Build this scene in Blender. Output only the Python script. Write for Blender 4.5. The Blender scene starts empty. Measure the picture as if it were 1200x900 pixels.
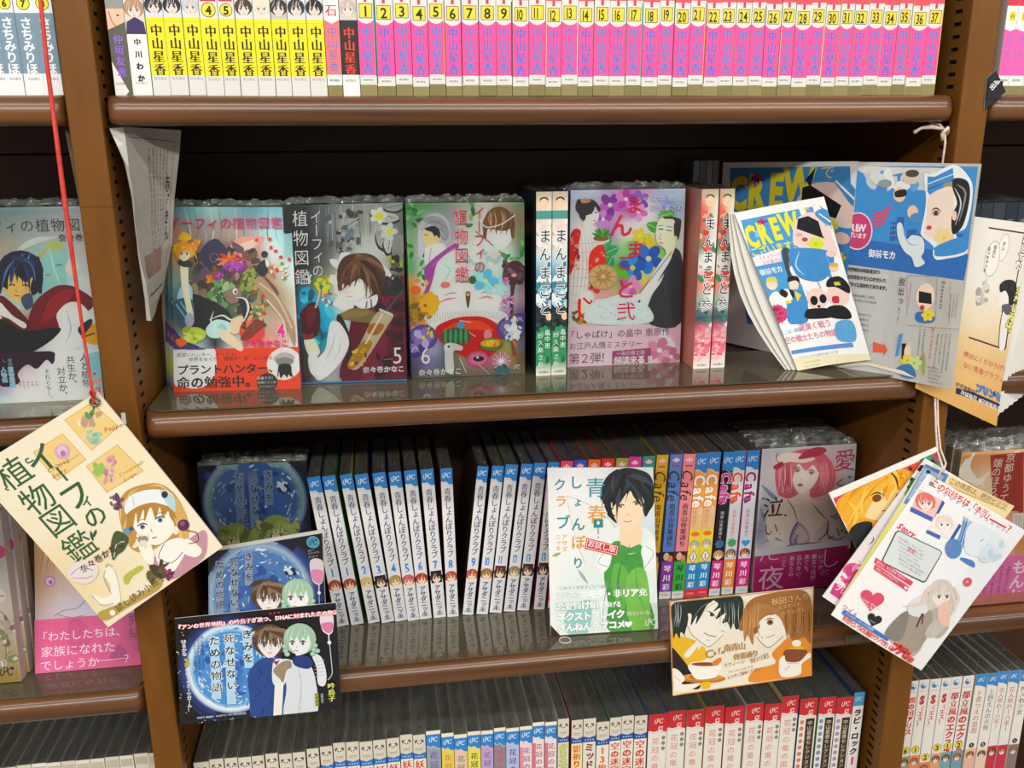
import bpy, bmesh, math, random
import numpy as np
from mathutils import Vector, Matrix

# ------------------------------------------------------------------ camera, light, exposure
S = bpy.context.scene
S.view_settings.view_transform = 'Standard'
S.view_settings.look = 'None'
S.view_settings.gamma = 1
S.view_settings.use_curve_mapping = False
S.view_settings.exposure = 0.0
CAM = (0.0, -0.80, 1.45)
cd = bpy.data.cameras.new('camera')
cam = bpy.data.objects.new('camera', cd)
S.collection.objects.link(cam)
cd.sensor_width = 36
cd.lens = 36 * 1055.0 / 1200.0
cd.clip_start = 0.02
cam.matrix_world = Matrix(((0.98876168, 0.04610177, -0.14221453, CAM[0]),
                           (-0.1493909, 0.2682946, -0.95168291, CAM[1]),
                           (-0.00571888, 0.96223315, 0.27216661, CAM[2]),
                           (0, 0, 0, 1)))
S.camera = cam
w = bpy.data.worlds.new('shop_ambient'); S.world = w; w.use_nodes = True
w.node_tree.nodes['Background'].inputs[0].default_value = (1.0, 0.95, 0.88, 1)
w.node_tree.nodes['Background'].inputs[1].default_value = 0.21


def area(name, loc, rot, sx, sy, power, col=(1, .97, .92)):
    l = bpy.data.lights.new(name, 'AREA'); l.shape = 'RECTANGLE'; l.size = sx; l.size_y = sy
    l.energy = power; l.color = col
    o = bpy.data.objects.new(name, l); S.collection.objects.link(o)
    o.location = loc; o.rotation_euler = rot
    return o


area('fluorescent_light', (0.1, -1.15, 2.75), (math.radians(18), 0, 0), 5.0, 0.12, 37)
area('fluorescent_light.001', (-0.3, -2.9, 2.75), (math.radians(40), 0, 0), 7.0, 0.14, 120)

C = bpy.data.collections.new('scene'); S.collection.children.link(C)
random.seed(7)

# ------------------------------------------------------------------ helpers


def lin(v):
    return v / 12.92 if v <= 0.04045 else ((v + 0.055) / 1.055) ** 2.4


def hx(h):
    if isinstance(h, tuple):
        return h
    if len(h) == 3:
        h = h[0] * 2 + h[1] * 2 + h[2] * 2
    return (lin(int(h[0:2], 16) / 255), lin(int(h[2:4], 16) / 255), lin(int(h[4:6], 16) / 255), 1.0)


class NT:
    def __init__(s, name):
        s.m = bpy.data.materials.new(name); s.m.use_nodes = True
        s.t = s.m.node_tree; s.n = s.t.nodes; s.b = s.n['Principled BSDF']; s.out = s.n['Material Output']

    def add(s, k, **kw):
        nd = s.n.new(k)
        for a, v in kw.items():
            if a in nd.inputs.keys():
                nd.inputs[a].default_value = v
            else:
                setattr(nd, a, v)
        return nd

    def link(s, a, ao, b, bi):
        s.t.links.new(a.outputs[ao], b.inputs[bi])


def noise_mat(name, c1, c2, scale=(8, 8, 8), rough=.4, detail=6, bump=0.0, coat=0.0, nscale=1.0, spec=.5, r2=None):
    k = NT(name)
    tc = k.add('ShaderNodeTexCoord'); mp = k.add('ShaderNodeMapping'); mp.inputs['Scale'].default_value = scale
    no = k.add('ShaderNodeTexNoise'); no.inputs['Scale'].default_value = nscale; no.inputs['Detail'].default_value = detail
    cr = k.add('ShaderNodeValToRGB')
    cr.color_ramp.elements[0].position = .3; cr.color_ramp.elements[0].color = hx(c1)
    cr.color_ramp.elements[1].position = .7; cr.color_ramp.elements[1].color = hx(c2)
    k.link(tc, 'Object', mp, 0); k.link(mp, 0, no, 'Vector'); k.link(no, 'Fac', cr, 0); k.link(cr, 0, k.b, 'Base Color')
    k.b.inputs['Roughness'].default_value = rough
    k.b.inputs['Specular IOR Level'].default_value = spec
    if coat:
        k.b.inputs['Coat Weight'].default_value = coat; k.b.inputs['Coat Roughness'].default_value = .12
    if bump:
        bp = k.add('ShaderNodeBump'); bp.inputs['Strength'].default_value = bump; bp.inputs['Distance'].default_value = .001
        k.link(no, 'Fac', bp, 'Height'); k.link(bp, 0, k.b, 'Normal')
    return k.m


def print_mat(name, rough, coat, bump=.12, bscale=60, mottle=.12):
    """printed card or paper: ink colour comes from the mesh's own colour layer"""
    k = NT(name)
    at = k.add('ShaderNodeAttribute'); at.attribute_name = 'Col'
    tc = k.add('ShaderNodeTexCoord')
    no = k.add('ShaderNodeTexNoise'); no.inputs['Scale'].default_value = 140; no.inputs['Detail'].default_value = 4
    mx = k.add('ShaderNodeMixRGB'); mx.blend_type = 'OVERLAY'; mx.inputs[0].default_value = mottle
    k.link(tc, 'Object', no, 'Vector'); k.link(at, 'Color', mx, 1); k.link(no, 'Fac', mx, 2); k.link(mx, 0, k.b, 'Base Color')
    k.b.inputs['Roughness'].default_value = rough
    if coat:
        k.b.inputs['Coat Weight'].default_value = coat; k.b.inputs['Coat Roughness'].default_value = .06
    n2 = k.add('ShaderNodeTexNoise'); n2.inputs['Scale'].default_value = bscale; n2.inputs['Detail'].default_value = 3
    n2.inputs['Distortion'].default_value = 1.5
    bp = k.add('ShaderNodeBump'); bp.inputs['Strength'].default_value = bump; bp.inputs['Distance'].default_value = .0015
    k.link(tc, 'Object', n2, 'Vector'); k.link(n2, 'Fac', bp, 'Height')
    k.link(bp, 0, k.b, 'Coat Normal')
    return k.m


def page_mat(name, axis, c1='6a6558', c2='a49e8e'):
    k = NT(name)
    tc = k.add('ShaderNodeTexCoord'); mp = k.add('ShaderNodeMapping')
    sc = [25, 25, 25]; sc[axis] = 2600; mp.inputs['Scale'].default_value = sc
    no = k.add('ShaderNodeTexNoise'); no.inputs['Scale'].default_value = 1; no.inputs['Detail'].default_value = 3
    cr = k.add('ShaderNodeValToRGB'); cr.color_ramp.elements[0].position = .35; cr.color_ramp.elements[0].color = hx(c1)
    cr.color_ramp.elements[1].position = .65; cr.color_ramp.elements[1].color = hx(c2)
    k.link(tc, 'Object', mp, 0); k.link(mp, 0, no, 'Vector'); k.link(no, 'Fac', cr, 0); k.link(cr, 0, k.b, 'Base Color')
    k.b.inputs['Roughness'].default_value = .7
    return k.m


def film_mat(name, fac=.0, bump=.25, scale=26, tint=(.97, .98, .97, 1), milk=0.0, dist=.0012):
    k = NT(name); k.n.remove(k.b)
    tr = k.add('ShaderNodeBsdfTransparent'); tr.inputs[0].default_value = tint
    gl = k.add('ShaderNodeBsdfGlossy'); gl.inputs['Roughness'].default_value = .10
    gl.inputs['Color'].default_value = (.9, .93, .92, 1)
    tc = k.add('ShaderNodeTexCoord'); no = k.add('ShaderNodeTexNoise')
    no.inputs['Scale'].default_value = scale; no.inputs['Detail'].default_value = 5; no.inputs['Distortion'].default_value = 2.5
    bp = k.add('ShaderNodeBump'); bp.inputs['Strength'].default_value = bump; bp.inputs['Distance'].default_value = dist
    fr = k.add('ShaderNodeFresnel'); fr.inputs['IOR'].default_value = 1.45
    ad = k.add('ShaderNodeMath'); ad.operation = 'ADD'; ad.inputs[1].default_value = fac; ad.use_clamp = True
    mx = k.add('ShaderNodeMixShader')
    k.link(tc, 'Object', no, 'Vector'); k.link(no, 'Fac', bp, 'Height'); k.link(bp, 0, gl, 'Normal'); k.link(bp, 0, fr, 'Normal')
    k.link(fr, 0, ad, 0); k.link(ad, 0, mx, 0)
    if milk:
        df = k.add('ShaderNodeBsdfDiffuse'); df.inputs['Color'].default_value = (.75, .8, .76, 1)
        m0 = k.add('ShaderNodeMixShader'); m0.inputs[0].default_value = milk; k.link(tr, 0, m0, 1); k.link(df, 0, m0, 2); k.link(m0, 0, mx, 1)
    else: k.link(tr, 0, mx, 1)
    k.link(gl, 0, mx, 2); k.link(mx, 0, k.out, 'Surface')
    return k.m


M = dict(
    wood=noise_mat('brown_wood_nosing', '4c2f1a', '7c4f2a', scale=(3, 60, 90), rough=.32, bump=.05, coat=.35),
    board=noise_mat('brown_shelf_board', '3a2418', '4a3020', scale=(3, 40, 40), rough=.35),
    upright=noise_mat('tan_laminate', '6f4413', '7a4c16', scale=(60, 60, 20), rough=.42, spec=.35),
    side=noise_mat('tan_laminate_side', '6a4418', '74501f', scale=(60, 60, 20), rough=.30),
    dark=noise_mat('dark_back_board', '4a3020', '5c3c2a', scale=(2, 2, 30), rough=.5),
    hole=noise_mat('slot_dark', '0a0705', '0d0806', rough=.8),
    gloss=print_mat('glossy_print', .38, .45),
    wrapped=print_mat('wrapped_print', .45, .25, bump=.25, bscale=24),
    crumple=film_mat('crumpled_film_folds', fac=.16, bump=1.0, scale=90, milk=.16, dist=.003),
    matte=print_mat('matte_print', .55, .05),
    pagex=page_mat('page_edges', 0), pagey=page_mat('page_edges_stacked', 1),
    film=film_mat('clear_film'), crinkle=film_mat('crinkled_film', fac=.10, bump=.9, scale=60, milk=.035, dist=.003),
    metal=noise_mat('steel', '8a8a86', 'b0b0aa', rough=.3),
    red=noise_mat('red_string', 'c22a20', 'e04a3a', scale=(200, 200, 200), rough=.6),
    pink=noise_mat('white_pink_string', 'd8b8a8', 'efe0d8', scale=(300, 300, 300), rough=.7),
    paper=noise_mat('plain_paper', 'dcdad2', 'eeece4', rough=.6),
    green=noise_mat('green_sticker', '6a9a58', '86b070', rough=.5),
    floor=noise_mat('shop_floor', '8c8478', 'a09888', rough=.3),
)
M['metal'].node_tree.nodes['Principled BSDF'].inputs['Metallic'].default_value = .9

# clear acrylic sheet lying on the shelves
k = NT('acrylic_sheet'); k.n.remove(k.b)
tr = k.add('ShaderNodeBsdfTransparent'); tr.inputs[0].default_value = (.80, .78, .66, 1)
gl = k.add('ShaderNodeBsdfGlossy'); gl.inputs['Roughness'].default_value = .06; gl.inputs['Color'].default_value = (.95, .93, .85, 1)
df = k.add('ShaderNodeBsdfDiffuse'); df.inputs['Color'].default_value = (.20, .17, .11, 1)
fr = k.add('ShaderNodeFresnel'); fr.inputs['IOR'].default_value = 1.75
tc = k.add('ShaderNodeTexCoord'); no = k.add('ShaderNodeTexNoise'); no.inputs['Scale'].default_value = 14
bp = k.add('ShaderNodeBump'); bp.inputs['Strength'].default_value = .10; bp.inputs['Distance'].default_value = .002
k.link(tc, 'Object', no, 'Vector'); k.link(no, 'Fac', bp, 'Height'); k.link(bp, 0, gl, 'Normal')
m1 = k.add('ShaderNodeMixShader'); m1.inputs[0].default_value = .45
m2 = k.add('ShaderNodeMixShader')
k.link(tr, 0, m1, 1); k.link(df, 0, m1, 2); k.link(fr, 0, m2, 0); k.link(m1, 0, m2, 1); k.link(gl, 0, m2, 2); k.link(m2, 0, k.out, 'Surface')
M['acrylic'] = k.m


def link(name, me, parent=None, mat=None, loc=None):
    o = bpy.data.objects.new(name, me); C.objects.link(o)
    if mat is not None and me is not None and len(me.materials) == 0:
        me.materials.append(mat)
    if parent is not None:
        o.parent = parent
    if loc is not None:
        o.location = loc
    return o


def tag(o, label=None, cat=None, group=None, kind=None):
    if label: o['label'] = label
    if cat: o['category'] = cat
    if group: o['group'] = group
    if kind: o['kind'] = kind
    return o


def empty(name, loc, label, cat, group=None):
    o = bpy.data.objects.new(name, None); C.objects.link(o); o.location = loc; o.empty_display_size = .02
    return tag(o, label, cat, group)


def mesh(name, vs, fs, smooth=False):
    me = bpy.data.meshes.new(name); me.from_pydata([tuple(v) for v in vs], [], fs); me.update()
    if smooth:
        me.polygons.foreach_set('use_smooth', [True] * len(me.polygons))
    return me


class MB:
    def __init__(s): s.v = []; s.f = []

    def box(s, x0, x1, y0, y1, z0, z1):
        b = len(s.v)
        s.v += [(x, y, z) for z in (z0, z1) for y in (y0, y1) for x in (x0, x1)]
        s.f += [tuple(b + i for i in q) for q in ((0, 2, 3, 1), (4, 5, 7, 6), (0, 1, 5, 4), (2, 6, 7, 3), (0, 4, 6, 2), (1, 3, 7, 5))]
        return s

    def quad(s, *p):
        b = len(s.v); s.v += list(p); s.f.append(tuple(range(b, b + len(p)))); return s

    def tube(s, pts, r, n=6):
        b = len(s.v); pts = [Vector(p) for p in pts]
        for i, p in enumerate(pts):
            d = (pts[min(i + 1, len(pts) - 1)] - pts[max(i - 1, 0)]).normalized()
            a = d.orthogonal().normalized(); c = d.cross(a)
            if i: # keep frame
                a = (pa - pa.dot(d) * d).normalized(); c = d.cross(a)
            pa = a
            rr = r[i] if isinstance(r, (list, tuple)) else r
            s.v += [tuple(p + a * math.cos(2 * math.pi * j / n) * rr + c * math.sin(2 * math.pi * j / n) * rr) for j in range(n)]
        for i in range(len(pts) - 1):
            for j in range(n):
                s.f.append((b + i * n + j, b + i * n + (j + 1) % n, b + (i + 1) * n + (j + 1) % n, b + (i + 1) * n + j))
        s.f.append(tuple(b + j for j in range(n))[::-1]); s.f.append(tuple(b + (len(pts) - 1) * n + j for j in range(n)))
        return s

    def obj(s, name, mat, parent=None, off=(0, 0, 0), smooth=False):
        me = mesh(name, [(x - off[0], y - off[1], z - off[2]) for x, y, z in s.v], s.f, smooth)
        return link(name, me, parent, mat)

# ------------------------------------------------------------------ print artwork: flat inks as vector shapes


GC = {}


def glyph(ch, bold):
    kk = (ch, bold)
    if kk not in GC:
        c = bpy.data.curves.new('g', 'FONT'); c.body = ch; c.resolution_u = 2; c.offset = bold
        o = bpy.data.objects.new('g', c)
        me = bpy.data.meshes.new_from_object(o)
        v = np.array([(p.co.x, p.co.y) for p in me.vertices]).reshape(-1, 2)
        f = [tuple(p.vertices) for p in me.polygons]
        bpy.data.meshes.remove(me); bpy.data.objects.remove(o); bpy.data.curves.remove(c)
        GC[kk] = (v, f)
    return GC[kk]


def homog(src, dst):
    A = []; B = []
    for (x, y), (u, v) in zip(src, dst):
        A.append([x, y, 1, 0, 0, 0, -u * x, -u * y]); B.append(u)
        A.append([0, 0, 0, x, y, 1, -v * x, -v * y]); B.append(v)
    h = np.linalg.solve(np.array(A, float), np.array(B, float))
    return np.append(h, 1).reshape(3, 3)


def clip_poly(P, w, h):
    P = [tuple(p) for p in P]
    for ax, lim, sg in ((0, 0, 1), (0, w, -1), (1, 0, 1), (1, h, -1)):
        out = []
        n = len(P)
        if not n: return P
        for i in range(n):
            a = P[i]; b = P[(i + 1) % n]
            da = (a[ax] - lim) * sg; db = (b[ax] - lim) * sg
            if da >= 0: out.append(a)
            if (da >= 0) != (db >= 0):
                t = da / (da - db); out.append((a[0] + (b[0] - a[0]) * t, a[1] + (b[1] - a[1]) * t))
        P = out
    return P


def spline(pts, k=5, closed=True):
    n = len(pts); out = []
    R = range(n) if closed else range(n - 1)
    for i in R:
        p0 = pts[(i - 1) % n] if closed or i else pts[0]
        p1 = pts[i]; p2 = pts[(i + 1) % n]
        p3 = pts[(i + 2) % n] if closed or i + 2 < n else pts[-1]
        for j in range(k):
            t = j / k
            out.append(tuple(.5 * ((2 * b) + (-a + c) * t + (2 * a - 5 * b + 4 * c - d) * t * t + (-a + 3 * b - 3 * c + d) * t ** 3)
                             for a, b, c, d in zip(p0, p1, p2, p3)))
    if not closed: out.append(tuple(pts[-1]))
    return out


class Print:
    """artwork on a w x h mm sheet; u right, v down. q = the sheet's corners on the drawing grid."""
    def __init__(s, w, h, base='ffffff', q=None):
        s.w, s.h = w, h; s.V = []; s.F = []; s.K = []; s.L = 0
        s.H = homog(q, [(0, 0), (w, 0), (w, h), (0, h)]) if q else None
        s.sc = 1.0
        if q:
            d = lambda a, b: math.hypot(a[0] - b[0], a[1] - b[1])
            s.sc = (w / d(q[0], q[1]) + h / d(q[1], q[2])) / 2
            s.ru = math.atan2(q[1][1] - q[0][1], q[1][0] - q[0][0])
        s.raw = False
        s.rect0(0, 0, w, h, base)

    def m(s, p):
        if s.H is None or s.raw: return (p[0], p[1])
        r = s.H @ np.array([p[0], p[1], 1.0]); return (r[0] / r[2], r[1] / r[2])

    def _face(s, P, c):
        P = clip_poly(P, s.w, s.h)
        if len(P) < 3: return
        b = len(s.V); s.V += [(x, y, s.L) for x, y in P]; s.F.append(tuple(range(b, b + len(P)))); s.K.append(hx(c))

    def rect0(s, x, y, w, h, c):
        s._face([(x, y), (x + w, y), (x + w, y + h), (x, y + h)], c); s.L += 1

    def poly(s, pts, c, sm=False, k=5):
        if sm: pts = spline(pts, k)
        s._face([s.m(p) for p in pts], c); s.L += 1; return s

    def P(s, txt, c, sm=True):
        """polygon from 'x,y x,y ...'"""
        return s.poly([tuple(float(a) for a in t.split(',')) for t in txt.split()], c, sm)

    def ell(s, cx, cy, rx, ry, c, n=24, rot=0):
        ca, sa = math.cos(rot), math.sin(rot)
        return s.poly([(cx + rx * math.cos(t) * ca - ry * math.sin(t) * sa, cy + rx * math.cos(t) * sa + ry * math.sin(t) * ca)
                       for t in [2 * math.pi * i / n for i in range(n)]], c)

    def disc(s, cx, cy, r, stops, n=40):
        """soft round field of colour, stops from the centre outwards"""
        for (t0, c0), (t1, c1) in zip(stops, stops[1:]):
            for i in range(n):
                P = [s.m((cx + r * t * math.cos(a), cy + r * t * math.sin(a))) for t, a in ((t0, i), (t1, i), (t1, i + 1), (t0, i + 1)) for a in (a * 2 * math.pi / n,)]
                if t0 == 0: P = P[:3]; cl = [hx(c0), hx(c1), hx(c1)]
                else: cl = [hx(c0), hx(c1), hx(c1), hx(c0)]
                if min(p[0] for p in P) < 0 or max(p[0] for p in P) > s.w or min(p[1] for p in P) < 0 or max(p[1] for p in P) > s.h:
                    s._face(P, c1 if t0 > .8 else c0); continue
                b = len(s.V); s.V += [(x, y, s.L) for x, y in P]; s.F.append(tuple(range(b, b + len(P)))); s.K.append([tuple(c) for c in cl])
        s.L += 1; return s

    def line(s, pts, wd, c, sm=True, taper=False):
        if isinstance(pts, str): pts = [tuple(float(a) for a in t.split(',')) for t in pts.split()]
        if sm and len(pts) > 2: pts = spline(pts, 4, False)
        n = len(pts); Lf = []; R = []
        for i, p in enumerate(pts):
            a = pts[max(i - 1, 0)]; b = pts[min(i + 1, n - 1)]
            dx, dy = b[0] - a[0], b[1] - a[1]; d = math.hypot(dx, dy) or 1
            ww = wd / 2 * (math.sin(math.pi * min(max(i / (n - 1), .08), .92)) if taper else 1)
            Lf.append((p[0] - dy / d * ww, p[1] + dx / d * ww)); R.append((p[0] + dy / d * ww, p[1] - dx / d * ww))
        for i in range(n - 1):
            s._face([s.m(Lf[i]), s.m(Lf[i + 1]), s.m(R[i + 1]), s.m(R[i])], c)
        s.L += 1; return s

    def wash(s, rows, box=None, k=3):
        """soft colour field: rows of hex strings over the box (mm), smoothly blended"""
        x, y, w, h = box or (0, 0, s.w, s.h)
        G = np.array([[hx(c)[:3] for c in r.split()] for r in rows]); nr, nc = G.shape[:2]
        NR, NC = (nr - 1) * k, (nc - 1) * k
        for i in range(NR):
            for j in range(NC):
                pts = []; cl = []
                for (a, b) in ((j, i), (j + 1, i), (j + 1, i + 1), (j, i + 1)):
                    fx, fy = a / k, b / k; ix, iy = min(int(fx), nc - 2), min(int(fy), nr - 2); tx, ty = fx - ix, fy - iy
                    tx = tx * tx * (3 - 2 * tx); ty = ty * ty * (3 - 2 * ty)
                    cc = (G[iy, ix] * (1 - tx) + G[iy, ix + 1] * tx) * (1 - ty) + (G[iy + 1, ix] * (1 - tx) + G[iy + 1, ix + 1] * tx) * ty
                    pts.append((x + w * a / NC, y + h * b / NR)); cl.append((cc[0], cc[1], cc[2], 1.0))
                b0 = len(s.V); s.V += [(p[0], p[1], s.L) for p in pts]; s.F.append((b0, b0 + 1, b0 + 2, b0 + 3)); s.K.append(cl)
        s.L += 1; return s

    def text(s, t, x, y, size, c, vert=False, pitch=1.0, bold=0.0, sx=1.0, sy=1.0, rot=0.0, out=None, lead=1.25, skew=0.0):
        """x,y = centre of the first character (drawing grid); size, pitch in grid units; rot degrees in the sheet's own frame"""
        k = s.sc if not s.raw else 1.0
        px, py = s.m((x, y)); size = size * k
        jobs = [(bold, c)]
        if out: jobs = [(out[1], out[0])] + jobs
        cr, sr = math.cos(math.radians(rot)), math.sin(math.radians(rot))
        for bd, col in jobs:
            ax = ay = 0.0; mL = s.L
            for ch in t:
                if ch == '\n':
                    if vert: ax -= size * sx * lead; ay = 0
                    else: ax = 0; ay += size * sy * lead
                    continue
                cjk = ord(ch) > 0x2000
                if ch != ' ':
                    kan = ord(ch) > 0x3100
                    v, f = glyph(ch, 0 if kan else bd)
                    wv = glyph(ch, 0)[0]
                    half = .5 if cjk else (wv[:, 0].max() + wv[:, 0].min()) / 2 if len(wv) else .3
                    turn = vert and ch in 'ー―—〜（）()「」『』'
                    b0 = len(s.V)
                    qx = v[:, 0] - half; qy = -(v[:, 1] - .38)
                    if turn: qx, qy = -qy, qx
                    if vert and ch in '、。': qx = qx + .6; qy = qy - .6
                    if vert and ch in 'ょっゃゅィッ': qx = qx + .1; qy = qy - .1
                    qx = qx + skew * -qy
                    X = ax + qx * size * sx; Y = ay + qy * size * sy
                    XX0 = px + X * cr - Y * sr; YY0 = py + X * sr + Y * cr
                    if bd <= .014 or not kan: offs = [(0, 0)]
                    elif bd <= .055: offs = [(-bd * .8, 0), (bd * .8, 0)]
                    else: offs = [(bd * math.cos(q_), bd * math.sin(q_)) for q_ in [i_ * math.pi / 3 for i_ in range(6)]]
                    L0 = s.L
                    for ki_, (ox_, oy_) in enumerate(offs):
                      s.L = L0 + ki_ * .5
                      b0 = len(s.V); XX = XX0 + ox_ * size; YY = YY0 + oy_ * size
                      if not (XX.max() < 0 or XX.min() > s.w or YY.max() < 0 or YY.min() > s.h):
                          if XX.min() < 0 or XX.max() > s.w or YY.min() < 0 or YY.max() > s.h:
                              for ff in f: s._face([(XX[i], YY[i]) for i in ff], col)
                          else:
                              s.V += [(a, b, s.L) for a, b in zip(XX, YY)]
                              s.F += [tuple(b0 + i for i in ff) for ff in f]; s.K += [hx(col)] * len(f)
                    mL = max(mL, s.L); s.L = L0
                adv = 1.0 if cjk else ((glyph(ch, 0)[0][:, 0].max() + .08) if ch != ' ' else .35)
                if vert: ay += size * sy * pitch
                else:
                    nx = t[t.index(ch) + 1:] if False else None
                    ax += size * sx * (pitch if cjk else adv * pitch * .98)
            s.L = mL + 1
        return s

    def scatter(s, pts_box, cols, n, r, seed=1, elong=1.6):
        rnd = random.Random(seed); x0, y0, x1, y1 = pts_box
        for i in range(n):
            cx, cy = rnd.uniform(x0, x1), rnd.uniform(y0, y1); a = rnd.uniform(0, 6.28); rr = r * rnd.uniform(.5, 1.3)
            P = []
            for j in range(7):
                t = j / 7 * 6.283; q = rr * rnd.uniform(.6, 1.15)
                ex, ey = q * elong * math.cos(t), q * math.sin(t)
                P.append((cx + ex * math.cos(a) - ey * math.sin(a), cy + ex * math.sin(a) + ey * math.cos(a)))
            s.poly(P, rnd.choice(cols), True, 3)
            s.L -= .5
        s.L = math.ceil(s.L); return s

    def flower(s, cx, cy, r, col, mid='e8d060', n=5, dark=None, rot=0):
        for i in range(n):
            a = rot + i * 2 * math.pi / n
            s.ell(cx + math.cos(a) * r * .55, cy + math.sin(a) * r * .55, r * .5, r * .36, col if i % 2 or not dark else dark, 10, a)
        return s.ell(cx, cy, r * .2, r * .2, mid, 8)

    def leaf(s, x0, y0, x1, y1, wd, c):
        mx, my = (x0 + x1) / 2, (y0 + y1) / 2; dx, dy = x1 - x0, y1 - y0; d = math.hypot(dx, dy) or 1
        nx, ny = -dy / d * wd, dx / d * wd
        return s.poly([(x0, y0), (mx + nx, my + ny), (x1, y1), (mx - nx, my - ny)], c, True, 4)

    def hair(s, cx, cy, r, c, hi, seed=1, bangs=7, low=.15, drop=.5):
        """spiky fringe across a head centred at cx,cy"""
        rnd = random.Random(seed)
        top = [(cx + r * 1.08 * math.cos(t), cy - r * .1 - r * 1.02 * math.sin(t)) for t in [math.pi * (1 - i / 10) * 1.16 - .25 for i in range(11)]]
        jag = []
        for i in range(bangs * 2 + 1):
            t = 1 - i / (bangs * 2)
            x = cx - r + 2 * r * t
            yy = cy + (r * low if i % 2 else -r * .35) + rnd.uniform(-.1, .1) * r
            if i in (0, 1, bangs * 2, bangs * 2 - 1): yy = cy + r * drop
            jag.append((x, yy))
        s.poly(top + jag, c)
        for i in range(4):
            a = cx + r * rnd.uniform(-.6, .6)
            s.line([(a, cy - r * .95), (a + rnd.uniform(-.3, .1) * r, cy - r * .5), (a + rnd.uniform(-.5, .0) * r, cy - r * .1)], r * .06, hi, True, True)
        return s

    def head(s, cx, cy, r, skin, hairc, hi, eye='3a3a48', seed=1, tilt=0, bob=0.0, male=False, closed=False, bangs=7, drop=.5, low=.15):
        """plain drawn head: back hair, face, features, fringe"""
        s.ell(cx, cy - r * .1, r * 1.12, r * (1.05 + bob), hairc, 22)
        if bob:
            s.ell(cx - r * .85, cy + r * .55, r * .42, r * .75, hairc, 14); s.ell(cx + r * .85, cy + r * .55, r * .42, r * .75, hairc, 14)
        s.poly([(cx - r * .78, cy - r * .3), (cx - r * .72, cy + r * .35), (cx - r * .32, cy + r * .88), (cx + tilt * r * .2, cy + r * 1.02),
                (cx + r * .38, cy + r * .84), (cx + r * .74, cy + r * .3), (cx + r * .76, cy - r * .35), (cx, cy - r * .8)], skin, True, 4)
        for sg in (-1, 1):
            ex = cx + sg * r * .36 + tilt * r * .15; ey = cy + r * .18
            if closed:
                s.line([(ex - r * .17, ey), (ex, ey + r * .07), (ex + r * .17, ey)], r * .05, eye)
            else:
                s.ell(ex, ey, r * .17, r * (.10 if male else .15), 'f8f8f4', 12); s.ell(ex, ey, r * .10, r * (.10 if male else .14), eye, 12)
                s.line([(ex - r * .2, ey - r * .07), (ex, ey - r * .17), (ex + r * .2, ey - r * .08)], r * .07, '2a2424')
            s.line([(ex - r * .2, ey - r * .3), (ex + r * .15, ey - r * .34)], r * .035, hairc)
        nx = cx + tilt * r * .25
        s.line([(nx, cy + r * .38), (nx + r * .05, cy + r * .48)], r * .04, 'b08a78')
        s.line([(nx - r * .14, cy + r * .68), (nx, cy + r * .70), (nx + r * .14, cy + r * .67)], r * .045, 'a05a50')
        return s.hair(cx, cy, r, hairc, hi, seed, bangs, low, drop)

    def strands(s, crown, tips, wd, cols, bow=.35):
        """locks of hair from the crown to pointed tips"""
        for i, tp in enumerate(tips):
            cx, cy = crown[0] + ((i * 37) % 11 - 5) * wd * .35, crown[1] + ((i * 53) % 7) * wd * .2
            dx, dy = tp[0] - cx, tp[1] - cy
            mx, my = cx + dx * (.5 + bow), cy + dy * (.5 - bow * .6)
            P = [((1 - t) ** 2 * cx + 2 * t * (1 - t) * mx + t * t * tp[0], (1 - t) ** 2 * cy + 2 * t * (1 - t) * my + t * t * tp[1]) for t in [j / 7 for j in range(8)]]
            L = []; Rr = []
            for j, p in enumerate(P):
                a = P[max(j - 1, 0)]; b = P[min(j + 1, 7)]; ex, ey = b[0] - a[0], b[1] - a[1]; d = math.hypot(ex, ey) or 1
                w_ = wd * (.45 + .55 * math.sin(math.pi * min(j / 7 + .15, 1) ** 1.0)) * (1 - (j / 7) ** 4) / 2
                L.append((p[0] - ey / d * w_, p[1] + ex / d * w_)); Rr.append((p[0] + ey / d * w_, p[1] - ex / d * w_))
            for j in range(7): s._face([s.m(L[j]), s.m(L[j + 1]), s.m(Rr[j + 1]), s.m(Rr[j])], cols[i % len(cols)])
            s.L += .5
        s.L = math.ceil(s.L); return s

    def micro(s, x, y, wd, rows, size, c, seed=1, lead=1.5, vert=False, chars='この物語のための日々とある花の色がきみをまつ夜にひかる'):
        rnd = random.Random(seed)
        for i in range(rows):
            n = max(2, int(wd / size * rnd.uniform(.75, 1)))
            t = ''.join(rnd.choice(chars) for _ in range(n))
            if vert: s.text(t, x - i * size * lead, y, size, c, True)
            else: s.text(t, x, y + i * size * lead, size, c)
            s.L -= 1
        s.L += 1; return s

    def pc(s, x, y, z, c, wd=.1):
        """publisher's looped P-C mark, z = height"""
        s.line([(x - z * .55, y - z * .3), (x - z * .62, y + z * .3), (x - z * .35, y + z * .35), (x - z * .25, y - z * .2), (x - z * .3, y - z * .4),
                (x, y - z * .35), (x - z * .02, y - z * .02), (x - z * .22, y + z * .02)], z * wd, c)
        s.line([(x + z * .62, y - z * .25), (x + z * .55, y - z * .45), (x + z * .42, y - z * .3), (x + z * .6, y - z * .2), (x + z * .35, y - z * .38),
                (x + z * .1, y - z * .05), (x + z * .25, y + z * .35), (x + z * .6, y + z * .2)], z * wd, c)
        return s

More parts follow.
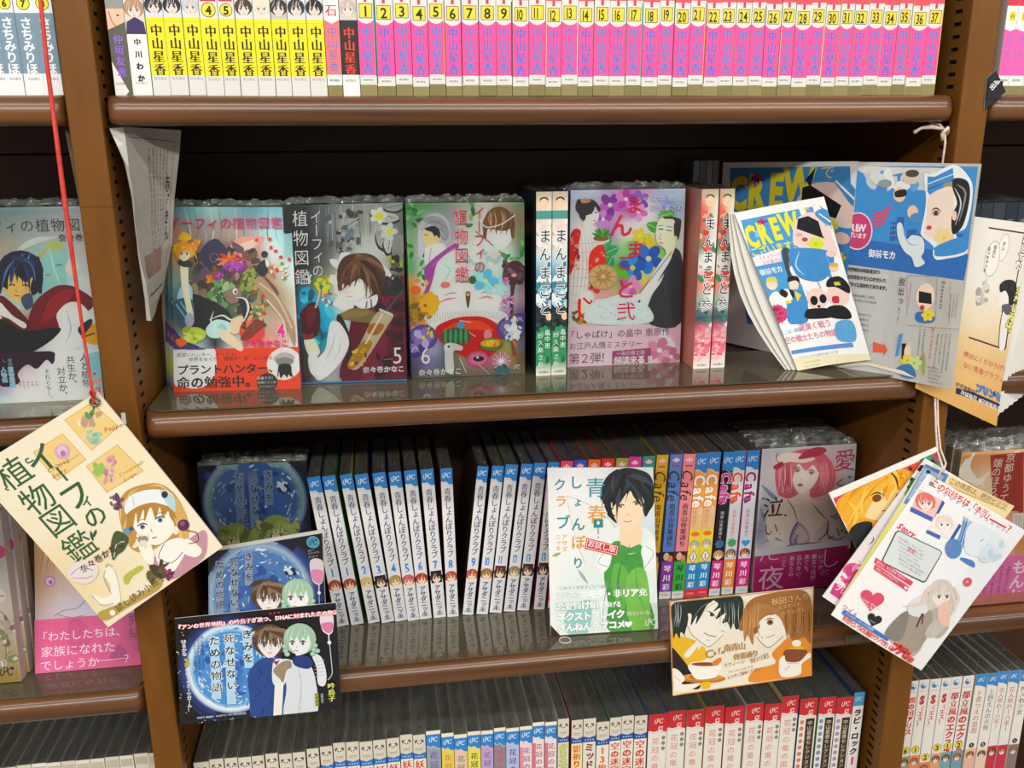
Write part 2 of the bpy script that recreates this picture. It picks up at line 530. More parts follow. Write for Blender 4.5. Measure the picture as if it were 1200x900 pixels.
    def heart(s, cx, cy, r, c, rot=0):
        P = []
        for i in range(24):
            t = i / 24 * 2 * math.pi
            x = 16 * math.sin(t) ** 3; y = -(13 * math.cos(t) - 5 * math.cos(2 * t) - 2 * math.cos(3 * t) - math.cos(4 * t))
            x, y = x / 16 * r, y / 16 * r
            P.append((cx + x * math.cos(rot) - y * math.sin(rot), cy + x * math.sin(rot) + y * math.cos(rot)))
        return s.poly(P, c)

    def star(s, cx, cy, r, c, n=10, inner=.7):
        return s.poly([(cx + (r if i % 2 else r * inner) * math.cos(math.pi * i / n), cy + (r if i % 2 else r * inner) * math.sin(math.pi * i / n)) for i in range(2 * n)], c)

    def grade(s, gain, sat):
        """stronger inks: brighter and more saturated"""
        def g(c):
            l = .3 * c[0] + .6 * c[1] + .1 * c[2]
            return tuple(min(.86, max(.004, (l + (v - l) * sat) * gain)) for v in c[:3]) + (1.0,)
        s.K = [[g(c) for c in k_] if isinstance(k_, list) else g(k_) for k_ in s.K]
        return s

    def mesh(s, name, mp, cuts_u=(), cuts_v=()):
        """mp(u, v, lift) -> 3D point"""
        V = s.V; F = s.F; K = s.K
        me = bpy.data.meshes.new(name)
        me.from_pydata([(a, b, c) for a, b, c in V], [], F)
        ca = me.color_attributes.new('Col', 'FLOAT_COLOR', 'CORNER')
        buf = []
        for f, kc in zip(F, K):
            if isinstance(kc, list):
                for q in kc: buf += q
            else: buf += list(kc) * len(f)
        ca.data.foreach_set('color', buf)
        if len(cuts_u) or len(cuts_v):
            bm = bmesh.new(); bm.from_mesh(me)
            for u in cuts_u:
                bmesh.ops.bisect_plane(bm, geom=bm.verts[:] + bm.edges[:] + bm.faces[:], plane_co=(u, 0, 0), plane_no=(1, 0, 0), dist=1e-5)
            for v in cuts_v:
                bmesh.ops.bisect_plane(bm, geom=bm.verts[:] + bm.edges[:] + bm.faces[:], plane_co=(0, v, 0), plane_no=(0, 1, 0), dist=1e-5)
            bm.to_mesh(me); bm.free()
        n = len(me.vertices); co = np.empty(n * 3); me.vertices.foreach_get('co', co); co = co.reshape(-1, 3)
        out = np.array([mp(a, b, c * LIFT) for a, b, c in co])
        me.vertices.foreach_set('co', out.ravel()); me.update()
        # drawn v-down: flip so the ink faces the reader
        me.flip_normals() if hasattr(me, 'flip_normals') else None
        return me


LIFT = 0.008   # mm of height per ink layer, so inks never share a plane

# ------------------------------------------------------------------ the setting and the bookcase
me = mesh('floor', [(-2.5, -4, 0), (3, -4, 0), (3, .3, 0), (-2.5, .3, 0)], [(0, 1, 2, 3)])
tag(link('floor', me, None, M['floor']), kind='structure')

TOP = {1: 1.479, 2: 1.208, 3: .9288, 4: .650}
THK = .0245
LX0, LX1, RX0, RX1 = -.24096, -.2144, .5408, .5696
LBX, RBX = -.80, 1.15          # how far the neighbouring bays are built
DEPTH = .25

case = empty('bookcase', (.163, .12, 0), 'brown laminate bookcase with slotted uprights and rounded wood shelf fronts', 'bookcase')
CO = (.163, .12, 0)


def upright(x0, x1, slot_sides):
    b = MB(); z0, z1 = 0, 1.95; r = .0018
    lo, hi = .0115, .0275
    prof = [(x0, DEPTH), (x0, r), (x0 + r * .3, r * .3), (x0 + r, 0), (x1 - r, 0), (x1 - r * .3, r * .3), (x1, r), (x1, DEPTH)]
    for i in range(len(prof) - 1):
        (ax, ay), (bx, by) = prof[i], prof[i + 1]
        if i == 0 and 'l' in slot_sides or i == len(prof) - 2 and 'r' in slot_sides: continue
        b.quad((ax, ay, z0), (bx, by, z0), (bx, by, z1), (ax, ay, z1))
    hole = MB()
    for sd in slot_sides:
        x = x0 if sd == 'l' else x1; xi = x + (.003 if sd == 'l' else -.003)
        b.quad((x, r, z0), (x, lo, z0), (x, lo, z1), (x, r, z1)); b.quad((x, hi, z0), (x, DEPTH, z0), (x, DEPTH, z1), (x, hi, z1))
        z = .60; b.quad((x, lo, z0), (x, hi, z0), (x, hi, z), (x, lo, z))
        while z < 1.75:
            s0, s1 = z + .0042, z + .0078
            b.quad((x, lo, z), (x, hi, z), (x, hi, s0), (x, lo, s0)); b.quad((x, lo, s1), (x, hi, s1), (x, hi, z + .011), (x, lo, z + .011))
            m0 = lo + .0025; m1 = hi - .0025      # opening between m0 and m1
            b.quad((x, lo, s0), (x, m0, s0), (x, m0, s1), (x, lo, s1)); b.quad((x, m1, s0), (x, hi, s0), (x, hi, s1), (x, m1, s1))
            for p in (((x, m0, s0), (xi, m0, s0), (xi, m0, s1), (x, m0, s1)), ((x, m1, s0), (xi, m1, s0), (xi, m1, s1), (x, m1, s1)),
                      ((x, m0, s0), (xi, m0, s0), (xi, m1, s0), (x, m1, s0)), ((x, m0, s1), (xi, m0, s1), (xi, m1, s1), (x, m1, s1)),
                      ((xi, m0, s0), (xi, m1, s0), (xi, m1, s1), (xi, m0, s1))):
                hole.quad(*p)
            z += .011
        b.quad((x, lo, z), (x, hi, z), (x, hi, z1), (x, lo, z1))
    o = b.obj('upright', M['upright'], case, CO)
    if hole.v: hole.obj('slots', M['hole'], o, CO)
    return o


up = upright(LX0, LX1, 'rl'); upright(RX0, RX1, 'lr')
MB().box(LX0 - .0006, LX1 + .0006, -.0006, .006, 1.3905, 1.3916).obj('joint', M['side'], up, CO)
for xs in ((LBX, LX0), (LX1, RX0), (RX1, RBX)):
    MB().box(xs[0], xs[1], DEPTH, DEPTH + .008, 0.02, 1.4262).obj('back_panel', M['dark'], case, CO)
    MB().box(xs[0], xs[1], DEPTH, DEPTH + .008, 1.4285, 1.95).obj('back_panel', M['dark'], case, CO)


MB().box(LBX, RBX, DEPTH + .008, DEPTH + .012, 0.0, 1.95).obj('backing', M['hole'], case, CO)


def shelf(x0, x1, n, sag=0.0):
    t = TOP[n]; b = t - THK
    prof = [(.024, t), (.012, t - .0002), (.0065, t - .0014), (.0028, t - .0045), (.0008, t - .009), (0, t - .0135), (.0008, b + .006),
            (.003, b + .0022), (.007, b + .0004), (.012, b), (.024, b)]
    x0 += .0026; x1 -= .0026
    R = .011
    xs = [x0 + R * (1 - math.cos(a)) for a in [i * math.pi / 12 for i in range(7)]]
    xs = xs + [x0 + (x1 - x0) * i / 12 for i in range(1, 12)] + [x1 - (v - x0) for v in xs][::-1]
    V = []; F = []
    for x in xs:
        e = min(x - x0, x1 - x); dy = R - math.sqrt(max(0, R * R - (R - e) ** 2)) if e < R else 0
        sg = -sag * (1 - ((x - (x0 + x1) / 2) / ((x1 - x0) / 2)) ** 2)
        V += [(x, min(y + dy, .024), z + sg) for y, z in prof]
    m = len(prof)
    for i in range(len(xs) - 1):
        for j in range(m - 1):
            F.append((i * m + j, i * m + j + 1, (i + 1) * m + j + 1, (i + 1) * m + j))
    F.append(tuple(range(m))); F.append(tuple((len(xs) - 1) * m + j for j in range(m))[::-1])
    bd = MB().box(x0, x1, .024, DEPTH - .001, b, t).obj('shelf_board', M['board'], case, CO)
    if sag: bd.location.z -= 0
    me = mesh('nosing', [(x - CO[0], y - CO[1], z) for x, y, z in V], F, True)
    link('nosing', me, bd, M['wood'])


for n in (1, 2, 3, 4):
    shelf(LX1, RX0, n, .001 if n == 1 else 0); shelf(LBX, LX0, n); shelf(RX1, RBX, n)


def acrylic(x0, x1, y0, z, label, y1=.13):
    b = MB(); r = .012; t = .0016
    P = [(x0, y1), (x0, y0 + r), (x0 + r * .3, y0 + r * .3), (x0 + r, y0), (x1 - r, y0), (x1 - r * .3, y0 + r * .3), (x1, y0 + r), (x1, y1)]
    n = len(P); V = [(x, y, z + .0002) for x, y in P] + [(x, y, z + t) for x, y in P]
    F = [tuple(range(n))[::-1], tuple(range(n, 2 * n))] + [(i, (i + 1) % n, n + (i + 1) % n, n + i) for i in range(n)]
    o = link('acrylic_sheet', mesh('acrylic_sheet', V, F), None, M['acrylic']); tag(o, label, 'shelf liner')


ZS2, ZS3 = TOP[2] + .0018, TOP[3] + .0018
acrylic(LX1 + .004, RX0 - .004, .0075, TOP[2], 'clear acrylic sheet lying along the middle shelf under the face-out plant comics')
acrylic(LX1 + .004, .500, .009, TOP[3], 'clear acrylic sheet on the lower middle shelf under the white numbered comics')
acrylic(LBX + .01, LX0 - .004, .0075, TOP[2], 'clear acrylic sheet on the left bay shelf above the hanging cream booklet')
acrylic(LBX + .01, LX0 - .004, .009, TOP[3], 'clear acrylic sheet on the left bay shelf under the pink banded comic')

# ------------------------------------------------------------------ books with the spine out


def book_cover_mesh(pr, t, d, h, board):
    mp = lambda u, v, l: (u / 1000, -l / 1000 - .00002, h - v / 1000)
    V = [mp(*p[:2], p[2] * LIFT) for p in pr.V]; F = list(pr.F); K = list(pr.K)
    col = hx(board)
    for (x0, x1, y0, y1) in ((0, t, 0, .0006), (0, .0006, .0006, d), (t - .0006, t, .0006, d)):
        b = MB().box(x0, x1, y0, y1, 0, h); n = len(V); V += b.v; F += [tuple(n + i for i in f) for f in b.f]; K += [col] * 6
    me = bpy.data.meshes.new('cover'); me.from_pydata(V, [], F)
    ca = me.color_attributes.new('Col', 'FLOAT_COLOR', 'CORNER'); buf = []
    for f, kc in zip(F, K):
        if isinstance(kc, list):
            for q in kc: buf += q
        else: buf += list(kc) * len(f)
    ca.data.foreach_set('color', buf); me.update(); return me


def wrap_mesh(seed):
    rnd = random.Random(seed); V = []; F = []; nu, nv = 4, 9
    for i in range(nu + 1):
        for j in range(nv + 1):
            e = i in (0, nu) or j in (0, nv)
            V.append((i / nu, j / nv, (0.0004 if e else .0010 + rnd.uniform(-.0005, .0022))))
    for i in range(nu):
        for j in range(nv):
            a = i * (nv + 1) + j; F.append((a, a + nv + 1, a + nv + 2, a + 1))
    return mesh('shrink_wrap', V, F, True)


WR = [wrap_mesh(i) for i in range(6)]
for m_ in WR: m_.materials.append(M['crinkle'])
PB = {}


def spine_book(x, t, y0, zs, pr, label, group, lean=0, h=.176, d=.113, board='e8e6e0', wrapped=False, mat='gloss', sink=0.0, seed=0):
    zz = zs + (t * math.sin(math.radians(lean)) if lean > 0 else 0)
    o = empty('comic_book', (x, y0, zz), label, 'book', group); o.rotation_euler.y = math.radians(lean)
    link('cover', book_cover_mesh(pr, t, d, h, board), o, M['wrapped' if wrapped else mat])
    kk = (round(t, 4), d, h)
    if kk not in PB:
        b = MB().box(.0009, t - .0009, .0012, d - .0008, .0008, h - .0010); PB[kk] = mesh('page_block', b.v, b.f); PB[kk].materials.append(M['pagex'])
    link('page_block', PB[kk], o)
    if wrapped:
        wv = link('shrink_wrap', WR[seed % 6], o); wv.location = (-.0002, -.0003, h); wv.scale = (t + .0004, d, 1)
    return o


# ---- top shelf
PUB = '秋田書店'


def sp_pink(t, n):
    p = Print(t, 176, 'e6e4dc')
    T = t; b = 176 + [0, -.8, .6, -.4, 1.0, -.2, .7, -1.0][n * 3 % 8]
    p.rect0(0, b - 8.6, T, 12, ['8f8450', '968a58', '877c48'][n % 3])
    p.rect0(1.6, b - 14.6, T - 3.2, 4.2, 'cfd8d4'); p.rect0(2.0, b - 14.2, T - 4, 3.4, 'f4f4ee'); p.text(PUB, T / 2 - 3.2, b - 12.5, 2.1, '3a3a3a', bold=.03)
    p.rect0(0, b - 60, T, 43.6, 'f454a2'); p.poly([(0, b - 60.2), (T * .25, b - 57.6), (T * .5, b - 56.8), (T * .75, b - 57.6), (T, b - 60.2)], 'e6e4dc', False)
    p.text('中山星香', T / 2, b - 51.2, 9.4, ['2f7fda', '3a86d8', '3a74dc', '2c8ad4'][n % 4], True, 1.03, bold=.03, sx=.92)
    if n % 4 == 1: p.rect0(T - .7, 100, .7, 60, ['48b0a0', 'e8b848', '70408c', 'f0e090'][n // 4 % 4])
    if n % 5 == 2: p.rect0(0, 96, .6, 70, ['e8d080', 'a02838', '3c8c6c'][n % 3])
    bw = T * .78
    p.rect0((T - bw) / 2, b - 72.5, bw, 11.3, '4a4a2a'); p.rect0((T - bw) / 2 + .5, b - 72.0, bw - 1, 10.3, 'f4e03a')
    s = str(n)
    if len(s) == 1: p.text(s, T / 2, b - 66.8, 11.5, '1c1c14', bold=.02, sx=1.0)
    else: p.text(s, T / 2 - 2.5, b - 66.8, 11.5, '1c1c14', bold=.02, sx=.62)
    p.rect0(T / 2 - 1.2, b - 80, 2.4, 6.2, 'e03050')
    p.rect0(0, b - 84, T, 6, 'e85060'); p.text('花の物語', T / 2, b - 118, 8, 'd03060', True, 1.1)
    return p


def small_face(p, cx, cy, r, hairc, skin='f4d8c4', bg=None, seed=1, box=None):
    if bg and box: p.rect0(*box, bg)
    p.raw = True
    p.head(cx, cy, r, skin, hairc, 'c8b8a8', seed=seed, bangs=4)
    p.raw = False


def sp_yellow(t, kind, i):
    p = Print(t, 176, 'e4e3de'); T = t; b = 176
    p.text(PUB, T / 2 - 4, b - 13.2, 2.6, 'a8a8a8', bold=.02)
    p.rect0(0, b - 60, T, 44.5, 'fae91e')
    p.text('中山星香', T / 2 + .3, b - 50.2, 9.8, '1f1d12', True, 1.02, bold=.045, sx=.95)
    if kind == 'face':
        cols = ['e8e0c8', '3a2c28', '2c2c30', '1c1a1c', 'c8c8d0', '3c2c34', 'b8bcc4', '4a3024']
        p.rect0(0, b - 84, T, 24, ['dfe4dc', 'cfc4bc', 'd8e2ea', 'e0e4e0'][i % 4])
        p.head(T / 2, b - 68.5, 6.2, 'f2dcd0', cols[i % 8], 'e8e4dc', seed=i, bangs=4)
        p.rect0(0, b - 60, T, 3, 'fae91e')
    else:
        p.ell(T / 2, b - 66.5, T * .40, T * .40, '3a3a20'); p.ell(T / 2, b - 66.5, T * .36, T * .36, 'f8e830')
        p.text(kind, T / 2, b - 66.5, 9, '222218', bold=.04); p.rect0(1, b - 78, T - 2, 5, 'd03040')
    return p


X1 = [-205.1, -191.1, -175.4, -161.1, -146.6, -133.0, -118.3, -105.2, -90.7, -76.8, -63.5, -48.4, -34.3, -21.5, -6.9, 7.5, 23.0, 37.5, 51.7, 65.7, 79.7, 94.8, 109.4, 123.6, 137.9, 152.3, 166.3, 181.2, 195.1, 209.0, 223.7, 238.5, 253.4, 266.9, 281.1, 295.4, 309.5, 323.5, 337.7, 351.1, 365.8, 378.9, 393.7, 407.8, 421.5, 434.5, 448.8, 463.5, 478.0, 490.8, 506.6, 522.1]
YT = .0125
ONES = ['zero', 'one', 'two', 'three', 'four', 'five', 'six', 'seven', 'eight', 'nine', 'ten', 'eleven', 'twelve', 'thirteen', 'fourteen', 'fifteen', 'sixteen', 'seventeen', 'eighteen', 'nineteen']


def word(n):
    return ONES[n] if n < 20 else ['twenty', 'thirty', 'forty', 'fifty'][n // 10 - 2] + ('' if n % 10 == 0 else '-' + ONES[n % 10])


ordn = ['first', 'second', 'third', 'fourth', 'fifth', 'sixth', 'seventh', 'eighth', 'ninth', 'tenth', 'eleventh', 'twelfth', 'thirteenth', 'fourteenth', 'fifteenth']
edge_cols = ['e8dcb8', 'b0d8c8', 'f0e8b0', 'd8c8e0', 'f4f0e8', '6a8a68', 'e8b8b0']
yk = ['face', 'face', 'face', '4', '5', 'face', 'face', 'face', 'face', 'face']
for i in range(51):
    x = X1[i] / 1000; T = X1[i + 1] - X1[i] - .5; j = random.uniform(-.0006, .0016)
    if i == 0:
        p = Print(T, 176, '5f6050'); b = 176
        p.poly([(0, b), (0, b - 26), (T * .8, b - 3), (T * .6, b)], 'f0eee8'); p.text(PUB, 2.5, b - 9, 2.2, '505050'); p.rect0(0, b - 66, T, 16, 'f0c8a8')
        p.line([(2, b - 64), (4, b - 56), (8, b - 51)], .7, 'b06040'); p.rect0(0, b - 84, T, 18, '9a9a98')
        p.ell(T / 2 + 2, b - 61, 1.2, .7, '6a4a30'); p.poly([(0, b - 50), (T, b - 56), (T, b - 50)], '5f6050')
        p.text('仲垣友恵', T / 2, b - 43, 7.6, '9a6ae0', True, 1.1, bold=.03)
        lb = 'dark olive comic spine with purple lettering, first book against the left upright'
    elif i == 1:
        p = Print(T, 176, 'f4f3f0'); b = 176; p.text(PUB, T / 2 - 4, b - 9.5, 2.4, '909090')
        p.rect0(0, b - 84, T, 37, 'e8d8d0'); p.head(T / 2, b - 66, 7, 'f4dccc', 'b89070', 'e8c8a8', seed=4, bangs=4)
        p.P(f'0,{b-47} 1,{b-56} {T/2},{b-60} {T-1},{b-56} {T},{b-47}', '3a2c60', False)
        p.text('中川わか', T / 2, b - 41, 5.6, '1c1c1c', True, 1.65, bold=.05)
        lb = 'white comic spine with black lettering and a small purple portrait at its top'
    elif i < 12:
        p = sp_yellow(T, yk[i - 2], i)
        kd = yk[i - 2]
        lb = ('yellow comic spine with black lettering and the circled number %s' % word(int(kd))) if kd != 'face' else \
            'yellow comic spine topped by a small portrait, %s yellow one from the left' % ordn[i - 2]
    elif i == 12:
        p = Print(T, 176, 'f8f4f0'); b = 176; p.rect0(0, b - 8.6, T, 8.6, '8f8450'); p.rect0(0, b - 66, T, 49, 'fb7a80'); p.poly([(0, b - 60), (T / 2, b - 57), (T, b - 60), (T, b - 67), (0, b - 67)], 'f8f4f0')
        p.text('石', T / 2, b - 67.5, 10, 'e03030', bold=.02); p.text(PUB, T / 2 - 3, b - 12.5, 2.1, '3a3a3a', bold=.03)
        p.text('中山星香', T / 2, b - 51, 8.4, '5a78c8', True, 1.08)
        lb = 'salmon pink comic spine with blue lettering between the yellow and black spines'
    elif i == 13:
        p = Print(T, 176, 'f4f4f2'); b = 176; p.rect0(0, b - 60, T, 43, '2a2624'); p.rect0(0, b - 84, T, 24, 'd8d0cc')
        p.head(T / 2, b - 69, 6, 'f4e0d4', 'c8b8b0', 'f0e8e0', seed=9, bangs=4); p.rect0(0, b - 60, T, 3, '2a2624')
        p.text('中山星香', T / 2, b - 50, 9.4, 'e8442c', True, 1.02, bold=.045); p.text(PUB, T / 2 - 4, b - 12.5, 2.3, 'a8a8a8')
        lb = 'black comic spine with red lettering, only black one on the top shelf'
    else:
        n = i - 13; p = sp_pink(T, n); lb = 'pink comic spine with blue lettering, its yellow box reading %s' % word(n)
    spine_book(x + .00025, T / 1000, YT + j, TOP[1] - (.0009 if i > 4 and i < 46 else .0003), p, lb, 'comics along the top shelf', board=edge_cols[i % 7])


def sp_slate(t, n):
    p = Print(t, 176, 'f2f3f4'); b = 176
    p.rect0(0, b - 62, t, 45.5, '7d97ac'); p.text('さちみりほ', t / 2, b - 54.5, 9.2, 'f2f6f8', True, .93, bold=.03); p.text(PUB, t / 2 - 3, b - 12.5, 2.2, '6a7478')
    if n: p.ell(t / 2, b - 69, 5.0, 5.0, '2c2c20'); p.ell(t / 2, b - 69, 4.5, 4.5, 'f6e830'); p.text(str(n), t / 2, b - 69, 7, '222218', bold=.04)
    return p


XL = [-310.3, -298.2, -286.0, -273.8, -258.9, -244.6]
for i in range(5):
    T = XL[i + 1] - XL[i] - .4
    lb = 'slate blue comic spine with white lettering and circled %s, left bay top shelf' % word(i + 4)
    spine_book(XL[i] / 1000, T / 1000, YT + .001 * (i % 2), TOP[1] - .0002, sp_slate(T, i + 4), lb, 'slate spined comics in the left bay')
XR = [584.2, 595.7, 610.7, 625.5]
for i in range(3):
    T = XR[i + 1] - XR[i] - .4; p = Print(T, 176, 'f4f2ec'); b = 176
    p.rect0(0, b - 8, T, 8, '8f8450'); p.text(PUB, T / 2 - 3, b - 13, 2.2, '505050', bold=.03); p.rect0(0, b - 58, T, 41, 'f565b8'); p.poly([(0, b - 58), (T / 2, b - 56), (T, b - 58), (T, b - 60), (0, b - 60)], 'f4f2ec')
    p.text('香月日輪'[:1] + '花美', T / 2, b - 50, 5, '7a7ad8', True, 1.3); p.rect0(T * .3, b - 73, T * .55, 8, 'f0e040'); p.text(str(49 + i), T * .3 + 1.6, b - 69, 6, '4a4620', sx=.7)
    p.rect0(0, b - 84, T, 6, 'e03048')
    spine_book(XR[i] / 1000, T / 1000, YT, TOP[1] - .0002, p, 'magenta comic spine with small yellow box reading %s, right bay top shelf' % word(49 + i), 'magenta comics in the right bay')

# ---- lower middle shelf, spines
HC = ['a8402a', 'a8402a', 'd8c078', '1c1a20', 'a89848', 'c85a60', 'a83a30', '1c1c24', 'b04a38', 'b84a40', '9a6a38', '5a2c24', '8a8a58', '4a2420', '3a1c1c']


def sp_club(t, n, hc, seed):
    p = Print(t, 176, 'e4e4e4')
    p.wash(['efeee9 e4e4e6', 'e8e8ea dcdce0'], k=1)
    p.rect0(0, 0, t, 15, '2f86d2'); p.poly([(0, 14), (t * .2, 15.5), (t * .45, 15), (t * .7, 18.5), (t, 18.6), (t, 13), (0, 13)], '2f86d2', False)
    p.line([(0, 17), (t * .2, 17.2), (t * .45, 16.8), (t * .7, 20.3), (t, 20.3)], .5, 'a8d0ec')
    p.pc(t / 2, 8, 6.6, 'e8f4fc', .11)
    p.text('青春しょんぼりクラブ', t / 2 + .2, 26.5, 8.6, '54507e', True, .94, bold=.016, sx=.9)
    s = str(n)
    if len(s) == 1: p.text(s, t / 2, 111.5, 15, '2f8ae0', bold=.03, sx=.65)
    else: p.text(s, t / 2 - 2.5, 111.5, 15, '2f8ae0', bold=.03, sx=.45)
    p.rect0(.8, 118.5, t - 1.6, 15, hc if n in (3, 7, 11, 13) else 'f0e4d8'); p.head(t / 2, 127, 6.2, 'f8d8b8', hc, 'e8a888', seed=seed, bangs=4, low=.2)
    p.rect0(0, 133.2, t, 2, 'e4e4e6'); p.rect0(0, 116, t, 2.5, 'e6e6e8')
    p.text('アサダニッキ', t / 2, 139, 7.0, '32446e', True, .88, bold=.02)
    p.text(PUB, t / 2 - 3.2, 172, 2.2, '8a8a80')
    return p


def sp_emblem(t, c, seed, title='南青山骨董通り', emb='f8a8b8', tc='2c2420', low=None, band='c03048'):
    p = Print(t, 176, c)
    for k_ in range(5):
        a = -math.pi / 2 + (k_ - 2) * .5
        p.ell(t / 2 + math.cos(a) * 2.2, 8.5 + math.sin(a) * 2.2, 2.4, 1.2, ['ffd0e0', 'f890a8', 'fff0f0', 'f890a8', 'ffd0e0'][k_], 10, a)
    p.rect0(t * .2, 13.0, t * .6, 1.6, band)
    p.text('Cafe', t / 2, 25, 18, '201c1c', rot=90, sx=.95, skew=.25)
    p.line([(1, 44), (t * .5, 43.2), (t - 1, 44)], .5, '201c1c')
    p.text(title, t / 2, 62, 7.6, tc, True, 1.0, bold=.02)
    p.rect0(0, 117, t, 14, '3a2420'); p.ell(t * .35, 123, 3.5, 5, 'e8b898', 10); p.ell(t * .7, 126, 3, 4.5, 'd09070', 10); p.rect0(0, 129, t, 3, low[0] if low else c)
    if low:
        p.rect0(0, 129, t, 40, low[0]); p.text('琴川彩', t / 2 + .3, 138, 9.0, low[1], True, 1.28, bold=.045)
    p.rect0(0, 167, t, 9, 'e4e0d8'); p.text(PUB, t / 2 - 3, 171, 2.2, '707070')
    return p


def sp_cafe(t, kind):
    p = Print(t, 176, {'o': 'f2a24a', 'k': '1c1a1e', 'g': 'd4d6dc', 'm': 'd4d6dc'}[kind])
    p.rect0(0, 0, t, 19, '2b80cc'); p.pc(t / 2, 10, 7.4, 'dcecf8', .1)
    p.poly([(0, 19), (t * .4, 19.5), (t * .7, 23), (t, 23), (t, 18), (0, 18)], '2b80cc'); p.line([(0, 20.5), (t * .4, 21), (t * .7, 24.5), (t, 24.6)], .5, 'c8e0f0')
    if kind == 'o':
        p.rect0(0, 66, t, 26, 'f0c088'); p.rect0(0, 92, t, 40, 'eede3a')
        p.text('Cafe', t / 2, 32, 18, 'fbf8ee', rot=90, out=('e8842c', .07), bold=.03)
        p.text('骨董通り', t / 2 - 3, 70, 5.6, 'e8906a', True, 1.05); p.text('南青山', t / 2 + 3.2, 66, 5.0, 'fae8d8', True, 1.1, out=('e89878', .05))
        p.ell(t / 2, 97, 5, 3, 'f07a30'); p.head(t / 2, 110, 5, 'f8e8d8', 'b8a888', 'e8e0d0', seed=3, bangs=4)
        p.poly([(t / 2, 117), (t - 1.5, 125), (t / 2, 133), (1.5, 125)], '3a78b0'); p.poly([(t / 2, 118.3), (t - 2.6, 125), (t / 2, 131.7), (2.6, 125)], 'f8f8f4'); p.text('1', t / 2, 125, 9, 'e8582c', bold=.04)
        p.rect0(0, 133, t, 34, '1c8cc8'); p.text('琴川彩', t / 2, 139, 8.4, 'f0f8fc', True, 1.25, bold=.045); p.rect0(0, 166, t, 10, 'e03040'); p.text(PUB, t / 2 - 3, 171, 2.2, 'f8d0d0')
    else:
        c = {'k': 'c83a98', 'g': 'ee5a2c', 'm': 'a42878'}[kind]
        p.text('Cafe', t / 2, 31, 17, c, rot=90, bold=.035, out=('f0c8d8' if kind == 'k' else 'eceef0', .08))
        p.text('南青山骨董通り', t / 2 - .5, 73, 4.6, {'k': 'c8c8cc', 'g': 'e8704a', 'm': 'b05080'}[kind], True, 1.08)
        bc = {'k': '3a6c98', 'g': '4aa860', 'm': '2a9ae0'}[kind]
        if kind == 'm': p.heart(t / 2, 112, 5, bc)
        else: p.star(t / 2, 111, 6, bc, 7, .75)
        p.head(t / 2, 125, 5.6, 'f6e2d0', {'k': 'c8884a', 'g': '7a6448', 'm': '8a4030'}[kind], 'f0d8b0', seed=5, bangs=5)
        lc = {'k': 'd42c80', 'g': 'f08c2c', 'm': 'd43088'}[kind]
        p.rect0(0, 131.5, t, 36, lc); p.text('琴川彩', t / 2, 139, 8.6, 'fceef4', True, 1.25, bold=.045); p.rect0(0, 167, t, 9, 'd4dcd8'); p.text(PUB, t / 2 - 3, 171.5, 2.2, '808880')
    return p


R3 = [(-61.5, -6.6, 13.3), (-45.7, -6.8, 13.4), (-27.2, -6.9, 12.3), (-12.7, -6.7, 13.6), (1.8, -5.5, 13.5), (15.6, -4.5, 12.7), (28.7, -3.5, 13.1), (44.2, -2.9, 13.4), (59.2, -1.0, 12.4), (76.3, 6.4, 11.7), (91.6, 6.5, 12.6), (106.4, 6.4, 13.6), (122.4, 6.7, 12.7), (137.6, 6.3, 13.3), (156.3, 5.2, 12.2), (172.6, 4.5, 13.2), (187.8, 4.3, 14.0), (204.1, 4.0, 13.3), (219.0, 4.0, 14.3), (235.4, 3.8, 13.4), (250.3, 3.6, 14.5), (266.9, 3.4, 14.0), (285.0, 2.7, 13.1), (301.9, 2.2, 13.7), (316.5, 2.2, 13.7), (331.2, 2.2, 13.8), (345.7, 2.1, 14.2), (360.8, 2.6, 12.9), (376.7, 1.7, 13.5), (393.3, 1.0, 14.6)]
vols = [1, 1, 2, 3, 4, 5, 6, 7, 8, 9, 10, 11, 12, 13, 13]
sidec = ['2a2c60', '4a8a50', 'd8d050', '30385a', '3a6a9a', 'b04a28', '28386a', 'c8c840', 'a03028', '2a2422', '3a2820', '6a8a40', '3a2a24', '3a5a9a', '7a2860']
emb = [('f04a7c', 'pink'), ('4a58b8', 'violet'), ('f0702c', 'orange'), ('e03838', 'red'), ('98a848', 'olive'), ('d83c98', 'magenta'), ('3c9088', 'teal')]
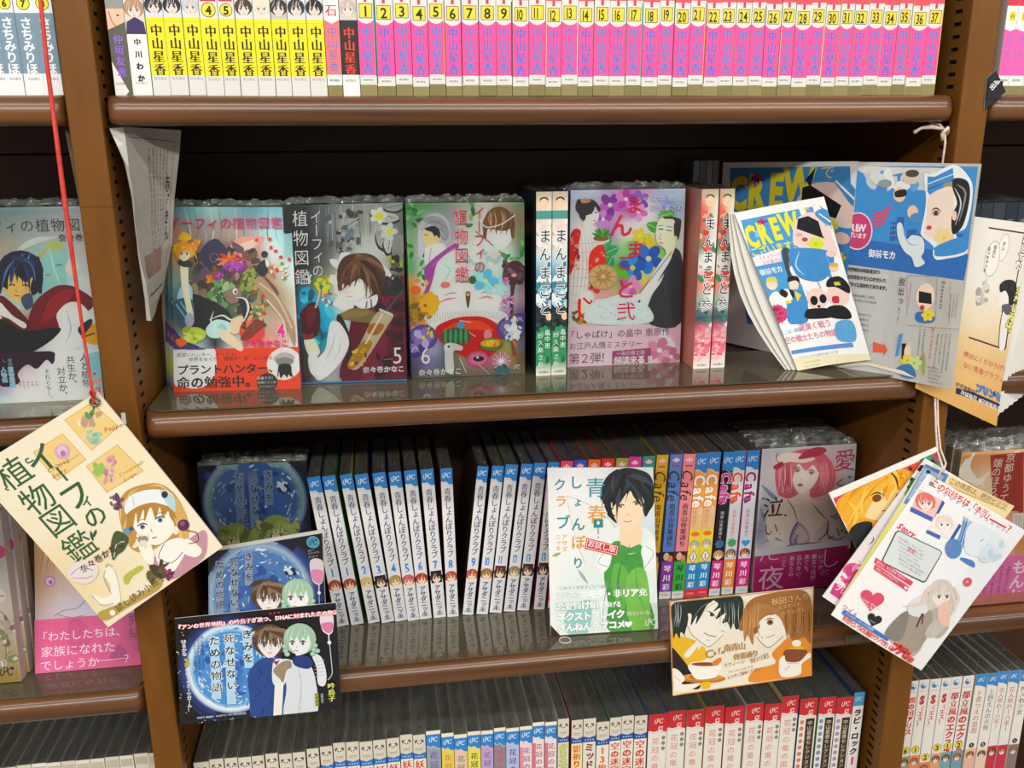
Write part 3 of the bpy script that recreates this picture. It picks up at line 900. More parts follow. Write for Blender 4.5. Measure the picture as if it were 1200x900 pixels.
for i, (xb, ln, tt) in enumerate(R3):
    T = tt; yb = .0905 + random.uniform(-.001, .0015)
    if i < 15:
        p = sp_club(T, vols[i], HC[i], i); bd = sidec[i]; n = vols[i]
        lb = 'white comic spine with blue crest and blue number %s, %s' % (word(n), 'leaning left' if i < 9 else 'leaning right')
        if i == 0: lb = 'white comic spine with blue number one, leftmost of the leaning white row'
        if i == 1: lb = 'white comic spine with blue number one, second of the leaning white row'
        if i == 13: lb = 'white comic spine with blue number thirteen, left one of that pair'
        if i == 14: lb = 'white comic spine with blue number thirteen, partly behind the young man booklet'
        g = 'white numbered comics on the lower middle shelf'
    elif i < 22:
        c, nm = emb[i - 15]; p = sp_emblem(T, c, i); bd = c
        lb = '%s comic spine mostly hidden behind the young man sample booklet' % nm; g = 'cafe comics on the lower middle shelf'
    elif i < 25:
        c, nm, lo = [('dba822', 'golden yellow', ('e8a030', '6a4010')), ('5a80c4', 'steel blue', ('8a3aa8', 'f4ecf8')), ('f08a90', 'salmon pink', ('3cae48', '1c4020'))][i - 22]
        p = sp_emblem(T, c, i, low=lo); bd = c; lb = '%s cafe comic spine with black script lettering' % nm; g = 'cafe comics on the lower middle shelf'
    else:
        kd = 'ookgm'[i - 25]; p = sp_cafe(T, kd); bd = {'o': 'e8a850', 'k': '2a1a24', 'g': 'd8d8dc', 'm': 'c83a88'}[kd]
        lb = ['orange and yellow cafe comic spine with blue crest, left one of the pair', 'orange and yellow cafe comic spine with blue crest, right one of the pair',
              'black cafe comic spine with magenta letters and magenta foot', 'silver cafe comic spine with orange letters and orange foot',
              'silver cafe comic spine with magenta letters and blue heart'][i - 25]; g = 'cafe comics on the lower middle shelf'
    spine_book(xb / 1000, T / 1000, yb, ZS3, p, lb, g, ln, .1755, .113, bd, True, seed=i)

# ---- bottom shelf, spines


def sp_panda(t, title, tc, band='2f74c4', body='f0ead8', oc=None):
    p = Print(t, 176, body); p.rect0(0, 0, t, 24, 'dcd6c4')
    cx = t / 2
    p.ell(cx - 3, 8.4, 1.9, 2.2, '6a5c4c'); p.ell(cx + 3, 8.4, 1.9, 2.2, '6a5c4c'); p.ell(cx, 11, 3.4, 3.6, 'e8e2d2'); p.ell(cx - 1.4, 10.6, .8, 1.1, '6a5c4c'); p.ell(cx + 1.4, 10.6, .8, 1.1, '6a5c4c'); p.ell(cx, 12.6, .7, .5, '6a5c4c')
    p.rect0(2.4, 17, t - 4.8, .8, '9a8a78'); p.rect0(3, 19, t - 6, .6, 'b0a090')
    p.poly([(0, 22), (t * .5, 24.5), (t, 22), (t, 30), (0, 30)], band)
    for k_ in range(4): p.ell(t * (.2 + .2 * k_), 27, .7, .7, 'e8f0f8', 8)
    p.text(title, cx, 37, t * .78, tc, True, 1.03, bold=.04, out=oc)
    return p


def sp_crown(t, body, tc, side=None):
    p = Print(t, 176, body); p.rect0(0, 0, t, 4.5, 'f2ecd4'); p.rect0(0, 4.5, t, 13, '2f86d2'); p.poly([(0, 17), (t * .3, 19.5), (t * .5, 18), (t * .75, 21.5), (t, 22), (t, 16), (0, 16)], '2f86d2')
    p.line([(0, 19), (t * .3, 21.3), (t * .5, 20), (t * .75, 23.4), (t, 24)], .6, 'c0dcf0'); p.pc(t / 2, 11, 6.8, 'e4f2fc', .11)
    if side: p.rect0(0, 26, t * .28, 150, side)
    p.text('花冠の竜の国', t / 2 + (.8 if side else 0), 31, t * .62, tc, True, 1.25, bold=.015)
    return p


def sp_alpha(t, sel=False, dots='909a80'):
    p = Print(t, 176, 'ece6da'); p.rect0(0, 0, t, 21, 'cf2730'); p.poly([(0, 20), (t * .3, 22.5), (t * .6, 21), (t, 24), (t, 19), (0, 19)], 'cf2730'); p.line([(0, 22.5), (t * .3, 24.6), (t * .6, 23.2), (t, 26)], .5, 'e8a0a0')
    p.pc(t * .56, 9, 7.4, 'f4e4e0', .1); p.text('α', t * .66, 17.5, 9, 'f4e4e0', bold=.02)
    if sel:
        p.rect0(t * .42, 27, t * .5, 149, '3a2c20'); p.text('中山星香セレクション', t * .67, 33, 6.4, 'e8dcc4', True, 1.02)
        for k_ in range(14): p.ell(t * .2, 31 + k_ * 8.5, 2.6, 2.9, dots, 10)
    else:
        for k_ in range(3): p.ell(t * .84, 31 + k_ * 7, 2.2, 2.6, '8a8474', 10); p.L -= .5
        p.L += 1; p.text('花冠の竜の国', t * .42, 35, 9.4, 'd87a80', True, 1.18)
    return p


R4 = [(-210.6, 15.2, 175.1), (-194.7, 13.6, 177.3), (-180.0, 12.7, 175.5), (-166.0, 12.8, 175.8), (-152.3, 12.0, 175.7), (-138.6, 12.3, 176.6), (-125.0, 12.9, 173.4), (-110.9, 12.7, 175.3), (-96.5, 12.2, 177.3), (-82.7, 12.6, 178.2), (-69.0, 12.3, 180.5), (-55.8, 13.3, 180), (-41.7, 13.3, 178.5), (-27.6, 13.3, 180), (-13.3, 13.4, 180.3), (1.0, 12.9, 183), (14.5, 13.2, 180.3), (28.6, 15.4, 183.5), (44.9, 13.0, 180), (58.5, 13.8, 176.8), (73.0, 13.6, 178.7), (87.4, 13.2, 178.1), (101.7, 12.6, 179.6), (115.0, 14.0, 177.5), (129.9, 13.4, 178.5), (144.0, 12.5, 182.5), (157.8, 12.9, 180.6), (172.3, 12.0, 183), (187.5, 12.4, 179.4), (200.9, 14.1, 178.9), (215.9, 14.2, 173.5), (230.7, 12.6, 177.7), (243.9, 13.9, 178.3), (258.8, 14.4, 176.6), (274.4, 21.3, 177.1), (296.6, 21.4, 177.8), (319.3, 20.2, 176.4), (341.3, 21.6, 178.3), (364.5, 21.7, 175.7), (388.5, 20.6, 177.4), (410.6, 19.6, 175.0), (430.6, 19.5, 183), (453.0, 21.2, 176.9), (476.0, 20.1, 176.7), (497.3, 19.6, 174.3), (517.7, 13.0, 178.8)]
crown = [('9aa4b0', '7a48b0', None), ('e8d850', 'f0585c', None), ('f0c8a8', '3a8a98', None), ('ece458', '1c3424', None), ('c8a0d0', '3a7ab8', None), ('8c8c94', 'e02c6c', None), ('b4c4e8', '6a2c90', None), ('f4dce0', '7a5a88', 'f08ca8'), ('f4e4e4', '8a5a78', 'f07090'), ('f4e4e4', '8a5a78', 'f07090')]
crn = ['grey', 'yellow', 'peach', 'bright yellow', 'lilac', 'dark grey', 'pale blue', 'pale pink', 'pink edged', 'rose edged']
for i, (xb, tt, hh) in enumerate(R4):
    T = tt; y0 = .0275 + random.uniform(-.0012, .0012)
    if i < 15 or i == 16 or i == 15:
        if i < 9: p = sp_panda(T, '花の記憶', 'c8402c', '3a8ac8'); lb = 'cream comic spine with small panda emblem, %s from the left on the bottom shelf' % ordn[i]
        else: p = sp_panda(T, '妖しの森', 'e03a34'); lb = 'panda emblem spine with blue band and red lettering, %s from the bottom shelf left end' % (['tenth', 'eleventh', 'twelfth', 'thirteenth', 'fourteenth', 'fifteenth', 'sixteenth', 'seventeenth'][i - 9])
        g = 'panda emblem comics on the bottom shelf'
    elif i < 27:
        k_ = i - 17; p = sp_crown(T, *crown[k_]); lb = '%s comic spine with blue crest on the bottom shelf' % crn[k_]; g = 'blue crested comics on the bottom shelf'
    elif i < 34:
        ti, tc, bd_, oc, nm = [('クリスタル', 'e8e860', 'd8dcc0', ('3a4a30', .08), 'olive outlined'), ('影祈り', 'e8482c', 'f0e8a0', None, 'green and red'), ('ミッドナイト', '9a1c1c', 'e8e4d8', None, 'dark red'), ('13枚の絵', 'e8702c', 'f0ead8', None, 'orange numbered'),
                               ('空の迷宮', 'd8302c', 'f0ead8', None, 'bright red, left of three alike'), ('空の迷宮', 'd8302c', 'f0ead8', None, 'bright red, middle of three alike'), ('空の迷宮', 'd8302c', 'f0ead8', None, 'bright red, right of three alike')][i - 27]
        p = sp_panda(T, ti, tc, '2858a8', bd_, oc); lb = 'panda emblem comic spine, lettering %s, middle of the bottom shelf' % nm; g = 'panda emblem comics on the bottom shelf'
    elif i < 42:
        p = sp_alpha(T); lb = 'wide cream comic spine with red crest and pink lettering, %s of that run' % ordn[i - 34]; g = 'red crested comics on the bottom shelf'
    elif i < 45:
        p = sp_alpha(T, True, ['d88070', '7a90b8', 'a890c8'][i - 42]); lb = 'red crested comic spine with dark brown title strip and %s dots' % ['pink', 'blue', 'lilac'][i - 42]; g = 'red crested comics on the bottom shelf'
    else:
        p = Print(T, 176, 'eceae6'); p.rect0(0, 0, T, 18, '4a9ac8'); p.pc(T / 2, 9, 6.6, 'cfe6f2', .1); p.text('ラビ・ロック', T / 2, 27, 9.5, '141414', True, 1.1, bold=.05, skew=.1); p.text('1', T / 2, 92, 14, 'e040a0', bold=.05)
        lb = 'white comic spine with bold black lettering beside the right upright on the bottom shelf'; g = 'comics on the bottom shelf'
    bd = ['d8d0bc', 'c8b87a', '4a78a8', 'e8e0d0', '3a8a88', 'd8a830', '2a5aa0', '8a4a98', 'b03040', '2a3a78', 'c83a88', '6a8a60'][(i * 5) % 12] if i > 26 else 'ddd6c6'
    spine_book(xb / 1000, T / 1000, y0, TOP[4] + .0002, p, lb, g, 0, hh / 1000 * .992, .113, bd, True, seed=i)

RB4 = [(593.8, 10.9), (606.1, 12.7), (619.7, 13.3), (634.1, 12.3), (647.1, 13.5), (661.7, 14.2), (679.1, 14.4), (694.3, 13.7), (710.1, 12.0), (722.9, 13.0), (737.0, 13.5)]
rb = [('闇の国アリス', 'd83038', '6'), ('S〈エス〉', 'c83038', '1'), ('S〈エス〉', 'c83038', '2'), ('S〈エス〉', 'c83038', '3'), ('都立風のエクスタシ', 'c83040', '1'), ('都立風のエクスタシ', 'c83040', '2'),
      ('ト書つえの遊戯', 'c07070', '1'), ('上野えんの水無', '6a6a98', '2'), ('花人根わーハ家ー', 'b86060', ''), ('花人根わーハ家ー', 'b86060', ''), ('押入れ少女', '3a3434', '1')]
for i, (xb, tt) in enumerate(RB4):
    ti, tc, nn = rb[i]; T = tt; p = Print(T, 176, 'ebe6de')
    if i < 6:
        p.ell(T / 2 - .6, 8, 4.0, 4.2, '6aa0d0'); p.ell(T / 2 + .3, 7, 2.6, 2.6, 'd8e8f2'); p.ell(T / 2 - 1, 9, 2.0, 1.8, '3a74b0'); p.rect0(2, 15, T - 4, .8, 'd8a0a0')
    else:
        p.rect0(0, 0, T, 15, '3a8ad0'); p.pc(T / 2, 8, 6, 'dcecf8', .11); p.poly([(0, 15), (T * .5, 16), (T, 19), (T, 14), (0, 14)], '3a8ad0')
    if ti[0] == 'S': p.text('S', T / 2, 27, 15, tc, bold=.07, sx=.8); p.text(ti[1:], T / 2, 39, 7.2, tc, True, .98, bold=.03)
    else: p.text(ti, T / 2, 26, T * (.8 if i < 6 else .6), tc, True, 1.0, bold=.05 if i < 6 else .01)
    if nn:
        zc = 108 if i == 2 else (96 if i < 6 else 99)
        if i < 6: p.ell(T / 2, zc, 5, 5.4, '2c2c20'); p.ell(T / 2, zc, 4.4, 4.8, 'f0dc40'); p.text(nn, T / 2, zc, 9, '201c10', bold=.04)
        else: p.ell(T / 2, zc, 3.4, 3.6, '3a2c2c'); p.text(nn, T / 2, zc, 4.6, 'f0e8e0', bold=.04)
    p.rect0(0, 104 if i != 2 else 115, T, 80, ['88a860', 'e8905a', 'e88850', 'e8a070', '78a8b0', '70a0a8', 'e8b8a0', 'e8d0b8', 'c83048', 'c83048', '8a7a78'][i]); p.head(T / 2, 113 if i != 2 else 124, 5, 'f4d8c4', ['6a3a2a', 'a84a30', '8a5a3a', '6a4a4a'][i % 4], 'd8a890', seed=i, bangs=4)
    nm = ['red blocky lettering and circled six, beside the right upright', 'large red S and circled one', 'large red S and circled two placed lower', 'large red S and circled three', 'outlined red lettering and circled one', 'outlined red lettering and circled two',
          'blue crest and faint pink lettering', 'blue crest and faint violet lettering', 'blue crest and red lettering, left of two alike', 'blue crest and red lettering, right of two alike', 'blue crest and brush style black lettering'][i]
    spine_book(xb / 1000, T / 1000, .039 + random.uniform(-.001, .001), TOP[4] + .0002, p, 'cream comic spine with ' + nm + ', right bay', 'comics on the right bay bottom shelf', 0, .1765, .113, ['e0dcd0', '8a3038'][i == 5], True, seed=i)
xx = -.4455
for i in range(14):
    T = 13.6; p = Print(T, 176, ['e6e2d4', 'd8d4c4', 'e8e6de'][i % 3]); p.rect0(1, 4, T - 2, 9, 'c8c0aa'); p.text('花の記憶', T / 2, 22, 7, '7a5a4a', True, 1.1)
    spine_book(xx, T / 1000, .047 + random.uniform(-.001, .001), TOP[4] + .0002, p, 'cream comic spine at the foot of the left bay, %s from the left upright' % ordn[min(13 - i, 14)], 'cream comics at the foot of the left bay', 0, .176, .113, 'd0cab8', True, seed=i)
    xx += .0143

# ---- thick spines among the face-out comics on the middle shelf


def sp_koto(t, vol):
    p = Print(t, 184, 'dce6e4')
    if vol == 1:
        p.wash(['d8d0b8 e0d8c0', 'e8c8b0 e8e0d0', 'e8e8e4 ece4dc', 'b8d8e0 d8e8e4', '5a98b0 88b8c0', '183040 284048', '1c2024 30302c', '2a9060 2c7848', '2c8c58 3c9860', 'e8e8e0 e0dcd0'], k=3)
        p.ell(t / 2, 9, 5, 6.5, 'f0d4b0'); p.rect0(0, 18, t, 8, '4a9a90'); p.scatter((0, 28, t, 60), ['e8b090', 'f4e8e0', 'e8d0c8'], 12, 2.6, 3)
        p.scatter((0, 70, t, 110), ['a8d0dc', '78b4c8', 'e8f0f0', '3c7c98'], 22, 2.8, 5); p.scatter((0, 112, t, 134), ['10141c', '243040', '1c2830'], 10, 3, 6); p.scatter((0, 134, t, 172), ['2c8c58', '1c6c40', '48a070'], 16, 3, 7); p.ell(t * .85, 122, 3, 4, 'f0c8a0')
        p.text('まんまこと', t / 2 + 1.2, 42, 14.0, '232c3a', True, 1.28, sx=.88, out=('f4f8f8', .06), bold=.01)
        p.text('紗久楽さわ', t * .3, 141, 6.2, 'e8f8ec', True, 1.2); p.text('畠中恵', t * .76, 138, 6.2, 'e8f8ec', True, 1.1)
    else:
        p.wash(['e8c8b0 d8d0b0', 'e05040 e8e4d0', 'd04038 e0e8e0', '3a8858 f0f0ec', 'e8e4e0 f0ece8', 'e86050 f0e8e4', '88a890 e8f0ec', '284858 486878', 'f07888 f0a0a8', 'f8a8b0 f4d0d0', 'f0f0e8 f0ece4'], k=3)
        p.ell(t / 2, 10, 5, 7, 'f0d0a8'); p.scatter((0, 22, t * .7, 60), ['d83c30', 'e86050', 'f0a090', '3c8c58'], 16, 2.8, 3); p.scatter((0, 55, t, 90), ['3c8c58', '78b080', 'e0e8e0', '2c6c48'], 10, 2.6, 5)
        p.scatter((t * .4, 82, t, 100), ['e04838', 'f08068'], 6, 2.8, 6); p.scatter((0, 112, t, 134), ['2c4c58', '3c8c5c', '486470'], 10, 2.8, 7); p.scatter((0, 136, t, 170), ['f07888', 'f8a8b0', 'e85870', 'f8d8d8'], 22, 2.8, 8)
        p.text('まんまこと参', t / 2 + 1.2, 34, 13.4, '262e48', True, 1.22, sx=.88, out=('f8f6f4', .06), bold=.01)
        p.text('紗久楽さわ', t * .3, 146, 5.6, 'f6e8e8', True, 1.15, out=('e05870', .04)); p.text('畠中恵', t * .76, 142, 5.6, 'f6e8e8', True, 1.1, out=('e05870', .04))
    p.ell(t * .5, 7.5, 4.2, 2.6, '3a3230'); p.ell(t * .5, 9.5, 3.6, 3.2, 'f2d6b4'); p.text(PUB, t / 2 - 3.6, 179, 2.6, '6a6a60')
    return p


for i, (x, t, v, lb) in enumerate([(154.0, 15.2, 1, 'dark green and white comic spine, left one of two beside the face-out kimono comic'), (170.0, 15.2, 1, 'dark green and white comic spine touching the left side of the kimono comic'),
                                   (319.5, 17.6, 2, 'red and pink floral comic spine touching the right side of the kimono comic'), (339.0, 15.0, 2, 'red and pink floral comic spine beside the curling flyers')]):
    spine_book(x / 1000, t / 1000, .066 + .001 * (i % 2), ZS2, sp_koto(t, v), lb, 'thick comics beside the kimono comic', 0, .1825, .118, ['1c2c34', '1c2c34', 'c87868', 'c87868'][i], True, seed=i)
for i in range(4):
    T = 7; p = Print(T, 206, ['8a8a88', '6a6c6c'][i % 2])
    spine_book(.3605 + i * .0078 - .004, T / 1000, .197, ZS2, p, 'thin grey booklet spine standing behind the left brochure page', 'thin grey booklets behind the brochure', 0, .205, .045, '7a7a78', False)
for i in range(9):
    T = 13.5; p = Print(T, 172, ['2c3440', '383c48', '242c3c'][i % 3]); p.text('夜の海', T / 2, 20, 7, '8a98a8', True, 1.2)
    spine_book(.5765 + i * .0142, T / 1000, .060, TOP[2] + .0002, p, 'dark blue comic spine behind the tan manga page in the right bay', 'dark spined comics on the right bay middle shelf', 0, .166, .113, '303640', True, seed=i)
for i in range(8):
    T = 13.2; p = sp_crown(T, ['e8dcc0', 'd8d8d8', 'c8d8b8', 'e8e0d8'][i % 4], '5a4a6a')
    spine_book(.5755 + i * .0139, T / 1000, .112, TOP[3] + .0002, p, 'blue crested comic spine behind the face-out orange comic in the right bay', 'blue crested comics in the right bay', 0, .176, .113, 'c8c0a0', True, seed=i)

# ------------------------------------------------------------------ face-out books and loose sheets


def bil(Q, u, v):
    a, b, c, d = [np.array(q, float) for q in Q]   # tl tr br bl (mm)
    return (a * (1 - u) + b * u) * (1 - v) + (d * (1 - u) + c * u) * v


def qnormal(Q):
    a, b, c, d = [np.array(q, float) for q in Q]
    n = np.cross(b + c - a - d, d + c - a - b); n /= np.linalg.norm(n)
    return n if n[1] > 0 else -n      # points into the shelf


def qbox(Q, n, u0, u1, v0, v1, d0, d1):
    P = []
    for dd in (d0, d1):
        for (u, v) in ((u0, v0), (u1, v0), (u1, v1), (u0, v1)): P.append(tuple((bil(Q, u, v) + n * dd) / 1000))
    return P, [(0, 1, 2, 3), (7, 6, 5, 4), (0, 4, 5, 1), (1, 5, 6, 2), (2, 6, 7, 3), (3, 7, 4, 0)]


def put(name, boxes, mat, parent, base, smooth=False):
    V = []; F = []
    for v, f in boxes:
        n = len(V); V += [tuple(np.array(p) - base) for p in v]; F += [tuple(n + i for i in q) for q in f]
    return link(name, mesh(name, V, F, smooth), parent, mat)


def face_book(Q, pr, label, group, t=15, copies=1, board='d8d4cc', spine='d8d4cc', band=None, bandpr=None, wrap=True, shift=(0, 0), sticker=None, z=None, cat='book', clabel=None):
    """Q: front face corners in mm. The spine is on the right; further copies stand behind it"""
    n = qnormal(Q); seed = int(abs(Q[0][0]) * 7) % 97
    if 'plant' in group or 'kimono' in group or 'scarf' in label:  # lit covers get brightness put into their inks; shaded ones stay dull
        pr.grade(1.2, 1.25)
        if bandpr is not None: bandpr[1].grade(1.1, 1.1)
    for c in range(copies):
        rnd = random.Random(seed + c)
        off = np.array([n[0], n[1], 0]) * (t + 1.6) / math.hypot(n[0], n[1]) * c + np.array([shift[0] * c + (rnd.uniform(-1, 1) if c else 0), 0, shift[1] * c])
        q = [tuple(np.array(p, float) + off) for p in Q]
        base = (bil(q, .5, 1) + n * t / 2) / 1000
        lb = label if c == 0 else '%s copy behind the %s' % (['', 'second', 'third', 'fourth', 'fifth', 'sixth'][c], clabel or label)
        o = empty('comic_book', tuple(base), lb, cat, group)
        mp = lambda u, v, l: (bil(q, u / pr.w, v / pr.h) - n * (l + .02)) / 1000 - base
        if c == 0: fm = pr.mesh('front_print', mp)
        if c < 3: link('front_print', fm, o, M['wrapped' if wrap else 'gloss'])
        mb = Print(10, 10, board); bx = []
        W = float(np.linalg.norm(np.array(q[1]) - np.array(q[0]))); H = float(np.linalg.norm(np.array(q[3]) - np.array(q[0])))
        e = .7
        cov = [qbox(q, n, 0, 1, 0, 1, 0, e), qbox(q, n, 0, 1, 0, 1, t - e, t), qbox(q, n, 1 - e / W, 1, 0, 1, e, t - e)]
        V = []; F = []
        for v, f in cov:
            k_ = len(V); V += [tuple(np.array(p) - base) for p in v]; F += [tuple(k_ + i for i in g) for g in f]
        me = mesh('cover', V, F); ca = me.color_attributes.new('Col', 'FLOAT_COLOR', 'CORNER')
        buf = []
        for fi in range(len(F)): buf += list(hx(board if fi < 12 else spine)) * 4
        ca.data.foreach_set('color', buf)
        link('cover', me, o, M['wrapped' if wrap else 'gloss'])
        put('page_block', [qbox(q, n, .8 / W, 1 - 1 / W, .8 / H, 1 - .8 / H, e, t - e)], M['pagey'], o, base)
        if bandpr is not None and c == 0:
            v0 = bandpr[0]; bp_ = bandpr[1]
            mp2 = lambda u, v, l: (bil(q, -.004 + 1.008 * u / bp_.w, v0 + (1.004 - v0) * v / bp_.h) - n * (l + .9)) / 1000 - base
            link('paper_band', bp_.mesh('paper_band', mp2), o, M['wrapped'])
        if wrap:
            # crumpled film standing up along the top, and a thin film over the front
            V = []; F = []; nu, nv = 26, 4
            for i in range(nu + 1):
                for j in range(nv + 1):
                    hgt = (0 if j == nv else rnd.uniform(.2, 1.5) if j == 0 else rnd.uniform(1.0, 7.5 if c < 2 else 4))
                    P = bil(q, i / nu, 0) + n * (-.8 + (t + 1) * j / nv + (rnd.uniform(-1.2, 1.2) if 0 < j < nv else 0)) + np.array([0, 0, .3 + hgt * (.5 if i in (0, nu) else 1)])
                    V.append(tuple(P / 1000))
            for i in range(nu):
                for j in range(nv):
                    a = i * (nv + 1) + j; F.append((a, a + nv + 1, a + nv + 2, a + 1))
            b0 = len(V)
            if c == 0:
                for (u, v) in ((0, 0), (1, 0), (1, 1), (0, 1)): V.append(tuple((bil(q, -.004 + 1.008 * u, v) - n * 2.4) / 1000))
                F.append((b0 + 3, b0 + 2, b0 + 1, b0))
            w_ = put('shrink_wrap', [(V, F)], M['crumple'], o, base)
            w_.data.materials.append(M['film'])
            if c == 0: w_.data.polygons[len(F) - 1].material_index = 1
        if sticker is not None and c == sticker[0]:
            ctr = bil(q, sticker[1], 0) + n * t * .5
            P = [tuple((ctr + np.array([7.5 * math.cos(a), 0, 5.0 * math.sin(a)])) / 1000) for a in [math.pi * i / 10 for i in range(11)]]
            P2 = [(x, y + .0004, z) for x, y, z in P]; m_ = len(P)
            put('sticker', [(P + P2, [tuple(range(m_)), tuple(range(m_, 2 * m_))[::-1]] + [(i, (i + 1) % m_, m_ + (i + 1) % m_, m_ + i) for i in range(m_)])], M['green'], o, base)


def sheet(Q, pr, name, label, cat, group=None, t=.25, bend=None, back=None, mat='matte', cu=(), cv=(), parent=None, base=None):
    """a sheet or thin booklet with real thickness; bend(u, v) pushes the paper out of its plane (mm)"""
    n = qnormal(Q); bend0 = bend or (lambda u, v: 0)
    ku = [0] + list(cu) + [1]; kv = [0] + list(cv) + [1]

    def bend(u, v):
        u = min(max(u, 0), 1); v = min(max(v, 0), 1)
        i = max(a for a in range(len(ku) - 1) if ku[a] <= u + 1e-9); j = max(a for a in range(len(kv) - 1) if kv[a] <= v + 1e-9)
        a = (u - ku[i]) / (ku[i + 1] - ku[i]); b = (v - kv[j]) / (kv[j + 1] - kv[j])
        return (bend0(ku[i], kv[j]) * (1 - a) + bend0(ku[i + 1], kv[j]) * a) * (1 - b) + (bend0(ku[i], kv[j + 1]) * (1 - a) + bend0(ku[i + 1], kv[j + 1]) * a) * b
    bs = bil(Q, .5, 1) / 1000 if base is None else base
    mp = lambda u, v, l: (bil(Q, u / pr.w, v / pr.h) + n * (bend(u / pr.w, v / pr.h) - l - .02)) / 1000 - bs
    o = tag(bpy.data.objects.new(name, pr.mesh(name, mp, [pr.w * a for a in cu], [pr.h * a for a in cv])), label, cat, group)
    C.objects.link(o); o.data.materials.append(M[mat])
    if parent is None: o.location = tuple(bs)
    else: o.parent = parent
    us = [0] + list(cu) + [1]; vs = [0] + list(cv) + [1]
    V = []; F = []; nu, nv = len(us), len(vs)
    for d in (0, t):
        for u in us:
            for v in vs: V.append(tuple((bil(Q, u, v) + n * (bend(u, v) + d)) / 1000 - bs))
    for i in range(nu - 1):
        for j in range(nv - 1):
            a = i * nv + j; F.append((a, a + nv, a + nv + 1, a + 1)); a += nu * nv; F.append((a, a + 1, a + nv + 1, a + nv))
    m_ = nu * nv
    for i in range(nu - 1):
        for j in (0, nv - 1):
            a = i * nv + j; F.append((a, a + nv, a + nv + m_, a + m_))
    for j in range(nv - 1):
        for i in (0, nu - 1):
            a = i * nv + j; F.append((a, a + 1, a + 1 + m_, a + m_))
    link('paper_back', mesh('paper_back', V, F), o, M[back or 'paper'])
    return o


# ---- plant comic 4
q4 = [(38, 82), (552, 84), (594, 872), (55, 885)]
p = Print(115, 176, 'c8d8d4', q4)
p.wash(['5a8898 78b0b8 a8d0d0 80b8c4 68a0b0 90c4cc a8d4dc', 'b8907c 9a8478 a09890 b89888 a8a8a8 b8d8e0 a0ccd8', 'c8a088 806050 50485c 604c58 b87870 d8e4e4 b0d4dc', '889c94 605450 443c48 583448 907058 b8a890 d8e8e8',
        '4a8088 383c40 303438 506048 889070 a89078 c8c0b0', '586870 181c20 283030 687868 a8b8a8 c0a898 d0c8c0', 'a8a8b0 b8d0d0 202428 c8d8d8 d88070 d8a8a0 e8e4e4', '98a858 b8c090 d8e0e0 f0e0d8 e09080 f0e8e8 f4f0f4', '504068 b0b8a0 e8e8e8 f4f0f0 f0dcd4 f4f0f0 f4f0f4'])
for k_ in range(14): p.line([(60 + k_ * 36, 85), (90 + k_ * 33, 150 + (k_ * 37) % 60), (70 + k_ * 36, 230)], 5, ['88b0b4', 'c8dcdc', '587c88'][k_ % 3], taper=True)
for a in ((250, 90, 300, 210), (330, 90, 300, 190), (420, 90, 430, 180)): p.line([(a[0], a[1]), (a[2], a[3])], 4, '98a8a4')
p.P('290,260 330,210 420,205 440,215 400,260 350,290', 'e0a098'); p.P('300,262 350,230 420,215 370,262', 'f0c8bc')
p.scatter((140, 250, 400, 470), ['3c3038', '4c3c34', '5c4858', '384034', '70503c', '2c2830'], 60, 20, 44); p.scatter((300, 370, 440, 560), ['7c6c58', '506048', 'a09078', '3c3434'], 26, 14, 45)
p.P('165,270 200,225 240,215 280,260 300,300 260,330 220,340 180,320', '2c2444')
p.ell(225, 292, 20, 20, '6a5c88'); p.ell(225, 292, 16, 16, '2c2444')
for a in range(9): p.leaf(290 + 6 * math.cos(a), 300, 290 + 62 * math.cos(a * .7 + 3.3), 305 + 40 * math.sin(a * .7 + 3.3), 7, ['e0703c', 'c84c30', 'e89048'][a % 3])
p.ell(315, 330, 52, 26, '7c3880'); p.ell(312, 322, 42, 16, 'a050a0'); p.scatter((262, 310, 365, 345), ['c878c0', '5c2860', 'b060a8'], 16, 6, 3)
p.ell(240, 372, 26, 22, '8a3c8c'); p.scatter((215, 355, 265, 395), ['c070b8', '602860'], 12, 5, 4)
p.scatter((190, 330, 230, 400), ['c8703c', '8a4c2c', 'd88850'], 10, 9, 5)
p.P('150,430 175,410 205,440 200,500 185,530 160,520 140,470', '6a3c28'); p.scatter((120, 390, 200, 520), ['504438', '7a6a54', '38302c', '8a8470'], 26, 12, 12)
p.scatter((205, 400, 320, 500), ['6a9060', '4c7048', '88a878', '3c5840', 'a0b890'], 44, 13, 6); p.scatter((340, 350, 420, 430), ['8a9858', 'a8a060', '5c6c3c'], 18, 13, 7)
p.P('270,440 320,420 345,440 330,480 290,485', '8a7468'); p.ell(316, 436, 11, 13, 'e8e4dc'); p.ell(318, 438, 5, 7, '40343c')
p.P('70,470 120,440 260,500 300,560 240,600 150,600 100,560', '15171b'); p.P('330,470 370,480 388,520 370,580 330,600 350,540', '17191d')
p.line('318,462 360,470 372,520 340,590', 10, 'e8f0f0', taper=True); p.line('205,560 260,540 300,560 340,540', 8, 'dcecec', taper=True); p.line('220,600 212,560 225,520', 6, 'dcecec', taper=True)
p.P('190,600 230,560 290,570 300,610 250,640 205,635', 'c4dcd8'); p.P('240,590 270,580 290,640 260,650', '9cc8c8')
p.P('245,600 290,615 350,672 340,700 290,670 255,640', 'f4d0b8')
p.P('300,620 300,560 350,545 340,610', 'f0c8b0')
p.ell(388, 610, 54, 54, 'd85450'); p.ell(380, 600, 30, 36, 'e87c70'); p.P('340,640 400,560 450,580 430,600 370,650', '7c3c30'); p.scatter((340, 560, 430, 600), ['4c3028', '7c4838'], 8, 8, 8)
p.scatter((370, 500, 435, 560), ['d8a068', '688858', 'e8b890'], 12, 9, 9)
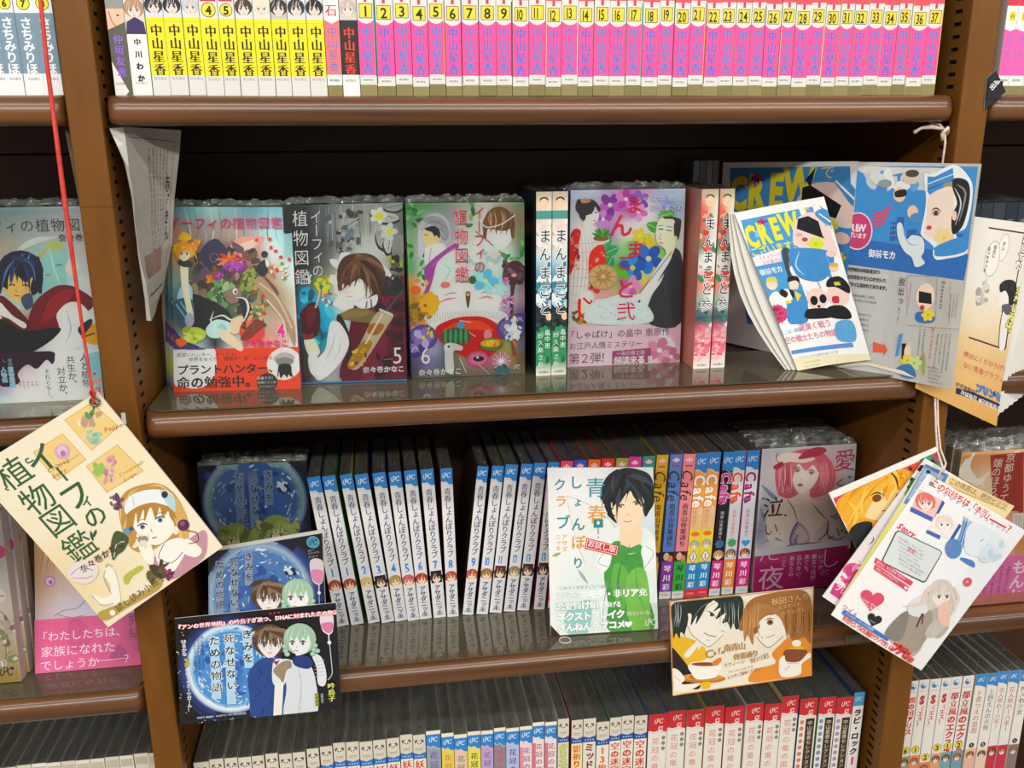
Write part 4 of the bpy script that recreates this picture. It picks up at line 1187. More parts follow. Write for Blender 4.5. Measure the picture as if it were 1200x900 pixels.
# figure on the left and the far one
p.P('70,440 100,400 130,420 128,500 90,520 66,500', 'a8c4d0'); p.P('50,480 130,470 140,570 100,600 70,560', '3c5868'); p.line('62,490 120,575', 6, '88b8c8'); p.line('80,480 128,550', 5, '88b8c8')
p.P('82,310 112,305 116,400 124,470 138,545 118,560 100,480 84,400', 'f6dcc8')
p.ell(120, 560, 20, 32, 'a8a8b8')
p.P('66,310 90,300 130,310 124,330 90,330', '283038')
p.head(97, 272, 34, 'f8dcc0', 'e8a030', 'f8d070', seed=11, bangs=6, drop=.6); p.scatter((40, 225, 160, 250), ['f0b038', 'e08c20', 'f8cc60'], 16, 10, 10)
p.P('70,215 90,185 110,190 130,210 110,222', 'e8b83c'); p.strands((98, 232), [(52, 300), (44, 270), (64, 318), (76, 276), (90, 262), (104, 258), (122, 268), (138, 300), (150, 276), (156, 312), (40, 240), (160, 250)], 13, ['f0a830', 'f8c850', 'e09020']); p.P('108,228 96,222 70,240 64,262', 'e89c28'); 
p.ell(442, 278, 14, 14, '242428'); p.P('415,320 450,300 462,330 440,370 415,360', '1c2024'); p.P('446,300 460,310 462,330 450,330', 'e8e8e0'); p.P('440,370 490,420 500,450 470,430', '6c4438')
p.P('400,400 440,380 560,560 570,680 520,560 440,450', 'a89078'); p.line('420,400 500,470 560,600', 8, 'c8b8a8'); p.line('450,470 520,560 540,660', 7, 'd8ccc4')
for x, y in ((465, 215), (408, 218), (490, 265), (535, 362), (400, 440), (432, 455), (512, 290), (495, 345), (548, 300), (440, 530), (470, 250)): p.ell(x, y, 9, 7, 'd8483c', 9, x)
p.scatter((455, 320, 540, 380), ['d8c8c0', 'c8705c', 'e8e0c8', '7c8860'], 18, 8, 13)
p.ell(140, 625, 52, 34, 'b8c468'); p.ell(100, 628, 11, 12, 'd84030'); p.scatter((90, 600, 190, 660), ['c8d080', '98a850', 'e0e4a0'], 14, 10, 14)
p.P('46,590 80,640 130,672 190,690 90,690 50,680', '4c3c70'); p.line('44,590 90,650 160,680', 6, '1c1828'); p.P('60,650 90,640 110,660 80,680', 'd8743c')
p.text('イーフィの植物図鑑', 52, 148, 53, 'd83c78', pitch=1.06, sx=.98, bold=.012)
p.text('4', 512, 606, 84, 'd8488c', sx=.8, bold=.03, out=('f8e8ec', .07)); p.text('奈々巻かなこ', 362, 667, 32, 'd82c84', pitch=1.02, bold=.03)
bp_ = Print(116, 44, 'f04e22', [(44, 686), (583, 682), (597, 872), (58, 886)])
bp_.P('44,680 210,680 235,720 238,780 215,840 160,868 100,860 56,840', 'f2efec'); bp_.ell(526, 757, 72, 74, 'f2efec')
bp_.P('480,735 500,712 530,705 560,716 570,735 540,745 500,748', 'b8b4b0'); bp_.P('490,740 530,728 566,742 550,765 510,768', '8c8886'); bp_.P('505,762 550,760 560,800 566,822 548,806 540,820 528,806 514,822 508,800', '1c1c1c')
for x in (505, 522, 540, 556): bp_.line([(x, 770), (x - 3, 815)], 5, '1c1c1c')
bp_.ell(458, 842, 44, 44, '3a3634'); bp_.text('読書です！', 422, 822, 15, 'f0ece8'); bp_.text('本格ファンタ', 424, 842, 13, 'f0ece8'); bp_.text('ファンタジー', 430, 860, 11, 'f0ece8')
bp_.text('見習いハンター、イーフィ。', 72, 712, 20, '2c2624'); bp_.text('世界をめぐり、植物の“命”にふれる', 126, 733, 20, '2c2624', pitch=1.03)
bp_.text('プラントハンター、', 92, 781, 49, '1c1a1a', pitch=.96, bold=.02); bp_.text('命の勉強中。', 98, 841, 58, '1c1a1a', pitch=1.02, bold=.03, sx=.95)
bp_.text('試し読み', 500, 705, 1, 'f2efec')
face_book([(-188.5, 96.0, 1381.9), (-78.5, 88.0, 1380.2), (-79.2, 60.1, 1209.8), (-197.4, 68.2, 1209.8)], p, 'face-out comic numbered four with orange and white paper band', 'face-out plant comics',
          15, 4, 'd8c49a', 'c86888', bandpr=(.768, bp_), shift=(-8, 0), clabel='face-out comic numbered four')

# ---- plant comic 5
q5 = [(-15, 78), (512, 66), (532, 856), (20, 872)]
p = Print(113, 176, '303236', q5)
p.wash(['202428 24282c 586064 888c8c 989c98 888c84 687068', '181c20 1c2024 606468 a0a4a0 8c9088 a8aca4 60686c', '1c2024 24282c 4c5054 989c98 c0c4c0 c8ccc8 70746c', '24282c 282c30 686c68 c8c8c4 e8e8e4 b8b8b0 585c4c',
        '1c3038 3c6068 a8b078 e8e8e8 f4f4f0 989488 403c38', '20607c 2890b0 50b8d0 e0f0f4 f0e8e8 58484c 383834', '301c24 1c6c88 40a8c8 c8e0e8 985060 582c38 545444', '2c1c20 20485c 389cb8 b0c8d4 6c3040 481c28 3c3c34', '201c20 484440 a0a0a4 a8a8b0 481c2c 341820 2c2c28', '14181c 383430 b0b0b8 94949c 381824 24141c 1c2024'])
for i in range(26):
    x = 150 + i * 13; p.line([(x, 70 + (i * 37) % 50), (x + ((i * 29) % 21) - 10, 200 + (i * 53) % 90)], 4 + i % 3 * 3, ['c8ccc8', '303438', '888c88', 'e0e4e0'][i % 4], taper=True)
for (x, y, a, l, wd, c) in ((330, 130, 2.6, 120, 22, 'a8aca8'), (370, 110, .2, 130, 30, 'b4b8b4'), (400, 190, .9, 110, 34, 'a4a8a4'), (460, 200, 1.7, 90, 26, 'c0c4c0'), (430, 90, -.2, 100, 24, '989c98'), (300, 170, 2.2, 90, 18, '788490'), (470, 250, 1.2, 110, 22, '888c84')):
    p.leaf(x - 4, y + 6, x - 2 + l * 1.06 * math.cos(a), y + 8 + l * 1.06 * math.sin(a), wd * 1.1, '2c3030'); p.leaf(x, y, x + l * math.cos(a), y + l * math.sin(a), wd, c); p.line([(x, y), (x + l * .9 * math.cos(a), y + l * .9 * math.sin(a))], 2.5, '484c4a')
    for k_ in (.3, .5, .7): p.line([(x + l * k_ * math.cos(a), y + l * k_ * math.sin(a)), (x + l * (k_ + .1) * math.cos(a) - wd * .55 * math.sin(a), y + l * (k_ + .1) * math.sin(a) + wd * .55 * math.cos(a))], 1.6, '6c706c')
p.flower(405, 122, 38, 'd0d4d0', 'e0cc28'); p.ell(408, 125, 22, 15, 'd8c830'); p.flower(450, 192, 40, 'c4c8c4', 'd8c420'); p.ell(455, 190, 16, 10, 'dccc28')
p.ell(500, 250, 34, 44, '888c84'); p.leaf(445, 300, 515, 350, 16, 'b8b830'); p.P('455,310 480,350 515,345 500,370 470,365', '7c8428')
p.scatter((180, 80, 330, 300), ['585c5c', '8c908c', '383c3c', 'b0b4b0'], 30, 10, 20); p.scatter((470, 300, 515, 420), ['24282a', '54584c', '787c58'], 14, 12, 19); p.scatter((60, 440, 200, 700), ['38a8c8', '1c7490', '68c4dc', '105c78'], 26, 16, 21); p.scatter((130, 400, 200, 460), ['d8d040', 'a8b838', 'e8e068'], 12, 12, 22); p.scatter((150, 460, 200, 520), ['d85060', 'e88090', 'f0f0f0'], 8, 7, 23)
p.P('210,520 225,480 330,300 420,330 470,420 350,520 300,560', 'f4f4f2'); p.scatter((200, 300, 260, 480), ['f0f0ee', 'e0e4e4'], 10, 22, 24)
# cloak, vest, sleeve
p.P('300,520 340,505 430,420 500,400 520,430 530,850 250,860 270,700 280,620', '5c1c2c'); p.P('380,520 430,480 470,560 440,700 400,840 330,850 360,700', '74283c'); p.scatter((400, 440, 520, 820), ['401420', '6c2436', '32101c'], 26, 22, 25)
p.P('430,385 450,400 470,380 465,410 500,395 495,430 525,425 510,470 440,470', '28282c')
p.P('235,570 280,535 350,530 400,560 420,620 380,600 300,590', '7a6c48'); p.P('225,560 300,540 360,540 350,565 270,575', '8c7c54')
p.P('240,560 276,640 290,720 270,800 262,700 250,640 222,580', '2c1c20')
p.P('200,590 240,600 278,680 250,760 190,830 140,850 110,790 170,720 185,640', 'f4f6f6'); p.line('215,640 205,700 175,760', 6, 'b8c0cc', taper=True); p.line('240,660 235,720 200,780', 6, 'c0c8d0', taper=True); p.line('190,760 160,800', 5, 'b8c0cc', taper=True)
p.P('80,668 118,660 150,720 135,745 100,740', 'f4dcc8'); p.P('100,745 140,730 130,840 160,850 110,820', 'd8dce0')
p.P('62,560 80,530 110,505 138,515 150,560 148,620 130,660 80,668 70,610', '4a1822'); p.P('90,540 125,525 130,580 100,620', '64242e'); p.line('150,450 140,500 130,530', 8, 'e8c8b0')
p.P('75,640 100,650 120,640 122,662 80,670', '7c3038')
# quiver
p.P('400,550 470,560 440,620 330,790 280,800 275,770 330,680', 'b8ac94'); p.P('375,600 432,606 400,650 358,640', '9c6c3c'); p.P('335,680 380,690 310,790 275,800 280,760', 'a08044'); p.scatter((285, 710, 350, 790), ['c8a050', '6c4c24', 'e0c070'], 14, 7, 26)
p.line('440,545 500,470 518,455', 12, '48484c'); p.line('410,535 470,562', 9, 'c8ccd0'); p.line('425,555 350,690', 8, 'd8d0bc')
p.scatter((445, 380, 510, 440), ['202024', '3c3c40'], 16, 9, 27)
# head in profile
p.P('228,420 225,370 236,330 262,300 310,288 370,292 410,320 432,360 436,410 420,470 396,515 380,470 372,440 350,450 352,420 300,440 250,455', '4a3226')
p.P('248,420 250,455 262,470 258,478 268,492 300,500 340,480 352,450 345,420 320,400 270,430', 'f6e6dc'); p.ell(352, 440, 11, 16, 'f2dccf')
p.P('232,455 228,380 250,330 300,300 330,310 326,380 300,430 308,392 276,440 282,400 252,450 258,410', '5c3e2c')
p.line('340,300 290,330 262,400', 6, 'e8d8cc', taper=True); p.line('300,330 262,360 245,420', 5, '8c6448', taper=True); p.line('380,310 330,340 300,400', 7, '7c5840', taper=True); p.line('400,340 380,400 350,440', 7, '2c1c18', taper=True); p.line('420,380 400,440 384,480', 7, '2a1c18', taper=True)
p.strands((335, 296), [(226, 440), (236, 470), (250, 425), (263, 458), (282, 438), (302, 442), (322, 418), (345, 452), (352, 500), (376, 515), (396, 514), (412, 488), (426, 468), (437, 420), (441, 385), (222, 400), (240, 400)], 20, ['4a3024', '6c4a36', '35221a', '5a3c2c', '80604c'])
p.P('290,500 340,498 400,470 392,520 330,532', 'f0f2f4'); p.line('356,500 352,530', 6, '50606c'); p.line('374,490 376,530', 6, '50606c'); p.line('258,462 300,455', 3, 'd8b8a8'); p.line('268,478 292,480', 3, 'c09888')
for a in ('植', '物', '図', '鑑'): pass
p.text('植物図鑑', 63, 135, 74, 'f0f0ec', True, 1.16, sx=.92); p.text('イーフィの', 132, 128, 62, 'e8e8e4', True, .95, sx=.85)
p.scatter((90, 380, 115, 415), ['e8e8e4'], 6, 5, 3)
p.text('5', 490, 738, 110, 'f4f4f0', sx=.85); p.line('430,760 470,758', 2, 'a8a8a4'); p.text('奈々巻かなこ', 353, 806, 31, 'f4f4f0', pitch=1.0, bold=.035)
p.line('24,868 533,852', 7, '4a78a0', False)
face_book([(-85.6, 86.0, 1382.1), (26.8, 80.0, 1383.2), (24.2, 70.2, 1209.8), (-89.8, 76.1, 1209.8)], p, 'face-out comic numbered five with brown haired archer seen from behind', 'face-out plant comics',
          14, 4, '4a6a88', '3a4048', clabel='face-out comic numbered five', sticker=(0, .45))

# ---- plant comic 6
q6 = [(20, 85), (530, 85), (533, 842), (48, 850)]
p = Print(114, 176, 'd8dcd8', q6)
p.wash(['488058 5c8c60 809080 a8a8a0 c0c0b8 a0a090 58805c', '588c60 a0a8a0 98989c c0c0bc d8d4d0 a88c74 80705c', '80a080 b0b0b4 a0a0a8 c8ccc8 e0e0dc b8a898 688858', '78a078 d0d0d4 c8b8cc d8e4dc e8e8e4 d8dcd8 487850', '509860 d8e0d8 a868a0 d8ece4 e0f0ec d0e4e0 a8b8a0', 'd88850 e8e8e0 e0e8e4 f0f4f2 d8eef0 a8d8dc 7c6068',
        'a88838 e0b040 f4f4f4 f8f8f8 f4f4f4 d8c8d0 987888', '907040 f0f0e8 f4f4f4 f4f4f4 f0f0f0 a090b0 504070', '786088 a890b0 c05840 c83c2c b84030 504468 403458', '60508c b0a8c8 487058 c04830 804838 a0a060 5c5070', '484068 8078a0 506858 a08878 b87088 a89060 604838', '484850 686860 585c50 706460 606458 687068 70684c'])
for i in range(40):
    rnd = random.Random(i); x, y = (rnd.uniform(25, 110), rnd.uniform(90, 170)) if i < 14 else ((rnd.uniform(440, 525), rnd.uniform(280, 350)) if i < 24 else ((rnd.uniform(45, 110), rnd.uniform(260, 420)) if i < 34 else (rnd.uniform(240, 350), rnd.uniform(90, 190))))
    a = rnd.uniform(0, 6.28); p.leaf(x, y, x + 34 * math.cos(a), y + 34 * math.sin(a), 9, ['3c7c44', '549858', '2c6438', '7ab070'][i % 4])
# turbaned profile
p.P('70,190 110,140 160,130 200,160 215,220 205,260 175,265 150,230 100,200', 'b8b8c0'); p.P('90,160 140,140 190,170 205,230 180,250 150,190', '98989f'); p.line('100,180 150,165 200,200', 5, '787880', taper=True); p.line('95,195 145,190 190,235', 4, 'd8d8dc', taper=True)
p.P('96,200 92,230 100,240 98,262 112,275 150,275 168,240 160,205 120,190', 'f0d0a0'); p.P('100,195 140,185 165,205 165,240 150,225 148,250 135,215 112,205', '1c2030'); p.ell(150, 240, 9, 14, 'f0c898')
p.line('100,222 116,226', 3, '2c2824'); p.P('75,200 96,215 98,300 76,320 72,260', 'c8c8d0'); p.P('110,275 160,260 190,270 180,310 110,360 100,300', 'e0e0e6'); p.line('130,280 120,340', 4, 'a8a8b4')
p.P('105,360 230,262 240,290 160,340 130,440 95,530 70,540 110,440', '9c5098'); p.P('130,360 220,285 232,296 150,350', 'b878b0')
p.P('160,340 240,290 250,380 180,460 130,500 140,420', 'd8e8e0'); p.line('180,350 210,380 180,430', 10, 'a8d8c0', taper=True)
# second head
p.ell(420, 180, 66, 78, '6c4c38'); p.P('365,230 370,200 440,210 480,200 475,250 440,290 400,280', 'e8e4e0'); p.hair(420, 190, 66, '70503a', 'b89878', 4, 6, .5, .8)
for x in (380, 400, 430, 455, 475): p.line([(x, 120), (x + 8, 170), (x - 4, 225)], 5, ['c8a888', '4c3424'][x % 2], taper=True)
p.line([(330, 130), (360, 190), (430, 180), (490, 140)], 5, 'e8e8e4')
p.line([(320, 210), (380, 260), (440, 320), (452, 370)], 5, '8c8078')
p.scatter((230, 250, 440, 400), ['c8dcd4', 'e8ece8', 'b0c8c0', 'd8c8cc'], 22, 14, 51); p.scatter((40, 420, 110, 640), ['c89848', 'a87038', 'e0c070', '7c5c34'], 20, 10, 52)
# flower and mask
p.ell(285, 500, 150, 66, 'f8faf9'); p.ell(285, 540, 140, 60, 'f8faf9'); p.ell(285, 476, 108, 36, 'fafcfb')
p.line('160,520 200,505 240,500', 9, 'e89088', taper=True); p.line('330,505 370,498 398,508', 9, 'e89088', taper=True); p.line('185,490 215,478 242,482', 5, '787c7c', taper=True); p.line('340,482 370,476 395,486', 5, '787c7c', taper=True)
p.P('276,484 287,472 298,484 290,545 284,545', '5c4438'); p.ell(287, 486, 8, 8, 'd8a868')
p.P('110,590 170,555 290,545 420,560 460,590 420,640 290,600 160,640', 'f2f4f2')
for i in range(30): x = 122 + i * 11; p.line([(x, 575 - 20 * math.sin((i + 1) / 31 * 3.1)), (x + 4, 612 - 28 * math.sin((i + 1) / 31 * 3.1))], 3, 'b8bcb8'); p.L -= .5
p.L = math.ceil(p.L)
p.P('150,628 220,592 300,582 370,592 430,640 420,720 340,780 240,740 170,690', 'b83424'); p.P('180,640 250,604 340,604 400,650 320,640 240,640', 'd85a40'); p.line('250,600 300,608', 4, 'f0c0b0'); p.line('290,650 320,672', 4, 'f0c0b0')
for (x, y, r, c, d) in ((95, 670, 62, '5c4890', '7c68ac'), (60, 720, 40, '483878', '8c80b8'), (470, 640, 60, '584880', '786898'), (510, 600, 30, '403468', '6c5c90')):
    p.ell(x, y, r, r * .9, c); p.ell(x - r * .2, y - r * .1, r * .6, r * .5, d); p.line([(x - r * .5, y + r * .5), (x, y - r * .2), (x + r * .5, y + r * .4)], 4, 'd8d0e8', taper=True)
p.flower(95, 670, 46, 'b8b0d8', 'e8d060', 5, '8878b0'); p.scatter((105, 630, 150, 665), ['e8c848', 'f0d868'], 5, 6, 3)
p.flower(120, 520, 46, 'e0a830', 'd88820', 9); p.P('80,540 120,470 150,500 150,560 110,575', 'e8b440'); p.ell(62, 462, 22, 18, 'e8783c'); p.ell(190, 442, 20, 14, 'd88080'); p.scatter((40, 530, 130, 590), ['a88840', '7c6430', 'c8a860'], 18, 9, 14)
p.flower(362, 428, 54, 'a8d8e4', 'e8e0a0', 5, '78bcd4'); p.flower(428, 465, 32, 'b8e0e8', 'f0e8c0', 5); p.ell(306, 422, 16, 18, '2c6c40')
p.P('440,380 470,345 510,345 530,380 525,440 490,450 480,570 468,560 470,450 440,430', '4c2c34'); p.scatter((440, 350, 525, 440), ['301820', '6c4450', '84606c'], 20, 9, 31); p.ell(485, 405, 12, 8, 'd8a8a8')
p.scatter((440, 500, 480, 570), ['c890b8', 'a868a0', 'e0b8d0'], 20, 6, 32); p.scatter((430, 410, 460, 440), ['b86898', 'd898b8'], 8, 6, 33)
p.line('480,570 486,640 480,700 490,760', 13, '8c4c3c'); p.line('480,600 495,640 478,680 494,720', 5, 'e0a870'); p.scatter((450, 590, 520, 690), ['e8e8f0', 'c8d0e0', 'f8f8fc'], 18, 10, 34)
p.ell(235, 668, 64, 38, '2c5c40'); [p.ell(190 + i * 22, 668, 7, 34, '5c9068', 14) for i in range(5)]; p.ell(255, 620, 17, 16, '5c98b8')
p.P('185,705 215,695 262,712 258,730 225,735 226,820 192,820 186,740', 'c8c8c8'); p.ell(202, 712, 12, 12, 'e8e8e4'); p.ell(204, 712, 6, 6, '404040')
p.ell(372, 664, 18, 24, 'e89098'); p.ell(388, 706, 50, 28, '587848'); p.ell(385, 702, 44, 17, 'dcac34'); p.scatter((345, 690, 425, 715), ['f0c848', 'b88828'], 10, 6, 35)
p.ell(328, 770, 48, 36, 'b06080'); p.ell(330, 770, 38, 24, 'c87898'); p.ell(332, 768, 24, 12, '2c1c24'); p.ell(328, 762, 6, 5, 'd8d8d8')
for i in range(22): a = i * .2856; p.line([(430, 785), (430 + 42 * math.cos(a), 780 + 40 * math.sin(a))], 4, ['f0d0e0', 'd898b8'][i % 2], False); p.L -= .5
p.L = math.ceil(p.L); p.ell(430, 782, 10, 10, 'f8f0f4')
p.line('250,760 280,830', 12, 'e0e0dc', taper=True); p.line('330,790 380,840', 7, 'd8d8d4', taper=True); p.scatter((390, 800, 470, 842), ['3c7078', '2c5058'], 14, 7, 37)
p.text('植物図鑑', 256, 145, 74, 'c83450', True, 1.13, sx=.84, out=('f0ece8', .03)); p.text('イーフィの', 334, 130, 62, 'b8405c', True, .93, sx=.8)
p.text('6', 105, 745, 110, 'f2f2f0', sx=.85); p.text('奈々巻かなこ', 90, 822, 31, 'f4f4f2', pitch=1.02, bold=.03); p.pc(497, 808, 20, 'e8e8e0')
face_book([(29.7, 76.0, 1383.0), (143.9, 76.0, 1381.8), (144.2, 76.0, 1209.8), (29.6, 76.0, 1209.8)], p, 'face-out comic numbered six with white floral mask and turbaned man', 'face-out plant comics',
          14, 4, '3a7050', '4a5a50', clabel='face-out comic numbered six', sticker=(0, .48))

# ---- kimono comic
qm = [(258, 58), (762, 50), (738, 808), (243, 828)]
p = Print(120, 180, 'e0e4e4', qm)
p.wash(['b8c0d8 c8d0e0 b8a8c8 c878b0 c8a0c8 b8c8e4 c0cce0', 'd0d4e0 a0a0a8 c8a8c8 b060a8 f0e8ec 8c98d0 b8c8e0', 'e0e0e0 e8dcd8 a888c0 f0f0ec e8d8e0 a8c878 d8dce0', 'e0b8b0 f0e8e8 a8b8a8 98c888 e8e8c8 78b868 e0e4e4', 'e8d8d8 f0ecec 68a878 68b078 d8d898 c8d070 b8b8b8', 'e0e0e4 e8c8c8 e0a8a0 88b868 f0c878 3c7cc0 505054', 'e8e8e8 d8c0b0 c8a898 e8e4d8 5090d0 486cb8 3c3c40', 'e0e4e4 d8c8b8 e0b8b0 f0e8e8 e098c0 88b0d8 38383c', 'e8e8e4 d8a898 e8e0e0 c8dce0 d8d8e8 a0c0b8 34343a', 'f0e8e0 e8a8a0 e8ecec c4dcd8 b8d4d4 889898 303036'])
for (x, y, r, c, d) in ((430, 120, 52, 'b868b8', '7c3c90'), (500, 95, 46, 'd088c8', 'b050a0'), (560, 100, 44, '6c48a0', '9068b8'), (400, 180, 40, '9858a8', 'c890c8'), (555, 150, 40, 'c878b8', 'e0a0c8')):
    p.flower(x, y, r, c, 'f0e8f0', 5, d, x * .1)
for (x, y, a, c) in ((590, 200, .5, '58a048'), (640, 170, -.3, '70b058'), (430, 250, 2, '58a868'), (470, 300, 2.6, '48a068'), (500, 280, .6, '88c078'), (560, 290, 1.2, 'b8cc58'), (440, 340, 1.9, '3c9860'), (600, 240, 1.8, '98c868')):
    p.leaf(x, y, x + 80 * math.cos(a), y + 60 * math.sin(a), 24, c); p.line([(x, y), (x + 70 * math.cos(a), y + 52 * math.sin(a))], 2, 'd8e8c8')
p.flower(595, 300, 50, 'f0a050', 'f8e890', 5, 'e8c860'); p.flower(560, 250, 34, 'f4d070', 'f8f0b0', 5); p.flower(600, 350, 66, '4078c8', 'e8e8c0', 5, '3058a8', .4); p.flower(530, 390, 60, '5090d0', 'e8e870', 5, '2c60b0', 1); p.flower(520, 470, 50, 'c868b0', 'f0e890', 5, 'e098c8'); p.leaf(440, 380, 520, 440, 20, '70b850')
p.flower(560, 600, 40, '60a898', 'e8e0b0', 5, '4890a8'); p.flower(480, 560, 30, 'e0a0c0', 'f0e8d0', 5)
# woman in kimono
p.P('262,240 290,215 350,205 380,240 400,300 410,380 350,400 330,480 300,620 245,620 250,420', 'e6e2e2')
for i in range(7): p.line([(262 + i * 14, 250), (256 + i * 18, 400), (250 + i * 12, 560)], 2, 'b07068', taper=True)
for i in range(8): p.line([(258, 290 + i * 36), (370 - i * 8, 280 + i * 38)], 1.6, 'c89890')
p.P('262,235 300,228 292,290 270,380 254,420 250,360', 'c83838'); p.scatter((258, 240, 290, 400), ['e07868', 'a02830', 'f0a090'], 16, 7, 2); p.P('345,320 400,290 412,400 380,500 345,470 335,400', 'd04840'); p.scatter((345, 320, 410, 480), ['e87868', 'b03034', 'f0b0a0'], 20, 7, 3)
p.P('320,170 345,175 355,225 330,235 310,215', 'f6e4da')
p.P('330,118 375,120 382,150 376,185 350,200 328,190 318,150', 'f8e8de'); p.ell(320, 128, 42, 36, '2c2830'); p.ell(298, 108, 16, 14, '24202a'); p.P('300,110 350,95 385,130 380,150 360,125 330,150 318,185 300,175 290,140', '2c2830'); p.P('300,95 330,92 345,105 310,112', 'b8906c')
p.line('362,152 376,150', 4, '2c2428'); p.line('338,155 352,156', 3, '2c2428'); p.line('356,186 366,185', 4, 'c85048'); p.line('344,140 352,139', 2, '50404a'); p.line('364,138 376,136', 2, '50404a')
p.P('370,270 415,262 425,275 380,290', 'f6e0d4'); p.ell(390, 262, 34, 12, '885c38'); [p.leaf(392, 258, 392 + 44 * math.cos(a), 258 - 40 * abs(math.sin(a)) - 6, 6, ['5c9c48', '88b860', '3c7c40'][int(a * 3) % 3]) for a in (.3, .7, 1.1, 1.5, 1.9, 2.3, 2.8)]
p.ell(400, 430, 66, 56, 'b8a078'); p.ell(398, 428, 60, 50, 'c8b088'); p.ell(400, 426, 34, 30, 'b89868')
for i in range(10): a = i * .628; p.line([(400, 427), (400 + 58 * math.cos(a), 428 + 48 * math.sin(a))], 2.5, '8c6c48', False); p.L -= .5
p.L = math.ceil(p.L); p.ell(400, 427, 11, 10, 'd8c098')
p.P('300,500 340,490 360,520 345,560 310,560 292,540', 'f0e8dc'); p.P('290,560 340,560 350,620 330,630 270,630 260,590', 'e8d8c4'); p.scatter((265, 580, 330, 625), ['c88850', '6c5044', 'd8a068'], 10, 11, 4); p.line('296,525 300,600 360,590 410,580 440,632', 13, 'd84038'); p.line('312,520 340,545 350,530', 9, 'c83030')
# man
p.P('470,500 560,500 640,380 700,310 745,360 742,630 590,632 510,560', 'd8dee2'); p.P('660,440 700,310 748,355 742,632 594,630 610,520', '35343a'); p.P('690,350 745,380 744,620 700,600', '2b2a30')
p.P('420,520 500,505 600,560 600,632 330,630 350,540', 'd4e0e4'); [p.ell(360 + (i * 53) % 220, 540 + (i * 31) % 85, 3, 3, '88a8b8', 6) for i in range(22)]; p.line('555,540 620,470 680,390', 8, '28282e')
p.P('560,520 640,380 690,320 700,345 650,430 600,520', 'f2f2f4')
p.P('640,190 660,172 720,185 728,240 712,290 690,320 660,300 636,280 630,230', 'f8e6d2'); p.P('670,250 720,255 705,330 680,345', 'f4dcc6')
p.P('712,195 740,180 738,230 728,268 712,250', '35302e'); p.P('664,170 700,168 735,178 738,192 720,200 706,180 670,178', '3c3634'); p.ell(718, 262, 7, 11, 'f2d4bc')
p.line('642,222 664,222', 4, '2c2624'); p.line('676,226 700,230', 4, '2c2624'); p.line('640,208 662,206', 3, '6c5c54'); p.line('676,210 704,214', 3, '6c5c54'); p.line('645,280 662,282', 5, 'd86c60'); p.line('652,240 646,262 656,266', 2.5, 'b08c78')
p.line('700,320 640,400 560,500', 3, '50505a')
p.text('まんまこと弐', 538, 122, 62, 'd02c5c', False, bold=.0) if False else None
for ch, x, y, z in (('ま', 538, 118, 74), ('ん', 478, 205, 108), ('ま', 540, 310, 82), ('こ', 492, 365, 72), ('と', 498, 480, 96), ('弐', 500, 580, 88)): p.text(ch, x, y, z, 'd02a5c', bold=.012)
p.text('畠中 恵', 622, 92, 31, 'f2f4f8', bold=.02, out=('5868a8', .05)); p.text('紗久楽さわ', 622, 132, 29, 'f2f4f8', bold=.02, out=('5868a8', .05)); p.text('原作', 582, 93, 13, 'e8ecf4'); p.text('作画', 582, 134, 13, 'e8ecf4')
bp_ = Print(121, 42, 'f4ccd6', [(243, 638), (742, 624), (738, 808), (243, 828)])
bp_.wash(['f2c8d4 f4d4dc f4ccd8 eec4d0', 'f4d0da f4d4de f0c4d0 e8b8c8', 'f2ccd6 f4d4dc f0c8d4 f0ccd6'])
bp_.flower(690, 700, 52, 'f8ecf0', 'f8e8f0', 5, 'e8b8cc'); bp_.flower(650, 750, 60, 'd898b0', 'f8e8ee', 5, 'c880a0'); bp_.flower(700, 780, 44, 'e0a8bc', 'f8e8ee', 5, 'c07898')
bp_.poly([(442, 752), (612, 738), (612, 806), (442, 815)], 'a0507c', False)
bp_.text('「しゃばけ」の畠中 恵原作', 256, 676, 38, '6c2c48', pitch=1.0, bold=.004); bp_.text('お江戸人情ミステリー', 266, 728, 34, '7c3c58', pitch=.98)
bp_.text('第２弾！', 274, 786, 52, '7c2c4c', pitch=.92, bold=.01); bp_.text('―あの麻之助', 470, 762, 22, 'f8e8ee', pitch=1.0); bp_.text('縁談来る!?', 468, 795, 38, 'fdf4f6', pitch=.93, bold=.05)
face_book([(194.2, 96.0, 1391.2), (313.1, 96.0, 1391.2), (314.6, 96.0, 1209.8), (192.8, 96.0, 1209.8)], p, 'face-out floral comic with kimono woman and man under pink band', 'face-out kimono comics',
          15, 4, '8a6a98', 'b8b0b0', bandpr=(.765, bp_), clabel='face-out kimono comic', sticker=None)

# ---- left bay plant comic
ql = [(-221, 69), (349, 59), (440, 878), (-104, 903)]
p = Print(113, 178, 'b8c4c4', ql)
p.wash(['506870 587078 688084 788c90 909ca0 a0a8ac', '60746c 707c70 88908c 989c9c a8a8a8 b4b0b0', '806850 988470 a8a090 98b0b0 b8b8b8 c0bcbc', '987058 a09080 b8b8a8 a8ccc8 a8c4c4 c8c8c8', 'b0a898 c0b8a8 a8b8b0 88bcb8 b0d0d0 d8d8d8', 'd8d8d4 e0e0dc c8c8c0 98b8b4 c0dcdc e8e8e8', 'b8b0a8 e8e8e8 984850 a06860 b0e0dc d8f0ee', '383438 403c40 783038 e8ece8 b0dcd8 c8e8e4', '241c24 2c2428 282428 e4e8ec e8ecf0 b8d8d8', '281c2c 28202c 1c1c24 d8dce4 f0ece8 e8d8c8', '3c2448 341c40 2c2034 c8c8cc f0ece8 a8c8cc'])
